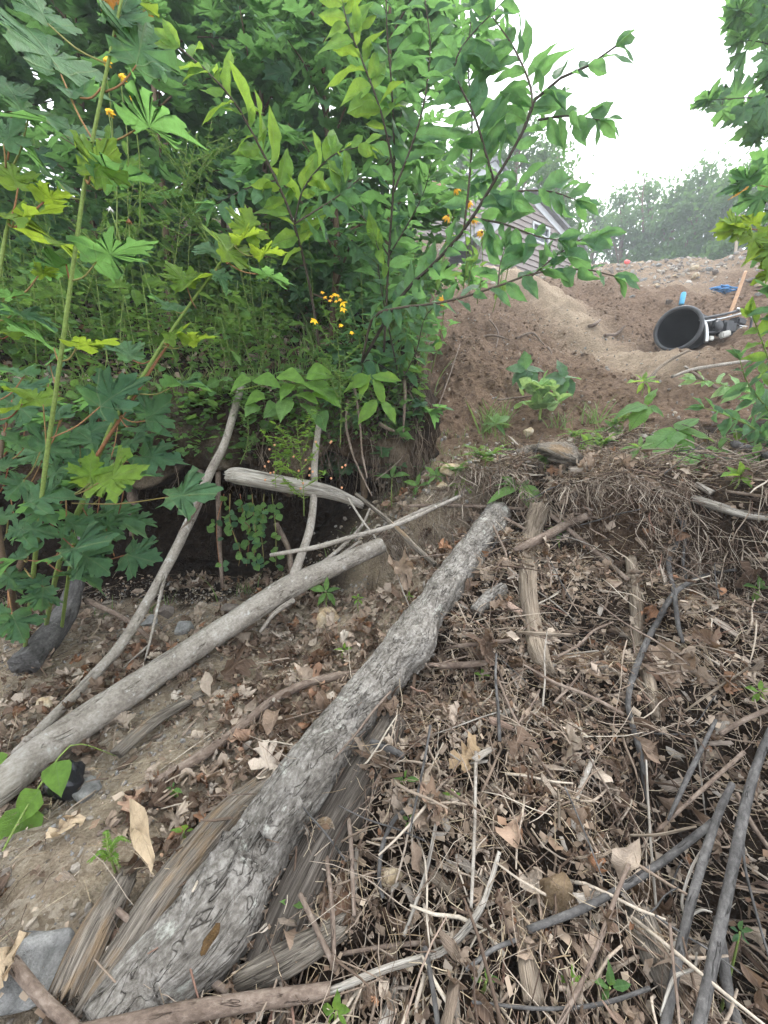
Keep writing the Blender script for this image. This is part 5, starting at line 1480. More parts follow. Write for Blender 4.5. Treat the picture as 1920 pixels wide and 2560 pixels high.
# leaf drift: the leaves that show largest
x1, y1 = sample_xy(90, f_heap, rmin=.7, rmax=2.4, amax=44)
x2, y2 = sample_xy(120, lambda x, y: f_wash(x, y) * (.1 + .9 * patchy(x, y, 2.3, 77)), rmin=.7, rmax=2.5, amax=44)
x, y = np.r_[x1, x2], np.r_[y1, y2]
T = ground_frames(x, y, .035 + .05 * RNG.random(len(x)) * (x > 0), .6)
for k in range(len(x)):
    li = int(RNG.integers(0, 11))
    o = link('dead_leaf', leaf_mesh('dead', 'dead_leaf', li))
    s = .065 + .055 * RNG.random()
    o.matrix_basis = Matrix(T[k].tolist()) @ Matrix.Diagonal((s, s, s, 1))
    wh = ('heap' if k < len(x1) else 'wash') + (' close to the bottom of the picture' if y[k] < 1.1 else ' near its middle' if y[k] < 1.7 else ' towards its upper end')
    tag(o, ('large ' if s > .095 else 'small ') + ('lobed oak' if li < 4 else 'pointed maple' if li < 7 else 'rolled oval') + ' dead leaf loose on the ' + wh, 'leaf', 'loose dead leaves on the litter')

# ---------------------------------------------------------------- plants
UP = np.array([0, 0, 1.0])
SH['maple_lo'] = [lobed(MAPLE_HALF, .24, .15 + .1 * k, .15, .06, 150 + k, (1.0,)) for k in range(4)]

class Plant:
    def __init__(s, name, label, cat, base, group=None):
        s.base = np.array(base, float)
        s.o = thing(name, label, cat, s.base, group)
        s.stems = {}
    def stem(s, P, R, mat='green_stem', sides=7, seg=16, key='stem', amp=.05):
        V, F, bk = tube(P, R, sides, seg, amp, 30, 3)
        s.stems.setdefault((key, mat), B()).add(V, F, bk=bk, rnd=np.full(len(V), random.random()))
        return resample(np.array(P, float), 60)
    def leaf(s, p, tip_dir, nrm_, size, kind, mat, k=None, wide=1.0, name='leaf', petiole=None, pmat='red_stem', pr=.0022):
        k = random.randint(0, 9) if k is None else k
        o = link(name, leaf_mesh(kind, mat, k % len(SH[kind])), s.o)
        mt = frame(np.asarray(p) - s.base, tip_dir, nrm_)
        o.matrix_basis = Matrix(mt.tolist()) @ Matrix.Diagonal((size * wide, size, size, 1))
        if petiole is not None:
            q = np.asarray(petiole, float)
            mid = (q + p) / 2 + np.array([0, 0, -.012])
            V, F, bk = tube([q, mid, np.asarray(p)], [pr, pr, pr * .8], 5, 6)
            Mi = np.linalg.inv(np.array(o.matrix_basis))
            V = (np.c_[V - s.base, np.ones(len(V))] @ Mi.T)[:, :3]
            link('petiole', mesh_np('petiole', V, F, M[pmat]), o)
        return o
    def done(s):
        for (key, mat), b in s.stems.items():
            link(key, b.mesh(key, M[mat], s.base), s.o)

def jit(a):
    return np.array([random.gauss(0, a) for _ in range(3)])

def spray(pl, P, r, n, size, kind, mat, t0=.25, fwd=.55, up=.25, tocam=.25, smat='dark_stem', droop=.1, pair=False, pet=.0, tipleaf=True, sv=.25, pmat=None):
    """a leafy shoot: stem through P, leaves alternately left and right"""
    C = pl.stem(P, [r, r * .7, r * .35], smat)
    tcam = nrm(CAM - C[30])
    for i in range(n):
        t = t0 + (1 - t0) * (i + .5 * random.random()) / n
        j = min(int(t * 58), 58)
        p, tg_ = C[j], nrm(C[j + 1] - C[j])
        view = nrm(UP * .6 + tcam * .7)
        side = nrm(np.cross(tg_, view))
        for sg in ((1, -1) if pair else ((1,) if i % 2 else (-1,))):
            d = nrm(side * sg * random.uniform(.6, 1.0) + tg_ * random.uniform(.3, .9) * fwd * 1.6 + UP * random.uniform(-.25, .25) - UP * droop + jit(.12))
            nn = nrm(UP * (.85 - tocam) + tcam * (tocam + .05) + jit(.42))
            sz = size * random.uniform(1 - sv * 1.6, 1 + sv) * (1 - .3 * max(0, t - .8) / .2)
            b0 = p + d * pet * sz
            if pet > .3:
                pl.leaf(b0, d, nn, sz, kind, mat, petiole=p, pmat=pmat or 'red_stem')
            else:
                pl.leaf(b0, d, nn, sz, kind, mat)
    if tipleaf:
        tg_ = nrm(C[59] - C[55])
        for a in (-.35, .1, .5):
            pl.leaf(C[59], nrm(tg_ + np.cross(tg_, tcam) * a + jit(.1)), nrm(UP * .5 + tcam * .5 + jit(.3)), size * random.uniform(.6, .9), kind, mat)

# --- foreground maple sapling with explicit leaves: base and tip in the frame, distance, how much the blade faces the eye
def maple_leaf(pl, bx, by, tx, ty, d, mat='maple', face=.45, frm=None, roll=0.0, dt=0.0):
    p, q = W(bx, by, d), W(tx, ty, d + dt)
    L = np.linalg.norm(q - p)
    tc = nrm(CAM - p)
    nn = nrm(tc * face + UP * (1 - face) + np.array([1, 0, 0]) * roll + jit(.12))
    pet = None
    if frm is not None: pet = W(*frm)
    pl.leaf(p, nrm(q - p), nn, L, 'maple', mat, petiole=pet, wide=1.0)

A = Plant('maple_sapling', 'tall green stemmed maple sapling with big pale leaves rising past the frame top', 'sapling', G(60, 1640, 0))
A.stem([G(60, 1640), W(85, 1420, 1.35), W(112, 1180, 1.18), W(150, 905, 1.06), W(178, 700, 1.0), W(215, 440, .95), W(262, 200, .9), W(312, -40, .86)], [.008, .0072, .0062, .0055, .005, .0043, .0037, .003], 'green_stem', 10, 60)
for a in [(152, 185, 45, 0, .92, 'maple', .5, (232, 350, .93)), (341, 163, 372, 0, .90, 'maple', .6, (262, 230, .91)), (338, 325, 478, 278, .94, 'maple', .25, (240, 348, .94)), (226, 442, 300, 345, .93, 'maple_lime', .45, (214, 450, .95)),
          (215, 345, 55, 250, .95, 'maple', .35, (235, 352, .94)), (200, 245, 140, 165, .93, 'maple', .5, (258, 215, .91)), (185, 622, 45, 560, 1.0, 'maple_lime', .25, (180, 690, 1.0)), (240, 655, 385, 575, .99, 'maple', -.15, (180, 702, 1.0)),
          (165, 660, 60, 700, 1.02, 'maple', .1, (177, 702, 1.0)), (192, 868, 300, 838, 1.05, 'maple_lime', .05, (152, 903, 1.06)), (135, 870, 40, 815, 1.08, 'maple', .2, (150, 905, 1.06)), (108, 1012, 30, 945, 1.1, 'maple_lime', .3, (118, 1140, 1.16)),
          (250, 1017, 352, 925, 1.14, 'maple', .5, (128, 1095, 1.13)), (290, 60, 330, -40, .88, 'maple', .5, (285, 90, .88)), (290, 40, 300, -70, .88, 'autumn', .5, (292, 80, .88)), (325, 20, 390, -50, .9, 'maple_lime', .5, (300, 40, .88)),
          (120, 60, 60, -60, .95, 'maple', .5, (268, 160, .9)), (265, 470, 345, 400, .97, 'maple', .1, (214, 450, .95)), (150, 460, 80, 380, .99, 'maple', .3, (205, 500, .97))]:
    maple_leaf(A, *a[:7], frm=a[7])
A.done()

A2 = Plant('maple_sapling', 'maple sapling leaning out to the right with lime leaves at its tip', 'sapling', G(150, 1600, 0))
A2.stem([G(150, 1600), W(190, 1330, 1.5), W(265, 1095, 1.3), W(330, 985, 1.27), W(400, 870, 1.26), W(475, 760, 1.26), W(560, 645, 1.26), W(600, 590, 1.26)], [.0075, .007, .0062, .0055, .0048, .004, .0034, .0026], 'green_stem', 9, 50)
A2.stem([W(235, 1150, 1.3), W(330, 1000, 1.28), W(400, 890, 1.28), W(440, 840, 1.3)], [.006, .005, .004, .003], 'red_stem')
for a in [(467, 716, 420, 640, 1.24, 'maple_lime', .45, (490, 770, 1.25)), (467, 716, 520, 655, 1.24, 'maple_lime', .4, (490, 770, 1.25)), (575, 655, 555, 540, 1.25, 'maple_lime', .4, (560, 645, 1.26)), (590, 610, 650, 555, 1.26, 'maple_lime', .3, (590, 600, 1.26)),
          (645, 686, 740, 695, 1.27, 'maple', .2, (560, 650, 1.26)), (640, 640, 720, 610, 1.28, 'maple_lime', .2, (585, 615, 1.26)), (540, 680, 575, 720, 1.24, 'maple', .4, (540, 670, 1.26)), (430, 968, 515, 935, 1.27, 'maple', .2, (350, 985, 1.27)),
          (365, 1052, 430, 990, 1.27, 'maple', .55, (300, 1040, 1.28)), (330, 1070, 425, 1078, 1.26, 'maple', .1, (300, 1045, 1.28)), (440, 780, 380, 720, 1.25, 'maple', .4, (470, 765, 1.26)), (470, 860, 540, 820, 1.28, 'maple_lime', .1, (405, 865, 1.26)),
          (330, 900, 290, 830, 1.3, 'maple', .3, (380, 900, 1.27)), (555, 640, 480, 590, 1.28, 'maple', .35, (560, 645, 1.26)), (610, 590, 640, 520, 1.27, 'maple_lime', .5, (600, 590, 1.26)), (420, 850, 470, 800, 1.24, 'maple_lime', .2, (410, 855, 1.26))]:
    maple_leaf(A2, *a[:7], frm=a[7])
A2.done()

A3 = Plant('maple_sapling', 'maple sapling cut by the frame edge with bright yellow green leaves', 'sapling', G(-40, 1620, 0))
A3.stem([G(-40, 1620), W(-20, 1300, 1.2), W(-25, 900, 1.0), W(5, 640, .95), W(25, 540, .93)], [.007, .006, .005, .004, .0035], 'green_stem', 9, 40)
for a in [(45, 470, 5, 375, .92, 'maple_lime', .5, (22, 550, .93)), (55, 548, 155, 500, .92, 'maple_lime', .3, (20, 560, .93)), (35, 548, -60, 500, .92, 'maple_lime', .3, (20, 560, .93)), (110, 505, 180, 465, .95, 'maple_lime', .15, (30, 540, .93)),
          (95, 690, 140, 660, .98, 'maple_lime', .3, (30, 745, 1.0)), (10, 745, 70, 720, .98, 'maple', .2, (0, 760, 1.0)), (40, 775, 145, 820, 1.0, 'maple', .15, (-15, 800, 1.0)), (20, 840, -50, 800, 1.0, 'maple_lime', .2, (-15, 830, 1.0)),
          (55, 1010, -10, 1030, 1.05, 'maple_lime', .3, (0, 1050, 1.1)), (30, 250, -40, 160, .95, 'maple', .4, (20, 400, .95)), (70, 300, 20, 200, .95, 'maple', .4, (30, 420, .95)), (10, 360, 60, 290, .9, 'maple', .4, (15, 420, .93))]:
    maple_leaf(A3, *a[:7], frm=a[7])
A3.done()

A4 = Plant('maple_sapling', 'low spreading maple sapling with broad dark leaves shading the undercut', 'sapling', G(75, 1600, 0))
A4.stem([G(75, 1600), W(30, 1500, 1.45), W(60, 1390, 1.35), W(110, 1300, 1.3)], [.012, .011, .010, .008], 'brown_stem', 9, 24)
A4.stem([G(110, 1590), W(150, 1400, 1.5), W(220, 1230, 1.35), W(300, 1150, 1.3)], [.010, .009, .008, .006], 'green_stem', 9, 24)
A4.stem([G(75, 1600), W(20, 1450, 1.4), W(-10, 1250, 1.25), W(10, 1080, 1.2)], [.011, .010, .008, .006], 'brown_stem', 9, 24)
lows = [(225, 1208, 228, 1125, 1.18, 'maple_lime', .5, (150, 1240, 1.3)), (245, 1208, 375, 1155, 1.17, 'maple_lime', .4, (150, 1240, 1.3)), (350, 1140, 465, 1150, 1.3, 'maple', .4, (300, 1150, 1.3)), (420, 1243, 556, 1222, 1.25, 'maple', .5, (180, 1258, 1.35)),
        (310, 1115, 390, 1080, 1.32, 'maple', .2, (290, 1155, 1.3)), (80, 1255, 175, 1215, 1.2, 'maple', .45, (60, 1300, 1.3)), (90, 1262, 140, 1310, 1.2, 'maple', .5, (60, 1300, 1.3)), (60, 1322, 138, 1325, 1.22, 'maple', .6, (60, 1390, 1.35)),
        (55, 1322, 5, 1330, 1.22, 'maple', .6, (60, 1390, 1.35)), (165, 1302, 235, 1330, 1.3, 'maple', .4, (165, 1250, 1.33)), (150, 1385, 290, 1330, 1.22, 'maple', .15, (60, 1400, 1.35)), (70, 1392, -40, 1405, 1.18, 'maple', .25, (60, 1400, 1.35)),
        (200, 1380, 280, 1430, 1.28, 'maple', .6, (120, 1300, 1.3)), (315, 1387, 398, 1405, 1.4, 'maple', .7, (200, 1400, 1.4)), (110, 1468, 95, 1545, 1.32, 'maple', .65, (60, 1420, 1.37)), (105, 1465, 40, 1440, 1.32, 'maple', .6, (60, 1420, 1.37)),
        (170, 1432, 262, 1440, 1.4, 'maple', .5, (110, 1400, 1.4)), (30, 1535, 65, 1610, 1.3, 'maple', .6, (20, 1470, 1.4)), (20, 1540, -40, 1580, 1.3, 'maple', .6, (20, 1470, 1.4)), (60, 1120, 0, 1060, 1.22, 'maple', .4, (10, 1150, 1.22)),
        (100, 1130, 160, 1060, 1.25, 'maple', .4, (60, 1200, 1.26)), (20, 1170, -40, 1130, 1.2, 'maple', .45, (0, 1230, 1.24)), (120, 1190, 190, 1150, 1.3, 'maple', .35, (110, 1260, 1.3)), (160, 1120, 235, 1085, 1.33, 'maple', .3, (150, 1200, 1.33)),
        (60, 1200, 10, 1255, 1.22, 'maple', .5, (60, 1260, 1.28)), (150, 1050, 60, 1035, 1.25, 'maple', .3, (120, 1120, 1.25)), (250, 1120, 180, 1060, 1.32, 'maple', .4, (230, 1190, 1.34)), (30, 1000, 110, 1075, 1.25, 'maple', .4, (10, 1080, 1.2)),
        (200, 1090, 290, 1050, 1.34, 'maple', .4, (200, 1180, 1.35)), (240, 1310, 310, 1350, 1.42, 'maple', .6, (200, 1260, 1.4)), (280, 1180, 330, 1230, 1.38, 'maple', .5, (250, 1190, 1.35)), (60, 940, 0, 900, 1.2, 'maple', .3, (0, 1000, 1.2)),
        (180, 1330, 130, 1390, 1.35, 'maple', .5, (170, 1290, 1.36)), (20, 1300, -30, 1260, 1.25, 'maple', .5, (10, 1350, 1.3)), (10, 1430, 60, 1480, 1.33, 'maple', .5, (20, 1420, 1.37)), (230, 1370, 180, 1440, 1.42, 'maple', .5, (190, 1350, 1.4))]
for k in range(34):
    bx, by = random.uniform(-60, 330), random.uniform(900, 1330)
    an = random.uniform(-.5, 3.6)
    ln = random.uniform(60, 125)
    lows.append((bx, by, bx + math.cos(an) * ln, by - math.sin(an) * ln * .6, random.uniform(1.4, 1.75), 'maple', random.uniform(.1, .55), (bx + random.uniform(-60, 30), by + random.uniform(40, 110), 1.6)))
for a in lows:
    maple_leaf(A4, *a[:7], frm=a[7])
A4.done()

# --- young maples that make the dark green wall on the bank
def wall_maple(x, y, h, spread, n, nextra, label, size=.19, lean=(0, 0), mat='maple', zmin=.12, seed=0):
    random.seed(seed); r = np.random.default_rng(seed)
    z0 = float(H(x, y))
    p = Plant('maple_tree', label, 'tree', (x, y, z0 - .03), 'young maples on the bank')
    top = np.array([x + lean[0], y + lean[1], z0 + h])
    C = p.stem([(x, y, z0 - .05), (x + .05 * r.normal(), y, z0 + h * .35), tuple(np.array([x, y, z0 + h * .7]) * .5 + (top - [0, 0, h * .3]) * .5), tuple(top)], [.030, .024, .016, .006], 'brown_stem', 8, 30, 'trunk')
    tips = []
    nb = int(9 + h * 4)
    for k in range(nb):
        t = zmin + (1 - zmin) * (k + .5) / nb
        b0 = C[min(int(t * 59), 59)]
        a = k * 2.4 + r.random()
        ln = spread * (1 - .55 * max(0, t - .35) / .65) * (.7 + .5 * r.random())
        d = np.array([math.cos(a), math.sin(a) * .9, .25 + .2 * r.random()])
        e = b0 + d * ln
        m = b0 + d * ln * .5 + UP * .06
        p.stem([b0, m, e], [.010, .007, .003], 'brown_stem', 5, 8, 'limb')
        tips.append((b0, m, e))
    def place(nn):
        k = r.integers(0, len(tips), nn)
        t = .3 + .75 * r.random(nn)
        b0 = np.array([tips[i][0] for i in k]); e = np.array([tips[i][2] for i in k])
        q = b0 + (e - b0) * t[:, None] + r.normal(size=(nn, 3)) * np.array([.13, .13, .06]) * spread / .8
        d = (e - b0) * [1, 1, .1]; d /= np.linalg.norm(d, axis=1)[:, None] + 1e-9
        d = d + r.normal(size=(nn, 3)) * [.6, .6, .12] + [0, -.35, -.32]
        nrmv = np.array([0, -.25, 1.0]) + r.normal(size=(nn, 3)) * .28
        return q, d, nrmv
    q, d, nv = place(n)
    for i in range(n):
        p.leaf(q[i], d[i], nv[i], size * r.uniform(.65, 1.2), 'maple', mat, int(r.integers(0, 6)))
    if nextra:
        q, d, nv = place(nextra)
        s = size * r.uniform(.6, 1.1, nextra)
        b = scatter('maple_lo', frames(q - p.base, d, nv), np.c_[s, s, s], r.random(nextra))
        o = link('foliage', b.mesh('foliage', M[mat]), p.o); o['kind'] = 'stuff'
    p.done()

WM = [(-3.6, 3.0, 2.9, .8, 90, 250, 'young maple at the frame edge behind the yellow green sapling'),
      (-2.5, 3.7, 3.6, .9, 120, 350, 'young maple behind the tall green stem in the upper corner'),
      (-1.75, 3.35, 2.7, .75, 130, 250, 'young maple behind the leaning sapling above the grassy bank'),
      (-1.05, 3.75, 3.2, .85, 170, 350, 'young maple in the dark middle of the green wall'),
      (-.45, 3.35, 2.6, .7, 170, 250, 'young maple behind the yellow flowers at the bank edge'),
      (.05, 3.9, 3.4, .75, 190, 600, 'young maple at the right end of the green wall behind the broad leaved shrub'),
      (-1.7, 4.5, 6.2, 1.5, 110, 1500, 'taller maple whose crown fills the frame top behind the others'),
      (-.6, 4.9, 5.6, 1.2, 110, 1300, 'tall maple near the sky gap behind the green wall'),
      (-3.3, 4.6, 6.4, 1.7, 80, 1700, 'tall maple farthest back in the upper corner'),
      (-4.9, 3.0, 4.6, 1.4, 60, 1100, 'leafy maple beyond the frame edge beside the yellow green sapling'),
      (-4.3, 4.3, 3.2, 1.3, 60, 700, 'maple filling the gap low at the frame edge far behind'),
      (-.15, 3.05, 1.1, .5, 70, 60, 'low maple shoot overhanging the bank edge above the roots')]
for k, a in enumerate(WM):
    wall_maple(*a, seed=40 + k, size=.20 if a[1] < 4.5 else .21)

# --- shrub with oval leaves: branches reach right across the sky
random.seed(5)
S = Plant('cherry_shrub', 'shrub with pointed oval leaves whose branches reach out across the sky', 'shrub', W(905, 905, 2.5))
def PW(*a): return [W(*q) for q in a]
spray(S, PW((905, 905, 2.5), (1000, 745, 2.2), (1084, 660, 2.0), (1160, 575, 1.86), (1235, 455, 1.76), (1305, 335, 1.7), (1342, 243, 1.66), (1410, 190, 1.62), (1480, 160, 1.6), (1539, 116, 1.58)), .010, 44, .15, 'cherry', 'cherry', .22)
spray(S, PW((1305, 335, 1.7), (1330, 240, 1.68), (1290, 130, 1.66), (1230, 40, 1.64)), .006, 18, .16, 'cherry', 'cherry', .1)
spray(S, PW((1235, 455, 1.76), (1190, 300, 1.7), (1140, 150, 1.66), (1270, -10, 1.62)), .006, 26, .16, 'cherry', 'cherry', .1)
spray(S, PW((1160, 575, 1.86), (1175, 430, 1.8), (1180, 300, 1.76), (1170, 160, 1.74), (1180, 20, 1.72)), .006, 26, .16, 'cherry', 'cherry', .1)
spray(S, PW((1345, 300, 1.68), (1420, 290, 1.66), (1500, 300, 1.64)), .005, 12, .15, 'cherry', 'cherry', .1)
spray(S, PW((1180, 545, 1.85), (1260, 560, 1.8), (1340, 590, 1.76), (1395, 600, 1.74)), .005, 11, .13, 'cherry', 'cherry', .1)
spray(S, PW((1200, 500, 1.8), (1300, 478, 1.74), (1380, 480, 1.72), (1440, 500, 1.7)), .005, 13, .15, 'cherry', 'cherry', .1)
spray(S, PW((905, 905, 2.5), (930, 800, 2.25), (985, 772, 2.1), (1110, 755, 1.95), (1245, 715, 1.85), (1340, 682, 1.8), (1450, 672, 1.75), (1535, 690, 1.72)), .008, 30, .145, 'cherry', 'cherry', .2)
spray(S, PW((1245, 715, 1.85), (1250, 665, 1.83), (1262, 620, 1.82)), .004, 8, .14, 'cherry', 'cherry', .1)
spray(S, PW((1330, 690, 1.8), (1390, 640, 1.78), (1450, 600, 1.76), (1490, 590, 1.74)), .004, 14, .14, 'cherry', 'cherry', .1)
S.done()
random.seed(6)
S = Plant('cherry_shrub', 'oval leaved shoot with bright yellow green leaves against the dark wall', 'shrub', W(800, 880, 2.5))
spray(S, PW((800, 880, 2.5), (775, 720, 2.2), (735, 560, 1.95), (690, 450, 1.82), (640, 350, 1.72), (590, 260, 1.64), (530, 190, 1.58), (450, 120, 1.54)), .008, 30, .165, 'cherry', 'cherry_lime', .42)
spray(S, PW((735, 560, 1.95), (760, 470, 1.88), (830, 390, 1.82), (905, 365, 1.78)), .005, 16, .15, 'cherry', 'cherry_lime', .2)
spray(S, PW((735, 560, 1.95), (800, 520, 1.9), (860, 480, 1.86), (905, 440, 1.84)), .005, 14, .15, 'cherry', 'cherry', .1)
spray(S, PW((690, 450, 1.82), (620, 470, 1.8), (540, 510, 1.78)), .004, 9, .13, 'cherry', 'cherry', .1)
S.done()
random.seed(7)
S = Plant('cherry_shrub', 'upright oval leaved shrub in the middle top with thin dark stems', 'shrub', W(960, 880, 2.6))
spray(S, PW((960, 880, 2.6), (972, 640, 2.3), (985, 430, 2.1), (980, 230, 1.95), (968, 90, 1.85), (965, -30, 1.8)), .008, 34, .17, 'cherry', 'cherry', .2)
spray(S, PW((985, 430, 2.1), (955, 290, 1.95), (905, 150, 1.85), (872, 70, 1.8), (850, -20, 1.8)), .006, 20, .17, 'cherry', 'cherry_lime', .25)
spray(S, PW((985, 480, 2.1), (1050, 300, 1.98), (1075, 130, 1.9), (1060, -20, 1.85)), .006, 26, .17, 'cherry', 'cherry', .15)
spray(S, PW((972, 640, 2.3), (1020, 560, 2.2), (1060, 480, 2.15), (1080, 400, 2.1)), .005, 16, .15, 'cherry', 'cherry', .1)
spray(S, PW((972, 640, 2.3), (920, 560, 2.2), (870, 500, 2.15), (850, 440, 2.1)), .005, 16, .15, 'cherry', 'cherry', .1)
S.done()
random.seed(8)
S = Plant('leafy_shrub', 'low oval leaved shrub on the bank edge under the yellow flowers', 'shrub', W(1000, 960, 2.75))
spray(S, PW((1000, 960, 2.75), (980, 860, 2.6), (960, 760, 2.5), (945, 660, 2.45), (950, 600, 2.4)), .006, 22, .16, 'cherry', 'cherry', .1)
spray(S, PW((1000, 960, 2.75), (1040, 880, 2.65), (1060, 800, 2.6), (1090, 760, 2.55)), .005, 18, .15, 'cherry', 'cherry', .1)
spray(S, PW((980, 930, 2.7), (920, 900, 2.55), (900, 940, 2.45)), .004, 9, .14, 'cherry', 'cherry', .1)
spray(S, PW((965, 660, 2.3), (945, 620, 2.2), (940, 600, 2.15)), .004, 7, .14, 'cherry', 'cherry_lime', .1)
S.done()
# lime vine leaves at the lip
random.seed(9)
S = Plant('lime_vine', 'vine with bright lime heart shaped leaves trailing along the bank lip', 'vine', W(700, 990, 2.3))
S.stem(PW((600, 975, 2.3), (680, 960, 2.28), (760, 965, 2.26), (830, 985, 2.26)), [.004, .004, .003, .002], 'green_stem')
for bx, by, tx, ty, k in [(625, 945, 575, 965, 'cherry_lime'), (640, 945, 690, 950, 'cherry_lime'), (700, 935, 755, 945, 'cherry_lime'), (760, 955, 845, 980, 'cherry_lime'), (770, 930, 825, 935, 'cherry_lime'), (730, 960, 700, 990, 'cherry_lime'), (790, 975, 845, 1000, 'cherry_lime'),
                          (690, 1010, 665, 1040, 'weed'), (720, 1000, 700, 1045, 'weed'), (760, 1010, 790, 1040, 'weed'), (640, 1010, 615, 1035, 'weed'), (800, 1030, 810, 1070, 'weed'), (660, 985, 615, 1000, 'cherry_lime'), (745, 985, 790, 1000, 'cherry_lime')]:
    p, q = W(bx, by, 2.24), W(tx, ty, 2.18)
    S.leaf(p, q - p, nrm(UP * .7 + nrm(CAM - p) * .5 + jit(.2)), np.linalg.norm(q - p) * 1.15, 'heart', k, petiole=W(bx, by + 10, 2.27), pmat='green_stem', pr=.0015)
S.done()
# hanging shoot right of it
S = Plant('leafy_shrub', 'shoot with a few broad oval leaves hanging over the root curtain', 'shrub', W(890, 940, 2.6))
S.stem(PW((890, 930, 2.6), (930, 950, 2.4), (945, 1000, 2.35)), [.004, .003, .002], 'green_stem')
for bx, by, tx, ty in [(940, 1000, 905, 1045), (955, 1000, 985, 1045), (930, 945, 870, 960), (930, 940, 990, 945), (935, 945, 960, 985), (925, 935, 900, 985)]:
    p, q = W(bx, by, 2.32), W(tx, ty, 2.26)
    S.leaf(p, q - p, nrm(UP * .6 + nrm(CAM - p) * .6 + jit(.2)), np.linalg.norm(q - p) * 1.2, 'cherry', 'cherry_lime')
S.done()

# --- creeping round leaved plant on the hanging lump of soil
random.seed(12)
S = Plant('creeping_plant', 'creeping plant with small round leaves hanging from the lump of soil', 'plant', W(620, 1240, 2.36))
for (x0, x1, n) in [(575, 600, 22), (600, 625, 26), (630, 640, 26), (660, 650, 26), (680, 690, 20), (560, 545, 10)]:
    P = [W(x0, 1235, 2.36), W((x0 + x1) / 2 + random.gauss(0, 8), 1310, 2.26), W(x1, 1370 + random.gauss(0, 20), 2.27), W(x1 + random.gauss(0, 12), 1415, 2.28)]
    C = S.stem(P, [.0025, .002, .0015], 'red_stem', 5, 12)
    for i in range(n):
        j = random.randint(4, 58)
        d = nrm(np.array([random.choice((-1, 1)), -.5, -.2]) + jit(.5))
        S.leaf(C[j] + jit(.012), d, nrm(np.array([0, -1, .5]) + jit(.35)), random.uniform(.032, .055), 'round', random.choice(('weed', 'cherry', 'weed')), wide=1.1)
S.done()
# --- small weeds with many tiny leaves: one stem mesh, one mesh of tiny leaves
def slender(name, label, cat, shoots, n, size, kind, mat, smat='green_stem', base=None, group=None, sr=.0025, spread=.9, lname='foliage'):
    base = np.array(shoots[0][0]) if base is None else base
    p = Plant(name, label, cat, base, group)
    q, d, nv = [], [], []
    for P in shoots:
        C = p.stem(P, [sr, sr * .8, sr * .5], smat, 5, 14)
        for i in range(n):
            j = random.randint(5, 58)
            a = random.random() * 6.28
            q.append(C[j]); d.append(nrm(np.array([math.cos(a), math.sin(a), random.uniform(-.1, .6)]) * spread + jit(.2))); nv.append(nrm(UP + jit(.4)))
    q, d, nv = map(np.array, (q, d, nv))
    s = size * RNG.uniform(.6, 1.25, len(q))
    o = link(lname, scatter(kind, frames(q - base, d, nv), np.c_[s, s, s], RNG.random(len(q))).mesh(lname, M[mat]), p.o)
    o['kind'] = 'stuff'
    return p
def branchy(px0, py0, px1, py1, d0, d1, nb, ln):
    """a main stem and side shoots, in frame coordinates"""
    main = PW((px0, py0, d0), ((px0 * 2 + px1) / 3 + random.gauss(0, 8), (py0 * 2 + py1) / 3, d0 * .67 + d1 * .33), (px1, py1, d1))
    out = [main]
    C = resample(np.array(main), 30)
    for k in range(nb):
        j = 6 + int(22 * k / nb)
        a = random.choice((-1, 1))
        e = C[j] + np.array([a * ln * random.uniform(.5, 1), random.gauss(0, ln * .5), ln * random.uniform(.5, 1.1)])
        out.append([C[j], (C[j] + e) / 2 + np.array([0, 0, -.01]), e])
    return out

def flower(pl, p, up, r, mat, npet=5, cmat='petal_orange', droop=.3, cr=.25, long=1.0):
    """petals as parts round a centre"""
    M0 = frame(np.asarray(p) - pl.base, np.cross(up, [.3, .5, .2]), up)
    key = ('petal', mat, droop)
    if key not in LEAF_ME:
        V, F, lv = ovate(.26, .85, .1, droop, .03, 5, rows=5)
        LEAF_ME[key] = mesh_np('petal', V, F, M[mat], {'lv': lv})
    ce = link('flower_centre', rock_mesh('flower_centre', r * cr, r * cr, r * cr * long, M[cmat], 3, res=1, flat=False), pl.o)
    ce.matrix_basis = Matrix(M0.tolist())
    for k in range(npet):
        o = link('petal', LEAF_ME[key], pl.o)
        o.matrix_basis = Matrix(M0.tolist()) @ Matrix.Rotation(k * 2 * math.pi / npet + random.uniform(-.15, .15), 4, 'Z') @ Matrix.Rotation(-.15 + random.uniform(-.2, .2), 4, 'X') @ Matrix.Diagonal((r, r, r, 1))

random.seed(21)
p = slender('yellow_flowered_weed', 'tall weed with a cluster of yellow star flowers at its top', 'flower', branchy(850, 1120, 838, 745, 2.3, 2.05, 9, .14), 26, .038, 'weed', 'weed')
for fx, fy, r_ in [(857, 757, .026), (858, 772, .022), (786, 800, .026), (850, 748, .015), (812, 742, .014), (835, 735, .016), (825, 750, .013), (880, 830, .016), (852, 812, .016), (845, 738, .013), (806, 730, .013), (828, 740, .012), (840, 752, .012)]:
    flower(p, W(fx, fy, 2.03), nrm(np.array([random.gauss(0, .4), -.8, .5])), r_, 'petal_yellow' if r_ > .0155 else 'petal_orange', 5, 'petal_yellow')
p.done()
random.seed(22)
p = slender('fruiting_weed', 'yellowing weed with little peach coloured fruits in front of the driftwood bar', 'weed', branchy(760, 1290, 740, 1050, 2.16, 2.12, 12, .14) + branchy(690, 1220, 690, 1090, 2.15, 2.13, 5, .10), 20, .036, 'weed', 'cherry_lime')
for k in range(22):
    o = link('fruit', rock_mesh('fruit', .008, .008, .008, M['fruit_peach'], 5, res=2, flat=False) if k == 0 else fr_me, p.o)
    fr_me = o.data
    o.location = W(random.uniform(640, 870), random.uniform(1100, 1225), 2.1 + random.random() * .05) - p.base
p.done()
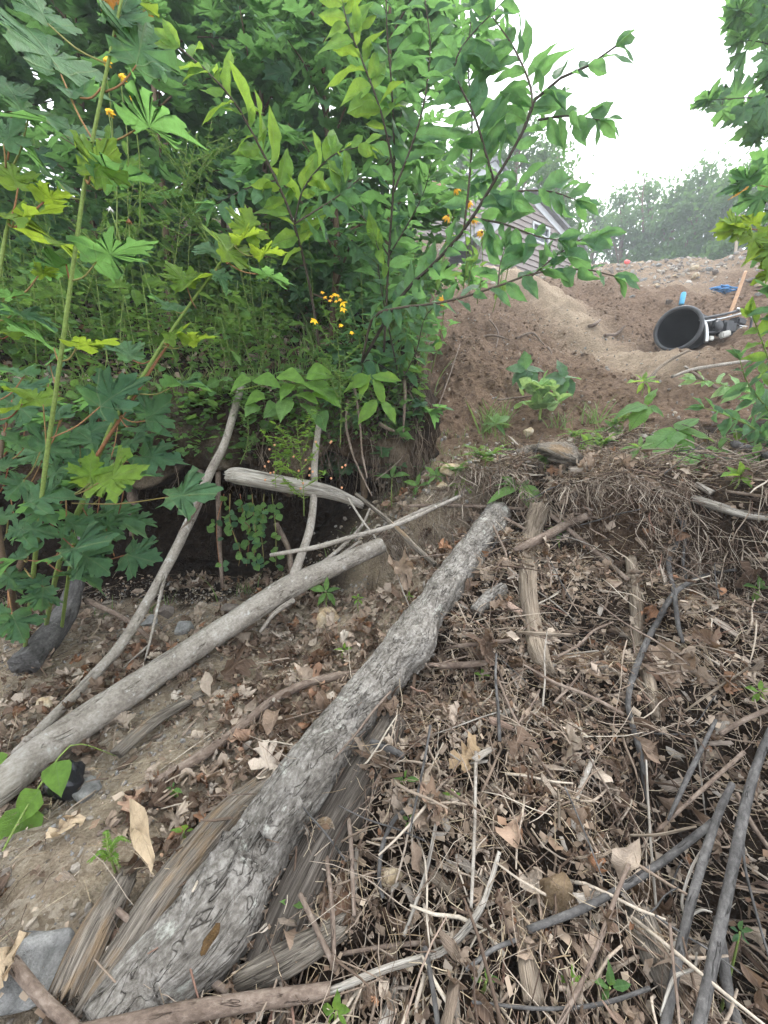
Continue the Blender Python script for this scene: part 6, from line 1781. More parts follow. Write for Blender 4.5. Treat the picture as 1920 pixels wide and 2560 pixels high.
for k, (a, lab) in enumerate([((700, 960, 700, 800, 2.6, 2.5, 8, .1), 'small leaved weed left of the yellow flowers under the maple wall'), ((610, 960, 600, 790, 2.6, 2.5, 8, .1), 'small leaved weed in the shade beyond the lime vine'),
                              ((430, 700, 470, 330, 2.6, 2.4, 10, .25), 'tall wiry weed with tiny leaves before the dark wall'), ((560, 700, 440, 360, 2.6, 2.4, 10, .25), 'tall wiry weed leaning left before the dark wall'),
                              ((470, 690, 530, 300, 2.7, 2.5, 10, .25), 'tall wiry weed leaning right before the dark wall'), ((300, 730, 340, 420, 2.4, 2.2, 10, .2), 'feathery weed behind the tall green stem'),
                              ((210, 760, 260, 520, 2.4, 2.2, 10, .2), 'feathery weed left of the tall green stem'), ((600, 1160, 620, 1000, 2.4, 2.34, 6, .08), 'thin weed rooted in the bank face above the driftwood bar'), ((850, 1010, 815, 900, 2.4, 2.3, 7, .09), 'thin weed below the yellow flowers')]):
    random.seed(60 + k)
    slender('slender_weed', lab, 'weed', branchy(*a), 22, .035 if k != 7 else .025, 'weed', 'weed').done()

# --- seed heads and yellow rays behind the sapling and before the house
def rudbeckia(px, py, d, label, foot, r_=.05, tilt=(0, -.6, .5), mat='petal_orange', npet=10, cmat='flower_brown'):
    p = Plant('cone_flower', label, 'flower', W(*foot))
    p.stem([W(*foot), (W(*foot) + W(px, py, d)) / 2 + np.array([.02, 0, .02]), W(px, py, d)], [.003, .003, .002], 'green_stem', 5, 10)
    flower(p, W(px, py, d), nrm(np.array(tilt)), r_, mat, npet, cmat, .8, .3, 1.3)
    C = resample(np.array([W(*foot), W(px, py, d)]), 12)
    for j in (2, 4, 6):
        p.leaf(C[j], nrm(jit(.6) + np.array([0, 0, .4])), nrm(UP + jit(.4)), .09, 'weed', 'weed')
    p.done()
FL = [(1172, 505, 'beside the house gable top'), (1185, 545, 'between two shrub branches before the siding'), (1162, 565, 'left of the wing gable'), (1205, 580, 'under the wing roof edge'), (1275, 585, 'nearest the window of the house'), (1265, 600, 'drooping below the window'),
      (1112, 752, 'low at the bank edge above the soil'), (1120, 540, 'left of the others before the siding'), (1225, 490, 'high before the upper gable'), (1140, 470, 'next to the chimney')]
random.seed(31)
for px, py, w_ in FL:
    rudbeckia(px, py, 2.5 if py < 700 else 2.3, 'orange yellow ray flower ' + w_, (px - random.uniform(5, 40), py + 180, 2.8), .030 + .008 * random.random(), (random.gauss(0, .5), -.7, random.gauss(.2, .4)))
for px, py, w_ in [(272, 278, 'hanging beside the tall green stem'), (262, 150, 'high up behind the tall green stem'), (300, 190, 'right of the tall green stem in the upper corner'), (330, 240, 'before the dark wall in the upper corner')]:
    rudbeckia(px, py, 1.9, 'yellow flower ' + w_, (px + 20, py + 330, 2.2), .027, (random.gauss(0, .4), -.7, -.2), 'petal_yellow', 7, 'petal_orange')
rudbeckia(275, 520, 1.8, 'white clover like flower head behind the tall green stem', (305, 700, 1.9), .018, (0, -.2, 1), 'petal_white', 12, 'petal_white')
rudbeckia(322, 550, 1.8, 'faded brown flower head on a bent stalk', (305, 700, 1.9), .018, (0, -.2, 1), 'flower_brown', 12, 'flower_brown')

# --- plants on the heap and in the gully
def rosette(name, label, cat, px, py, d, leaves, kind, mat, size, stemh=0, foot=None, pet=True, wide=1.0, face=.4):
    c = GW(px, py, d, max(.05, stemh * .6))
    d = depth(c)
    f = np.array(foot if foot is not None else c + np.array([0, .02, -.1 if not stemh else -stemh]))
    g = H(f[0], f[1]); f[2] = min(max(g, f[2] - .3), f[2])
    p = Plant(name, label, cat, f)
    p.stem([f, (f + c) / 2 + jit(.006), c], [.004, .0035, .002], 'green_stem', 6, 10)
    for tx, ty, dz in leaves:
        q = GW(tx, ty, d + dz, .012)
        L = np.linalg.norm(q - c)
        p.leaf(c + nrm(q - c) * .006, q - c, nrm(UP * (1 - face) + nrm(CAM - c) * face + jit(.15)), L * size, kind, mat, wide=wide)
    p.done()
    return p
random.seed(33)
rosette('nettle_plant', 'nettle like plant with four toothed leaves above the soil', 'plant', 1620, 1015, 2.75, [(1628, 970, 0), (1550, 1018, 0), (1580, 1055, -.06), (1662, 1033, -.03)], 'nettle', 'nettle', 1.1, .15)
rosette('nettle_plant', 'largest nettle like plant with broad toothed leaves on the heap crest', 'plant', 1695, 1078, 2.25, [(1740, 1035, .03), (1795, 1085, 0), (1612, 1128, -.05), (1712, 1158, -.1), (1640, 1075, .05), (1665, 1130, -.08), (1740, 1100, -.05)], 'nettle', 'nettle', 1.08, .15)
rosette('nettle_plant', 'small nettle like plant just below the largest one', 'plant', 1732, 1140, 2.2, [(1770, 1178, -.04), (1790, 1160, 0), (1700, 1182, -.06), (1760, 1130, .04), (1715, 1125, .02)], 'nettle', 'nettle', 1.08, .1)
for k, (px, py, w_) in enumerate([(1800, 1125, 'right of the nettle like plants'), (1840, 1105, 'before the dark branch at the bush foot'), (1890, 1145, 'with paired leaves at the frame edge')]):
    rosette('oval_seedling', 'seedling with smooth oval leaves ' + w_, 'plant', px, py, 2.2, [(px - 30, py - 5, 0), (px + 30, py + 5, 0), (px + 8, py - 35, 0), (px - 12, py + 22, -.04), (px + 25, py + 28, -.04)], 'cherry', 'cherry_lime' if k == 1 else 'weed', 1.1, .1)
# woolly rosette
random.seed(34)
c = GW(1355, 995, 3.35, .16)
p = Plant('woolly_plant', 'bushy woolly plant with pale green rounded leaves on the gully floor', 'plant', (c[0], c[1] + .03, float(H(c[0], c[1] + .03))))
p.stem([p.base, (p.base + c) / 2, c], [.012, .012, .01], 'green_stem')
for k in range(62):
    a, e = random.random() * 6.28, random.uniform(.05, 1.0)
    d = np.array([math.cos(a) * (1.1 - e * .6), math.sin(a) * (1.1 - e * .6), e])
    q = c + np.array([random.gauss(0, .07), random.gauss(0, .05), random.uniform(-.12, .12)])
    p.leaf(q, d, nrm(UP + jit(.4) - np.array([math.cos(a), math.sin(a), 0]) * .5), random.uniform(.08, .14), 'round', 'woolly', wide=.95)
p.done()
for px, py, d, w_ in [(1315, 925, 3.8, 'at the middle of the bare soil slope'), (1410, 945, 3.6, 'right behind the woolly plant')]:
    rosette('broadleaf_sprout', 'dark sprout with crinkled leaves ' + w_, 'plant', px, py, d, [(px - 8, py - 42, 0), (px - 38, py - 10, 0), (px + 40, py - 5, 0), (px - 10, py + 32, -.08), (px + 25, py + 25, -.08), (px - 30, py + 15, -.05)], 'nettle', 'cherry', 1.2, .1, wide=1.25)
def fern_weed(px, py, d, h, label, n=9, mat='weed', ln=.16):
    c = GW(px, py, d, .09)
    f = np.array([c[0], c[1] + .02, float(H(c[0], c[1] + .02)) - .01])
    p = Plant('ferny_weed', label, 'weed', f)
    p.stem([f, (f + c) / 2, c], [.003, .003, .002], 'green_stem', 5, 8)
    for k in range(n):
        a = k * 6.28 / n + random.random() * .5
        o0 = f + (c - f) * random.uniform(.5, 1)
        e = o0 + np.array([math.cos(a) * ln, math.sin(a) * ln * .7, ln * random.uniform(.1, .6)])
        C = p.stem([o0, (o0 + e) / 2 + UP * .02, e], [.0015, .001], 'green_stem', 4, 6)
        for j in range(8, 59, 5):
            for sg in (-1, 1):
                tg_ = nrm(C[j + 1 if j < 59 else j] - C[j - 1])
                sd = nrm(np.cross(tg_, UP))
                p.leaf(C[j], nrm(sd * sg + tg_ * .8 + jit(.1)), nrm(UP + jit(.3)), ln * .27 * (1.1 - j / 80), 'weed', mat, wide=1.3, name='leaflet')
    p.done()
random.seed(35)
fern_weed(1215, 1140, 2.55, 65, 'ferny grey green weed on the lip of the heap', 10, 'weed', .17)
fern_weed(1365, 1150, 2.6, 35, 'little bright ferny weed right of the rotten stump', 7, 'weed', .10)
fern_weed(268, 2120, 1.08, 12, 'tiny ferny seedling on the sand left of the split timber', 6, 'cherry_lime', .05)
for k, (px, py, d, w_, mt_, ar) in enumerate([(1205, 1690, 1.52, 'beside the burl of the thick log', 'cherry_lime', .8), (860, 1625, 1.75, 'on the gravel below the wedge shaped rock', 'cherry_lime', .7), (895, 1497, 2.1, 'right behind the wedge shaped rock', 'cherry_lime', .6), (1022, 1492, 2.05, 'on the litter beside the thick log', 'cherry_lime', .5),
                                        (1405, 1330, 2.1, 'under the debris lip beside the gnarled root', 'weed', 1.1), (1130, 1990, 1.06, 'on the heap right of the pointed red leaf', 'cherry_lime', .8), (1012, 1950, 1.12, 'in the shade below the tan oak leaf', 'weed', .9), (1025, 2050, 1.04, 'below the pointed red leaf', 'weed', .8),
                                        (432, 1975, 1.25, 'beside the brown branch on the leaf drift', 'weed', .6), (460, 2080, 1.12, 'between the curled leaf and the split timber', 'cherry_lime', .9), (730, 2262, .95, 'tucked under the thick log', 'weed', .9), (840, 2530, .72, 'at the frame bottom under the pinkish branch', 'cherry_lime', 1.2),
                                        (1430, 2455, .76, 'left of the poles foot', 'cherry_lime', 1.3), (1525, 2470, .75, 'nearest the twin poles foot', 'weed', 1.6), (1850, 2330, .95, 'in the dark hollow behind the poles', 'cherry', 1.0), (980, 1195, 2.7, 'at the foot of the root curtain', 'weed', 1.6),
                                        (1045, 1215, 2.66, 'on the cream coloured cobbles', 'weed', 1.3), (815, 1480, 2.1, 'in the shade under the slim pale log', 'weed', 1.6), (1215, 2455, .76, 'with narrow blades near the burnt branch', 'weed', 1.4), (1900, 1475, 1.72, 'at the frame edge beside the grey maple leaf', 'weed', 1.4), (1900, 1730, 1.3, 'climbing a stalk at the frame edge', 'cherry_lime', 1.2)]):
    random.seed(80 + k)
    s = 26 * ar
    rosette('seedling', 'small green seedling ' + w_, 'seedling', px, py, min(d, depth(G(px, py, .02))), [(px + math.cos(a) * s * random.uniform(.7, 1.1), py - math.sin(a) * s * .8, random.uniform(-.02, .02)) for a in (.3, 1.5, 2.7, 4.2, 5.3)[: 3 + k % 3]], 'cherry', mt_, 1.1, .04)
# sprawling strap leaved weed under the rotten stump
rosette('strap_weed', 'sprawling weed with drooping strap leaves on the edge of the heap', 'weed', 1300, 1215, 2.55, [(1240, 1235, -.05), (1255, 1205, 0), (1330, 1262, -.06), (1350, 1240, -.03), (1290, 1190, .04), (1320, 1200, .03), (1270, 1195, .0)], 'weed', 'weed', 1.3, .05)
random.seed(44)
for px, py, d, w_, lab in [(1560, 1045, 2.9, 9, 'ferny weed at the soil edge left of the nettle like plants'), (1440, 1085, 2.95, 8, 'ferny weed between the woolly plant and the strap leaves'), (1140, 1175, 2.7, 8, 'ferny weed by the bank corner'), (1505, 1100, 2.9, 8, 'grey green weed wilting on the crest of the heap')]:
    fern_weed(px, py, d, 0, lab, w_, 'weed', .13)
for k, (px, py, d, w_) in enumerate([(1535, 1075, 2.9, 'at the soil edge with spreading narrow leaves'), (1470, 1115, 2.85, 'on the crest right of the rotten stump'), (1240, 1060, 3.1, 'before the dense grass tuft'), (1160, 1215, 2.6, 'near the lip of the heap by the log end'), (1090, 1190, 2.75, 'between bank corner and ferny weeds'), (1610, 955, 3.5, 'beside the tan split stick on the soil'), (1600, 1120, 2.7, 'left below the largest nettle like plant'), (1850, 1190, 2.3, 'under the edge bush on the heap')]):
    rosette('green_weed', 'small green weed ' + w_, 'weed', px, py, d, [(px + math.cos(a) * random.uniform(22, 42), py - math.sin(a) * random.uniform(16, 34), random.uniform(-.03, .03)) for a in (.1, .8, 1.5, 2.2, 3.0, 3.9, 5.4)], ('weed', 'cherry')[k % 2], ('weed', 'cherry_lime')[k % 2], 1.15, .06)
# bindweed in the lower corner
random.seed(37)
S = Plant('bindweed', 'bindweed stem with arrow shaped bright green leaves over the black bundle', 'vine', W(-20, 2180, 1.0))
S.stem(PW((-20, 2180, 1.0), (60, 2030, 1.08), (150, 1890, 1.16), (200, 1860, 1.2), (290, 1890, 1.3)), [.003, .003, .002, .001], 'green_stem')
for bx, by, tx, ty in [(138, 1905, 152, 1985), (75, 2010, 12, 2155), (100, 1975, 18, 2070), (5, 1880, -25, 1930)]:
    pq, q = W(bx, by, 1.1), W(tx, ty, 1.06)
    S.leaf(pq, q - pq, nrm(UP * .5 + nrm(CAM - pq) * .7), np.linalg.norm(q - pq) * 1.05, 'heart', 'cherry_lime')
S.done()
# leafy bush at the frame edge
random.seed(38)
S = Plant('edge_bush', 'leafy dark bush growing in at the frame edge below the engine', 'bush', G(1960, 1150, 0))
for P, mt_ in [(PW((1990, 1150, 2.4), (1930, 1040, 2.2), (1870, 960, 2.15), (1850, 900, 2.1)), 'cherry'), (PW((1990, 1150, 2.4), (1900, 1080, 2.15), (1820, 1040, 2.1), (1760, 1020, 2.1)), 'cherry'), (PW((1990, 1150, 2.4), (1940, 960, 2.0), (1900, 840, 1.9), (1880, 790, 1.85)), 'cherry_lime'),
               (PW((2000, 1150, 2.3), (1960, 900, 1.9), (1940, 780, 1.8), (1920, 730, 1.75)), 'cherry'), (PW((1990, 1180, 2.4), (1930, 1110, 2.2), (1860, 1080, 2.15)), 'cherry'), (PW((1990, 1100, 2.6), (1900, 1000, 2.6), (1800, 960, 2.7), (1740, 950, 2.75)), 'woolly'), (PW((1990, 1150, 2.5), (1920, 1010, 2.4), (1880, 1000, 2.35)), 'cherry')]:
    spray(S, P, .005, 22, .13, 'cherry', mt_, .2, smat='green_stem')
S.done()
# overhanging maple at the upper corner
random.seed(39)
S = Plant('overhanging_maple', 'maple branch hanging into the sky at the upper corner', 'tree', W(2200, 700, 3.2))
S.stem(PW((2250, 1500, 3.4), (2200, 700, 3.2), (2120, 300, 3.1), (2050, 100, 3.0), (1980, -60, 3.0)), [.06, .05, .035, .02, .01], 'brown_stem', 10, 30, 'trunk')
for P in [PW((2120, 300, 3.1), (2000, 240, 2.95), (1890, 243, 2.85), (1780, 250, 2.8)), PW((2050, 100, 3.0), (1960, 60, 2.9), (1860, 30, 2.85)), PW((2120, 300, 3.1), (2010, 150, 2.95), (1920, 110, 2.9), (1860, 100, 2.9)), PW((2200, 600, 3.2), (2050, 400, 3.0), (1950, 330, 2.95), (1900, 340, 2.9)),
          PW((2100, 250, 3.1), (1990, 200, 3.0), (1930, 190, 2.95)), PW((2150, 400, 3.1), (2020, 310, 3.0), (1930, 290, 2.95), (1870, 290, 2.95)), PW((2050, 50, 3.0), (1970, 0, 2.95), (1900, -20, 2.9))]:
    spray(S, P, .006, 11, .19, 'maple', 'maple', .3, smat='dark_stem', pet=.35, pmat='dark_stem', tipleaf=True, droop=.35, tocam=.1)
S.done()
S = Plant('yellow_green_maple', 'maple twigs with yellow green leaves at the frame edge before the far trees', 'tree', W(2100, 760, 1.9))
for P, mt_ in [(PW((2100, 760, 1.9), (2000, 620, 1.8), (1920, 580, 1.75), (1850, 570, 1.72)), 'maple_lime'), (PW((2100, 760, 1.9), (2020, 560, 1.8), (1950, 480, 1.8), (1880, 460, 1.8)), 'maple'), (PW((2100, 760, 1.9), (2010, 640, 1.8), (1940, 610, 1.75)), 'maple_lime'), (PW((2100, 760, 1.9), (2010, 480, 1.85), (1960, 400, 1.85)), 'maple'),
               (PW((2100, 780, 1.9), (2010, 700, 1.85), (1950, 680, 1.8)), 'maple_lime')]:
    spray(S, P, .005, 7, .16, 'maple', mt_, .3, smat='red_stem', pet=.3, tocam=.1, droop=.3)
S.leaf(W(1855, 480, 1.75), W(1830, 490, 1.75) - W(1855, 480, 1.75), UP, .06, 'maple', 'autumn')
S.done()

# --- ground cover on the bank top and tufts of grass
def blade_shape(seed):
    r = np.random.default_rng(seed)
    t = np.linspace(0, 1, 6)
    b = .25 + .5 * r.random()
    w = .022 * (1 - t ** 2)
    c = np.c_[0 * t, b * t ** 2, t - .35 * b * t ** 2]
    V = np.vstack([np.c_[c[:, 0] - w, c[:, 1:]], np.c_[c[:, 0] + w, c[:, 1:]]])
    i = np.arange(5)
    return V, [np.stack([i, i + 6, i + 7, i + 1], -1)], np.c_[np.r_[-w, w], np.r_[t, t], 0 * np.r_[t, t]]
SH['blade'] = [blade_shape(700 + k) for k in range(6)]
def tufts(x, y, n, h, spr=.03):
    X = np.repeat(x, n) + RNG.normal(size=len(x) * n) * spr
    Y = np.repeat(y, n) + RNG.normal(size=len(x) * n) * spr
    a = RNG.random(len(X)) * 6.28
    yv = np.stack([np.cos(a), np.sin(a), 0 * a], -1)
    zv = np.array([0, 0, 1.0]) + RNG.normal(size=(len(X), 3)) * .25
    T = frames(np.stack([X, Y, bank_z(X, Y) - .01], -1), yv, zv)
    hh = np.repeat(h, n) * RNG.uniform(.5, 1.2, len(X))
    return T, np.c_[hh, hh, hh]
def bank_z(x, y):
    df, sf = lip_dist(x, y, FRONT)
    t = np.interp(np.minimum(sf, 6), idx, LIP_TOP) + np.clip(df, 0, 20) * .66
    return np.where(bil(gd, x, y) > -.02, np.maximum(H(x, y), np.minimum(t, 6.6)), H(x, y))
def on_bank(n, dmin=.02, dmax=1.6, xmin=-4, xmax=.3, ymax=5):
    xs, ys = [], []
    while len(xs) < n:
        x, y = RNG.uniform(xmin, xmax, 4000), RNG.uniform(1.6, ymax, 4000)
        d = bil(gd, x, y)
        k = (d > dmin) & (d < dmax)
        xs.extend(x[k]); ys.extend(y[k])
    return np.array(xs[:n]), np.array(ys[:n])
x, y = on_bank(170, .0, 1.3)
T1, S1 = tufts(x, y, 8, .08 + .22 * RNG.random(len(x)) ** 2, .05)
x, y = on_bank(260, -.04, .1)
T2, S2_ = tufts(x, y, 8, .08 + .10 * RNG.random(len(x)), .02)
x, y = sample_xy(70, lambda x, y: (np.exp(-((x - .55) / .5) ** 2 - ((y - 3.15) / .25) ** 2)), rmin=2.5, rmax=4.2, amax=40)
T3, S3_ = tufts(x, y, 5, .05 + .06 * RNG.random(len(x)), .02)
T, Sx = np.concatenate([T1, T2, T3]), np.concatenate([S1, S2_, S3_])
tag(link('grass', scatter('blade', T, Sx, RNG.random(len(T))).mesh('grass', M['grass_blade'])), 'wild grass growing over the bank top and lip', kind='stuff')
x, y = on_bank(6500, .0, 2.8, xmin=-6)
x3, y3 = on_bank(4600, -.12, .06)
zf = np.r_[bank_z(x, y), np.interp(np.minimum(lip_dist(x3, y3, FRONT)[1], 6), idx, LIP_TOP) - .42 * RNG.random(len(x3)) ** 1.6 - .04]
x, y = np.r_[x, x3], np.r_[y, y3]
a = RNG.random(len(x)) * 6.28
T = frames(np.stack([x, y, zf + .01 + .14 * RNG.random(len(x)) ** 1.5], -1), np.stack([np.cos(a), np.sin(a) - .3, RNG.normal(size=len(x)) * .3], -1), np.array([0, -.2, 1.0]) + RNG.normal(size=(len(x), 3)) * .45)
s = .03 + .06 * RNG.random(len(x)) ** 2
tag(link('undergrowth', scatter('weed', T, np.c_[s * 1.3, s, s], RNG.random(len(x))).mesh('undergrowth', M['weed'])), 'low leafy ground cover on the bank top', kind='stuff')
x, y = on_bank(2200, .0, 1.6)
T = ground_frames(x, y, 0, .5)
T[:, 2, 3] = bank_z(x, y) + .01
s = .04 + .05 * RNG.random(len(x))
tag(link('bank_leaf_litter', scatter('dead', T, np.c_[s, s, s], RNG.random(len(x))).mesh('bank_leaf_litter', M['dead_leaf'])), 'dead leaves caught in the ground cover on the bank top', kind='stuff')
# tufts one can pick out on the gully lip
for px, py, n, hpx, w_ in [(1215, 1085, 26, 100, 'at the lip of the gully left of the woolly plant'), (1255, 1070, 34, 80, 'beside the tall tuft, dense and round'), (1520, 1095, 22, 60, 'wilting at the edge of the brown soil'), (1400, 1070, 16, 60, 'with bright blades right of the woolly plant'), (1480, 1060, 22, 70, 'long and wilted lying on the soil')]:
    g = G(px, py, 0)
    b = B()
    h = hpx * depth(g) / FPX
    a = RNG.random(n) * 6.28
    T = frames(RNG.normal(size=(n, 3)) * [.04, .03, 0], np.stack([np.cos(a), np.sin(a), 0 * a], -1), np.array([0, 0, 1.0]) + RNG.normal(size=(n, 3)) * .35)
    hh = h * RNG.uniform(.6, 1.2, n)
    tag(link('grass_tuft', scatter('blade', T, np.c_[hh, hh, hh], RNG.random(n)).mesh('grass_tuft', M['grass_blade']), None, g), 'green grass tuft ' + w_, 'grass tuft')

# tall leafy weeds that fill the bank top under the maples
def weed_bed(name, label, n_st, x0, x1, dmin, dmax, hmin, hmax, per, size, kind, mat, seed):
    random.seed(seed)
    x, y = on_bank(n_st, dmin, dmax, x0, x1, 6)
    z = bank_z(x, y)
    q, d, nv = [], [], []
    bs = B()
    for i in range(n_st):
        h = random.uniform(hmin, hmax)
        p0 = np.array([x[i], y[i], z[i] - .02]); p1 = p0 + np.array([random.gauss(0, .12), random.gauss(-.08, .12), h])
        V, F, bk = tube([p0, (p0 + p1) / 2 + jit(.02), p1], [.003, .0025, .0015], 4, 6)
        bs.add(V, F, rnd=random.random())
        for k in range(per):
            t = random.uniform(.15, 1)
            a = random.random() * 6.28
            q.append(p0 + (p1 - p0) * t + jit(.03)); d.append((math.cos(a), math.sin(a) - .3, random.uniform(-.3, .5))); nv.append(UP + jit(.4))
    q, d, nv = map(np.array, (q, d, nv))
    s = size * RNG.uniform(.5, 1.3, len(q))
    b = scatter(kind, frames(q, d, nv), np.c_[s, s, s], RNG.random(len(q)))
    tag(link(name, b.mesh(name, M[mat])), label, kind='stuff')
    tag(link('stem_undergrowth', bs.mesh('stem_undergrowth', M['green_stem'])), 'thin green stalks of ' + label, kind='stuff')
weed_bed('fern_undergrowth', 'feathery weeds crowding the bank top behind the saplings', 330, -4.2, -.8, .02, 1.5, .2, .75, 26, .06, 'weed', 'weed', 71)
weed_bed('broad_undergrowth', 'broad leaved weeds under the young maples', 170, -4.4, .2, .1, 2.4, .25, .9, 16, .11, 'cherry', 'weed', 72)
weed_bed('dark_undergrowth', 'shaded leafy thicket at the back of the bank', 220, -6, .3, 1.0, 4.5, .4, 1.5, 18, .15, 'cherry', 'cherry', 73)
weed_bed('corner_undergrowth', 'leafy growth on the bank corner by the soil slope', 120, -.4, .5, .0, 1.6, .2, .8, 18, .10, 'cherry', 'cherry', 74)

# strappy greenery at the corner of the bank before the house
x, y = RNG.normal(.18, .22, 90), RNG.normal(4.3, .7, 90)
k = bil(gd, x, y) > .05
x, y = x[k], y[k]
T, Sx = tufts(x, y, 12, .28 + .25 * RNG.random(len(x)), .06)
o = link('tall_grass', scatter('blade', T, Sx * [1.5, 1, 1], RNG.random(len(T))).mesh('tall_grass', M['grass_blade']))
tag(o, 'tall strappy grass at the bank corner before the house', kind='stuff')

# hanging roots in the undercut and on the corner
b = B()
def rootlet(s, o, ln, r0, sway=.05):
    c = lipP(np.array([s]))[0]
    t2 = (lipP(np.array([s + .02]))[0] - c); t2 = t2 / np.linalg.norm(t2)
    i2 = np.array([-t2[1], t2[0]])
    z = np.interp(s, idx, LIP_BOT) + .08
    q = np.array([*(c + i2 * o), z])
    P = [q]
    for k in range(4):
        q = q + np.array([random.gauss(0, sway), random.gauss(0, sway * .6), -ln / 4])
        P.append(q)
    V, F, bk = tube(P, [r0, r0 * .7, r0 * .4], 4, 8, .1)
    b.add(V, F, rnd=random.random())
random.seed(50)
for k in range(300):
    rootlet(random.uniform(2.4, 6.5), random.uniform(-.02, .35), random.uniform(.05, .35), random.uniform(.0008, .0025), .022)
for k in range(170):
    rootlet(random.uniform(5.4, 6.6), random.uniform(-.05, .08), random.uniform(.15, .40), random.uniform(.001, .003), .02)
for k in range(260):            # frayed roots on the face
    s = random.uniform(4.3, 6.7)
    c = lipP(np.array([s]))[0]
    z0, z1 = np.interp(s, idx, LIP_BOT), np.interp(s, idx, LIP_TOP)
    q = np.array([c[0] + random.gauss(0, .03), c[1] - .05 + random.gauss(0, .03), random.uniform(z0 + .1, z1)])
    P = [q]
    for j in range(3):
        q = q + np.array([random.gauss(0, .035), random.gauss(-.01, .02), -random.uniform(.03, .12)])
        P.append(q)
    V, F, bk = tube(P, [random.uniform(.001, .003), .0008], 4, 7, .1)
    b.add(V, F, rnd=random.random())
tag(link('root_debris', b.mesh('root_debris', M['root'])), 'fine roots hanging from the undercut bank', kind='stuff')
for k, (P, r_, lab) in enumerate([(PW((870, 1000, 2.55), (865, 1060, 2.5), (880, 1130, 2.42), (905, 1190, 2.34), (930, 1240, 2.3)), .008, 'long thin root arching from the bank down to the driftwood end'), (PW((885, 960, 2.6), (900, 1060, 2.5), (905, 1130, 2.45), (918, 1195, 2.36)), .009, 'second long root beside the arching one'),
                                  (PW((1010, 930, 2.75), (1012, 1000, 2.7), (1008, 1080, 2.7)), .014, 'stout pale root dangling on the dark bank face'), (PW((950, 1060, 2.6), (970, 1072, 2.56), (985, 1078, 2.52)), .014, 'stubby broken root end poking from the bank face'),
                                  (PW((320, 1200, 2.6), (335, 1260, 2.55), (330, 1340, 2.55)), .03, 'shaggy brown root hanging in the undercut'), (PW((1150, 860, 4.6), (1120, 950, 4.0), (1075, 1060, 3.3), (1000, 1150, 2.8), (940, 1200, 2.5)), .006, 'long wiry root sagging from the bank corner across the dark face'),
                                  (PW((1190, 850, 5.0), (1230, 838, 5.0), (1275, 850, 4.9)), .016, 'dark root crossing the hollow at the top of the bare soil'), (PW((1290, 845, 5.0), (1330, 832, 5.1), (1360, 862, 4.9)), .014, 'knobbly root on the soil left of the sandy ridge'),
                                  (PW((1225, 800, 5.6), (1245, 830, 5.3), (1240, 870, 5.0)), .010, 'thin root hanging down the cut face of the soil'), (PW((1370, 868, 4.8), (1378, 885, 4.7), (1372, 905, 4.6)), .012, 'short upright root stub in the bare soil'), (PW((1245, 1000, 3.7), (1285, 995, 3.75), (1330, 990, 3.75)), .010, 'thin dark root lying on the brown soil left of the woolly plant'),
                                  (PW((495, 1150, 2.5), (500, 1180, 2.46), (525, 1240, 2.42)), .03, 'lump of root wrapped soil behind the leaning branch')]):
    V, F, bk = tube(P, [r_, r_ * .9, r_ * .5], 10, 24, .25, 40, k)
    tag(link('hanging_root', mesh_np('hanging_root', V - P[0], F, M['bark_brown'], {'bk': bk}), None, P[0]), lab, 'root')

# ---------------------------------------------------------------- the house above the slope
hw = nrm(np.array([.864, .503, 0]))
hn = np.array([hw[1], -hw[0], 0])                      # outward, towards the slope
def on_plane(px, py, A0):
    r = ray(px, py)
    t = ((A0 - CAM) @ hn) / (r @ hn)
    q = CAM + r * t
    return np.array([(q - A0) @ hw, q[2]])
A1 = W(1340, 600, 12.0)
A2h = A1 - hn * 2.6
house = thing('house', 'house with pinkish grey lap siding and two gables above the slope', 'house', (A1[0], A1[1], 6.5))
hb_ = np.array(house.location)
def hp(s, z, out, A0):
    return A0 * [1, 1, 0] + hw * s + hn * out + np.array([0, 0, z])
def prism(name, poly, out0, out1, A0, mat, parent):
    n = len(poly)
    V = np.array([hp(s, z, out0, A0) for s, z in poly] + [hp(s, z, out1, A0) for s, z in poly])
    me = bpy.data.meshes.new(name)
    fs = [tuple(range(n)), tuple(range(2 * n - 1, n - 1, -1))] + [(k, k + n, (k + 1) % n + n, (k + 1) % n) for k in range(n)]
    off = hb_
    me.from_pydata([tuple(v - off) for v in V], [], fs)
    me.materials.append(M[mat])
    return link(name, me, parent)
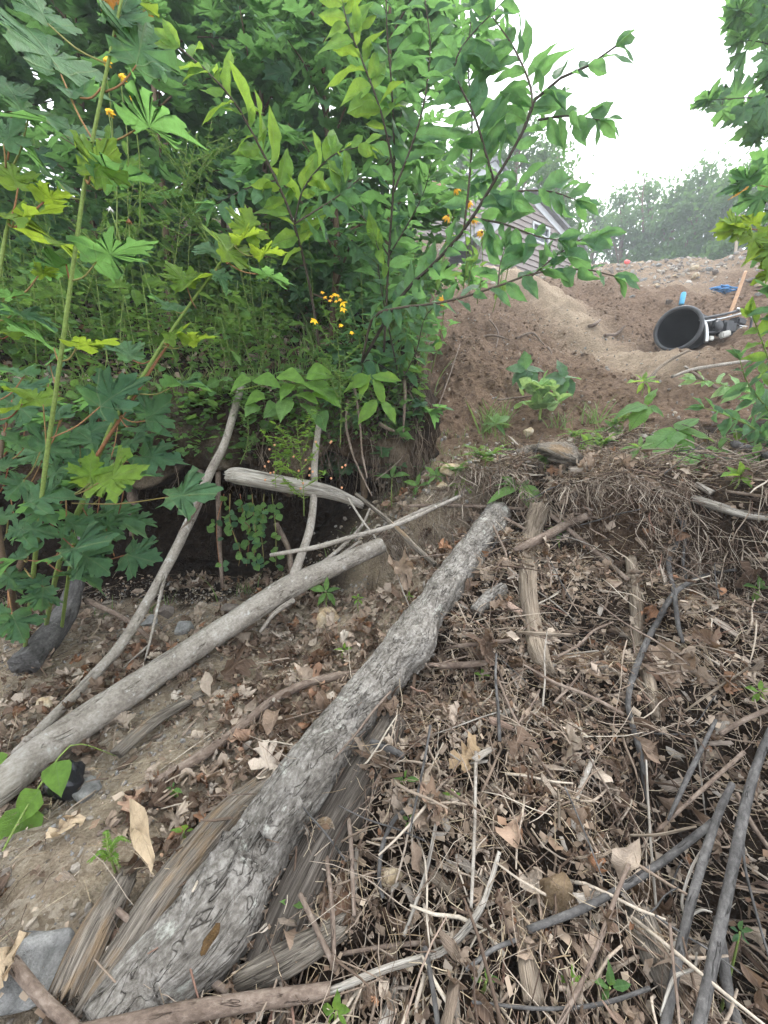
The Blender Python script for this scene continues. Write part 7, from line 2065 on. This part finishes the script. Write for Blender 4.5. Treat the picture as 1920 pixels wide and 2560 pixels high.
def gable(nm, peak, left, right, zbot, A0, hole=None):
    pk, lf, rt = on_plane(*peak, A0), on_plane(*left, A0), on_plane(*right, A0)
    def ext(a, z):                                    # rake line through the peak
        return pk[0] + (a[0] - pk[0]) * (pk[1] - z) / (pk[1] - a[1])
    eave_l, eave_r = lf[1], rt[1]
    wall = prism('wall', [(lf[0], zbot), (rt[0], zbot), (rt[0], eave_r), (pk[0], pk[1]), (lf[0], eave_l)], -.02, -.25, A0, 'siding', house)
    z = zbot
    st_ = .165
    while z < pk[1] - .03:
        z1 = min(z + st_, pk[1] - .01)
        def lo(zz): return lf[0] if zz <= eave_l else ext(lf, zz)
        def hi(zz): return rt[0] if zz <= eave_r else ext(rt, zz)
        segs = [(lo(z), lo(z1), hi(z), hi(z1))]
        if hole and z < hole[3] and z1 > hole[2]:
            segs = [(lo(z), lo(z1), hole[0], hole[0]), (hole[1], hole[1], hi(z), hi(z1))]
        for a0, a1, b0, b1 in segs:
            if b0 - a0 < .02: continue
            V = [hp(a0, z, .0, A0), hp(b0, z, .0, A0), hp(b1, z1, -.012, A0), hp(a1, z1, -.012, A0), hp(a0, z, .03, A0), hp(b0, z, .03, A0), hp(b1, z1, -.004, A0), hp(a1, z1, -.004, A0)]
            me = bpy.data.meshes.new('siding_board')
            me.from_pydata([tuple(v - hb_) for v in V], [], [(4, 5, 6, 7), (0, 1, 5, 4), (3, 2, 1, 0), (2, 3, 7, 6), (1, 2, 6, 5), (0, 4, 7, 3)])
            me.materials.append(M['siding'])
            link('siding_board', me, wall)
        z = z1
    for a in (lf, rt):                                # rake trim and roof slab
        sgn = 1 if a is rt else -1
        d = np.array([a[0] - pk[0], a[1] - pk[1]]); L = np.linalg.norm(d); d /= L
        nrm2 = np.array([-d[1], d[0]]) * (1 if (-d[1] * 0 + d[0] * sgn) > 0 else -1)
        if nrm2[1] < 0: nrm2 = -nrm2
        e = pk + d * (L + .35)
        pts_ = [tuple(pk - nrm2 * .16), tuple(e - nrm2 * .16), tuple(e + nrm2 * .04), tuple(pk + nrm2 * .04)]
        prism('rake_board', pts_, .05, .0, A0, 'trim_white', house)
        pts_ = [tuple(pk + nrm2 * .045), tuple(e + nrm2 * .045), tuple(e + nrm2 * .13), tuple(pk + nrm2 * .13)]
        prism('roof', pts_, .20, -6.0, A0, 'roofing', house)
    prism('corner_board', [(rt[0] - .1, zbot), (rt[0] + .02, zbot), (rt[0] + .02, eave_r), (rt[0] - .1, eave_r)], .045, .0, A0, 'trim_white', house)
w0, w1 = on_plane(1333, 562, A1), on_plane(1368, 603, A1)
hole = (w0[0], w1[0], w1[1] - .12, w0[1] + .02)
gable('wing', (1322, 486), (1205, 585), (1440, 618), 6.2, A1, hole)
gable('main', (1236, 408), (1030, 530), (1330, 545), 6.2, A2h)
win = prism('window', [(hole[0], hole[2]), (hole[1], hole[2]), (hole[1], hole[3]), (hole[0], hole[3])], -.03, -.015, A1, 'glass_dark', house)
def rect(nm, a0, a1, z0, z1, o0, o1, mt_, par):
    return prism(nm, [(a0, z0), (a1, z0), (a1, z1), (a0, z1)], o0, o1, A1, mt_, par)
fw = .06
rect('frame', hole[0] - fw, hole[0], hole[2] - fw, hole[3] + fw, .05, -.02, 'trim_white', win)
rect('frame', hole[1], hole[1] + fw, hole[2] - fw, hole[3] + fw, .05, -.02, 'trim_white', win)
rect('frame', hole[0], hole[1], hole[2] - fw, hole[2], .052, -.02, 'trim_white', win)
rect('frame', hole[0], hole[1], hole[3], hole[3] + fw, .052, -.02, 'trim_white', win)
rect('sash_bar', hole[0], hole[1], (hole[2] + hole[3]) / 2 - .02, (hole[2] + hole[3]) / 2 + .02, .02, -.01, 'trim_white', win)
# chimney of bricks
ch0 = W(1085, 520, 14.5)
chim = link('chimney', None, house); chim.location = ch0 - hb_
core = mesh_np('chimney_core', boxv(-.27, .27, -.27, .27, -1.2, 1.0)[0], boxv(0, 1, 0, 1, 0, 1)[1], M['mortar'], flat=True)
link('chimney_core', core, chim)
bme = mesh_np('brick', boxv(-.10, .10, -.045, .045, -.03, .03)[0], boxv(0, 1, 0, 1, 0, 1)[1], M['brick_red'], flat=True)
for j in range(12):
    for sd in range(2):
        for k in range(3):
            o = link('brick', bme, chim)
            off_ = -.19 + k * .215 + (.05 if j % 2 else -.03)
            o.location = (off_, -.24, .14 + j * .075) if sd == 0 else (-.24, off_, .14 + j * .075)
            if sd: o.rotation_euler = (0, 0, math.pi / 2)
link('flue_cap', mesh_np('flue_cap', boxv(-.33, .33, -.33, .33, 1.03, 1.11)[0], boxv(0, 1, 0, 1, 0, 1)[1], M['mortar'], flat=True), chim)
chim.rotation_euler = (0, 0, .5)

# ---------------------------------------------------------------- far trees along the plateau
def far_tree(px, py_top, d, wpx, label, n=1500, trunk='brown_stem', mat='far_leaf', sparse=1.0, low=.12, lsize=.22, seed=0, base_z=6.6):
    r = np.random.default_rng(seed)
    top = W(px, py_top, d)
    wd_ = wpx * d / FPX
    bx, by = top[0], top[1]
    bz = float(H(bx, by)) if abs(bx) < 55 else base_z
    h = top[2] - bz
    p = Plant('far_tree', label, 'tree', (bx, by, bz))
    C = p.stem([(bx, by, bz - .1), (bx + r.normal() * .15, by, bz + h * .4), (bx + r.normal() * .2, by, bz + h * .75), (bx, by, top[2])], [.028 * h, .022 * h, .012 * h, .004 * h], trunk, 8, 16, 'trunk')
    nc = 18
    cl = []
    for k in range(nc):
        t = low + (1 - low) * (k + .5) / nc
        a = k * 2.4
        rad = wd_ * .5 * math.sin(math.pi * min(1, .18 + t * .82)) ** .7 * (.55 + .5 * r.random())
        c = np.array([bx + math.cos(a) * rad, by + math.sin(a) * rad, bz + h * min(t + .05 * r.normal(), 1)])
        b0 = C[min(int(t * .8 * 59), 59)]
        p.stem([b0, (b0 + c) / 2 + UP * .1, c], [.008 * h, .005 * h, .002 * h], trunk, 5, 6, 'limb')
        cl.append(c)
    cl = np.array(cl)
    k = r.integers(0, nc, n)
    q = cl[k] + r.normal(size=(n, 3)) * np.array([.11, .11, .075]) * wd_ * sparse
    d_ = r.normal(size=(n, 3)) + [0, 0, -.4]
    nv = np.array([0, 0, 1.0]) + r.normal(size=(n, 3)) * .5
    s = lsize * r.uniform(.6, 1.3, n)
    o = link('crown', scatter('far', frames(q - p.base, d_, nv), np.c_[s, s, s], np.clip(r.random() * .55 + .45 * r.random(n), 0, .999)).mesh('crown', M[mat]), p.o)
    p.done()
FT = [(1300, 300, 15, 240, 'dense tree standing close behind the house gables', 2600), (1395, 380, 16, 120, 'thin wispy tree with sparse twigs right of the house', 330), (1370, 420, 17, 190, 'tree behind the right corner of the house', 1700),
      (1490, 530, 24, 150, 'low rounded tree farthest along the crest', 1500), (1560, 500, 22, 170, 'rounded tree behind the pinkish red marker', 1700), (1620, 470, 22, 160, 'tree with a bare dead top above the crest', 1500), (1690, 475, 20, 190, 'tall leafy tree behind the drum and can', 2000),
      (1770, 430, 19, 230, 'tallest tree above the rubble with a pointed top', 2600), (1860, 410, 17, 220, 'tall tree behind the shovel handle', 2400), (1950, 380, 15, 220, 'tall tree at the frame edge', 2200), (1450, 600, 26, 110, 'small far tree left along the crest', 1100),
      (1720, 590, 18, 130, 'short bushy tree among the trunks behind the rubble', 1200), (1165, 330, 17, 160, 'tree rising behind the chimney', 1300), (1800, 610, 16, 120, 'low bush between the pale trunks', 900)]
for k, (px, py, d, w_, lab, n) in enumerate(FT):
    random.seed(200 + k)
    far_tree(px, py, d, w_, lab, int(n * 2.6), lsize=.009 * d + .04, seed=200 + k, sparse=.9 if n > 500 else 1.5, trunk='brown_stem')
random.seed(300)
p = Plant('pale_birch', 'pair of pale birch stems behind the rubble by the shovel handle', 'tree', G(1890, 690, 0) + np.array([0, 3.5, 0]))
p.done()
for k, (px, w_) in enumerate([(1827, 'left of the shovel handle'), (1880, 'right of the shovel handle')]):
    d = 14.0
    b0 = W(px, 700, d)
    b0[2] = H(b0[0], b0[1]) - .05
    q = Plant('birch_tree', 'thin pale birch trunk ' + w_, 'tree', b0)
    q.stem([b0, b0 + [.05, 0, 1.5], b0 + [.02, 0, 3.4]], [.06, .05, .03], 'pebble', 8, 12, 'trunk')
    q.done()
col.objects.unlink(p.o); bpy.data.objects.remove(p.o)
# bare dead top
b0 = W(1612, 560, 21); P = [b0, W(1605, 500, 21), W(1612, 440, 21), W(1608, 455, 21)]
V, F, bk = tube(PW((1608, 580, 21), (1606, 500, 21), (1612, 445, 21)), [.06, .04, .02], 6, 12, .1)
V2, F2, bk2 = tube(PW((1607, 505, 21), (1592, 485, 21), (1582, 470, 21)), [.03, .02, .01], 6, 8, .1)
b = B().add(V, F, bk=bk, rnd=.5).add(V2, F2, bk=bk2, rnd=.5)
tag(link('dead_snag', b.mesh('dead_snag', M['brown_stem'], V[0]), None, V[0]), 'bare dead snag sticking out above the crest trees', 'tree')

# ---------------------------------------------------------------- thin haze volume added for the glare veil and pale far trees
hm = bpy.data.materials.new('haze_air')
hm.use_nodes = True
hm.node_tree.nodes.clear()
hv = nd(hm.node_tree, 'ShaderNodeVolumePrincipled', {'Color': (.90, .95, 1.0, 1), 'Density': .0055, 'Anisotropy': .2})
ho = nd(hm.node_tree, 'ShaderNodeOutputMaterial')
hm.node_tree.links.new(hv.outputs[0], ho.inputs['Volume'])
Vh, Fh = boxv(-62, 62, -10, 122, -4, 16)
tag(link('haze', mesh_np('haze', Vh, Fh, hm, flat=True)), 'thin added haze over the slope', kind='stuff')
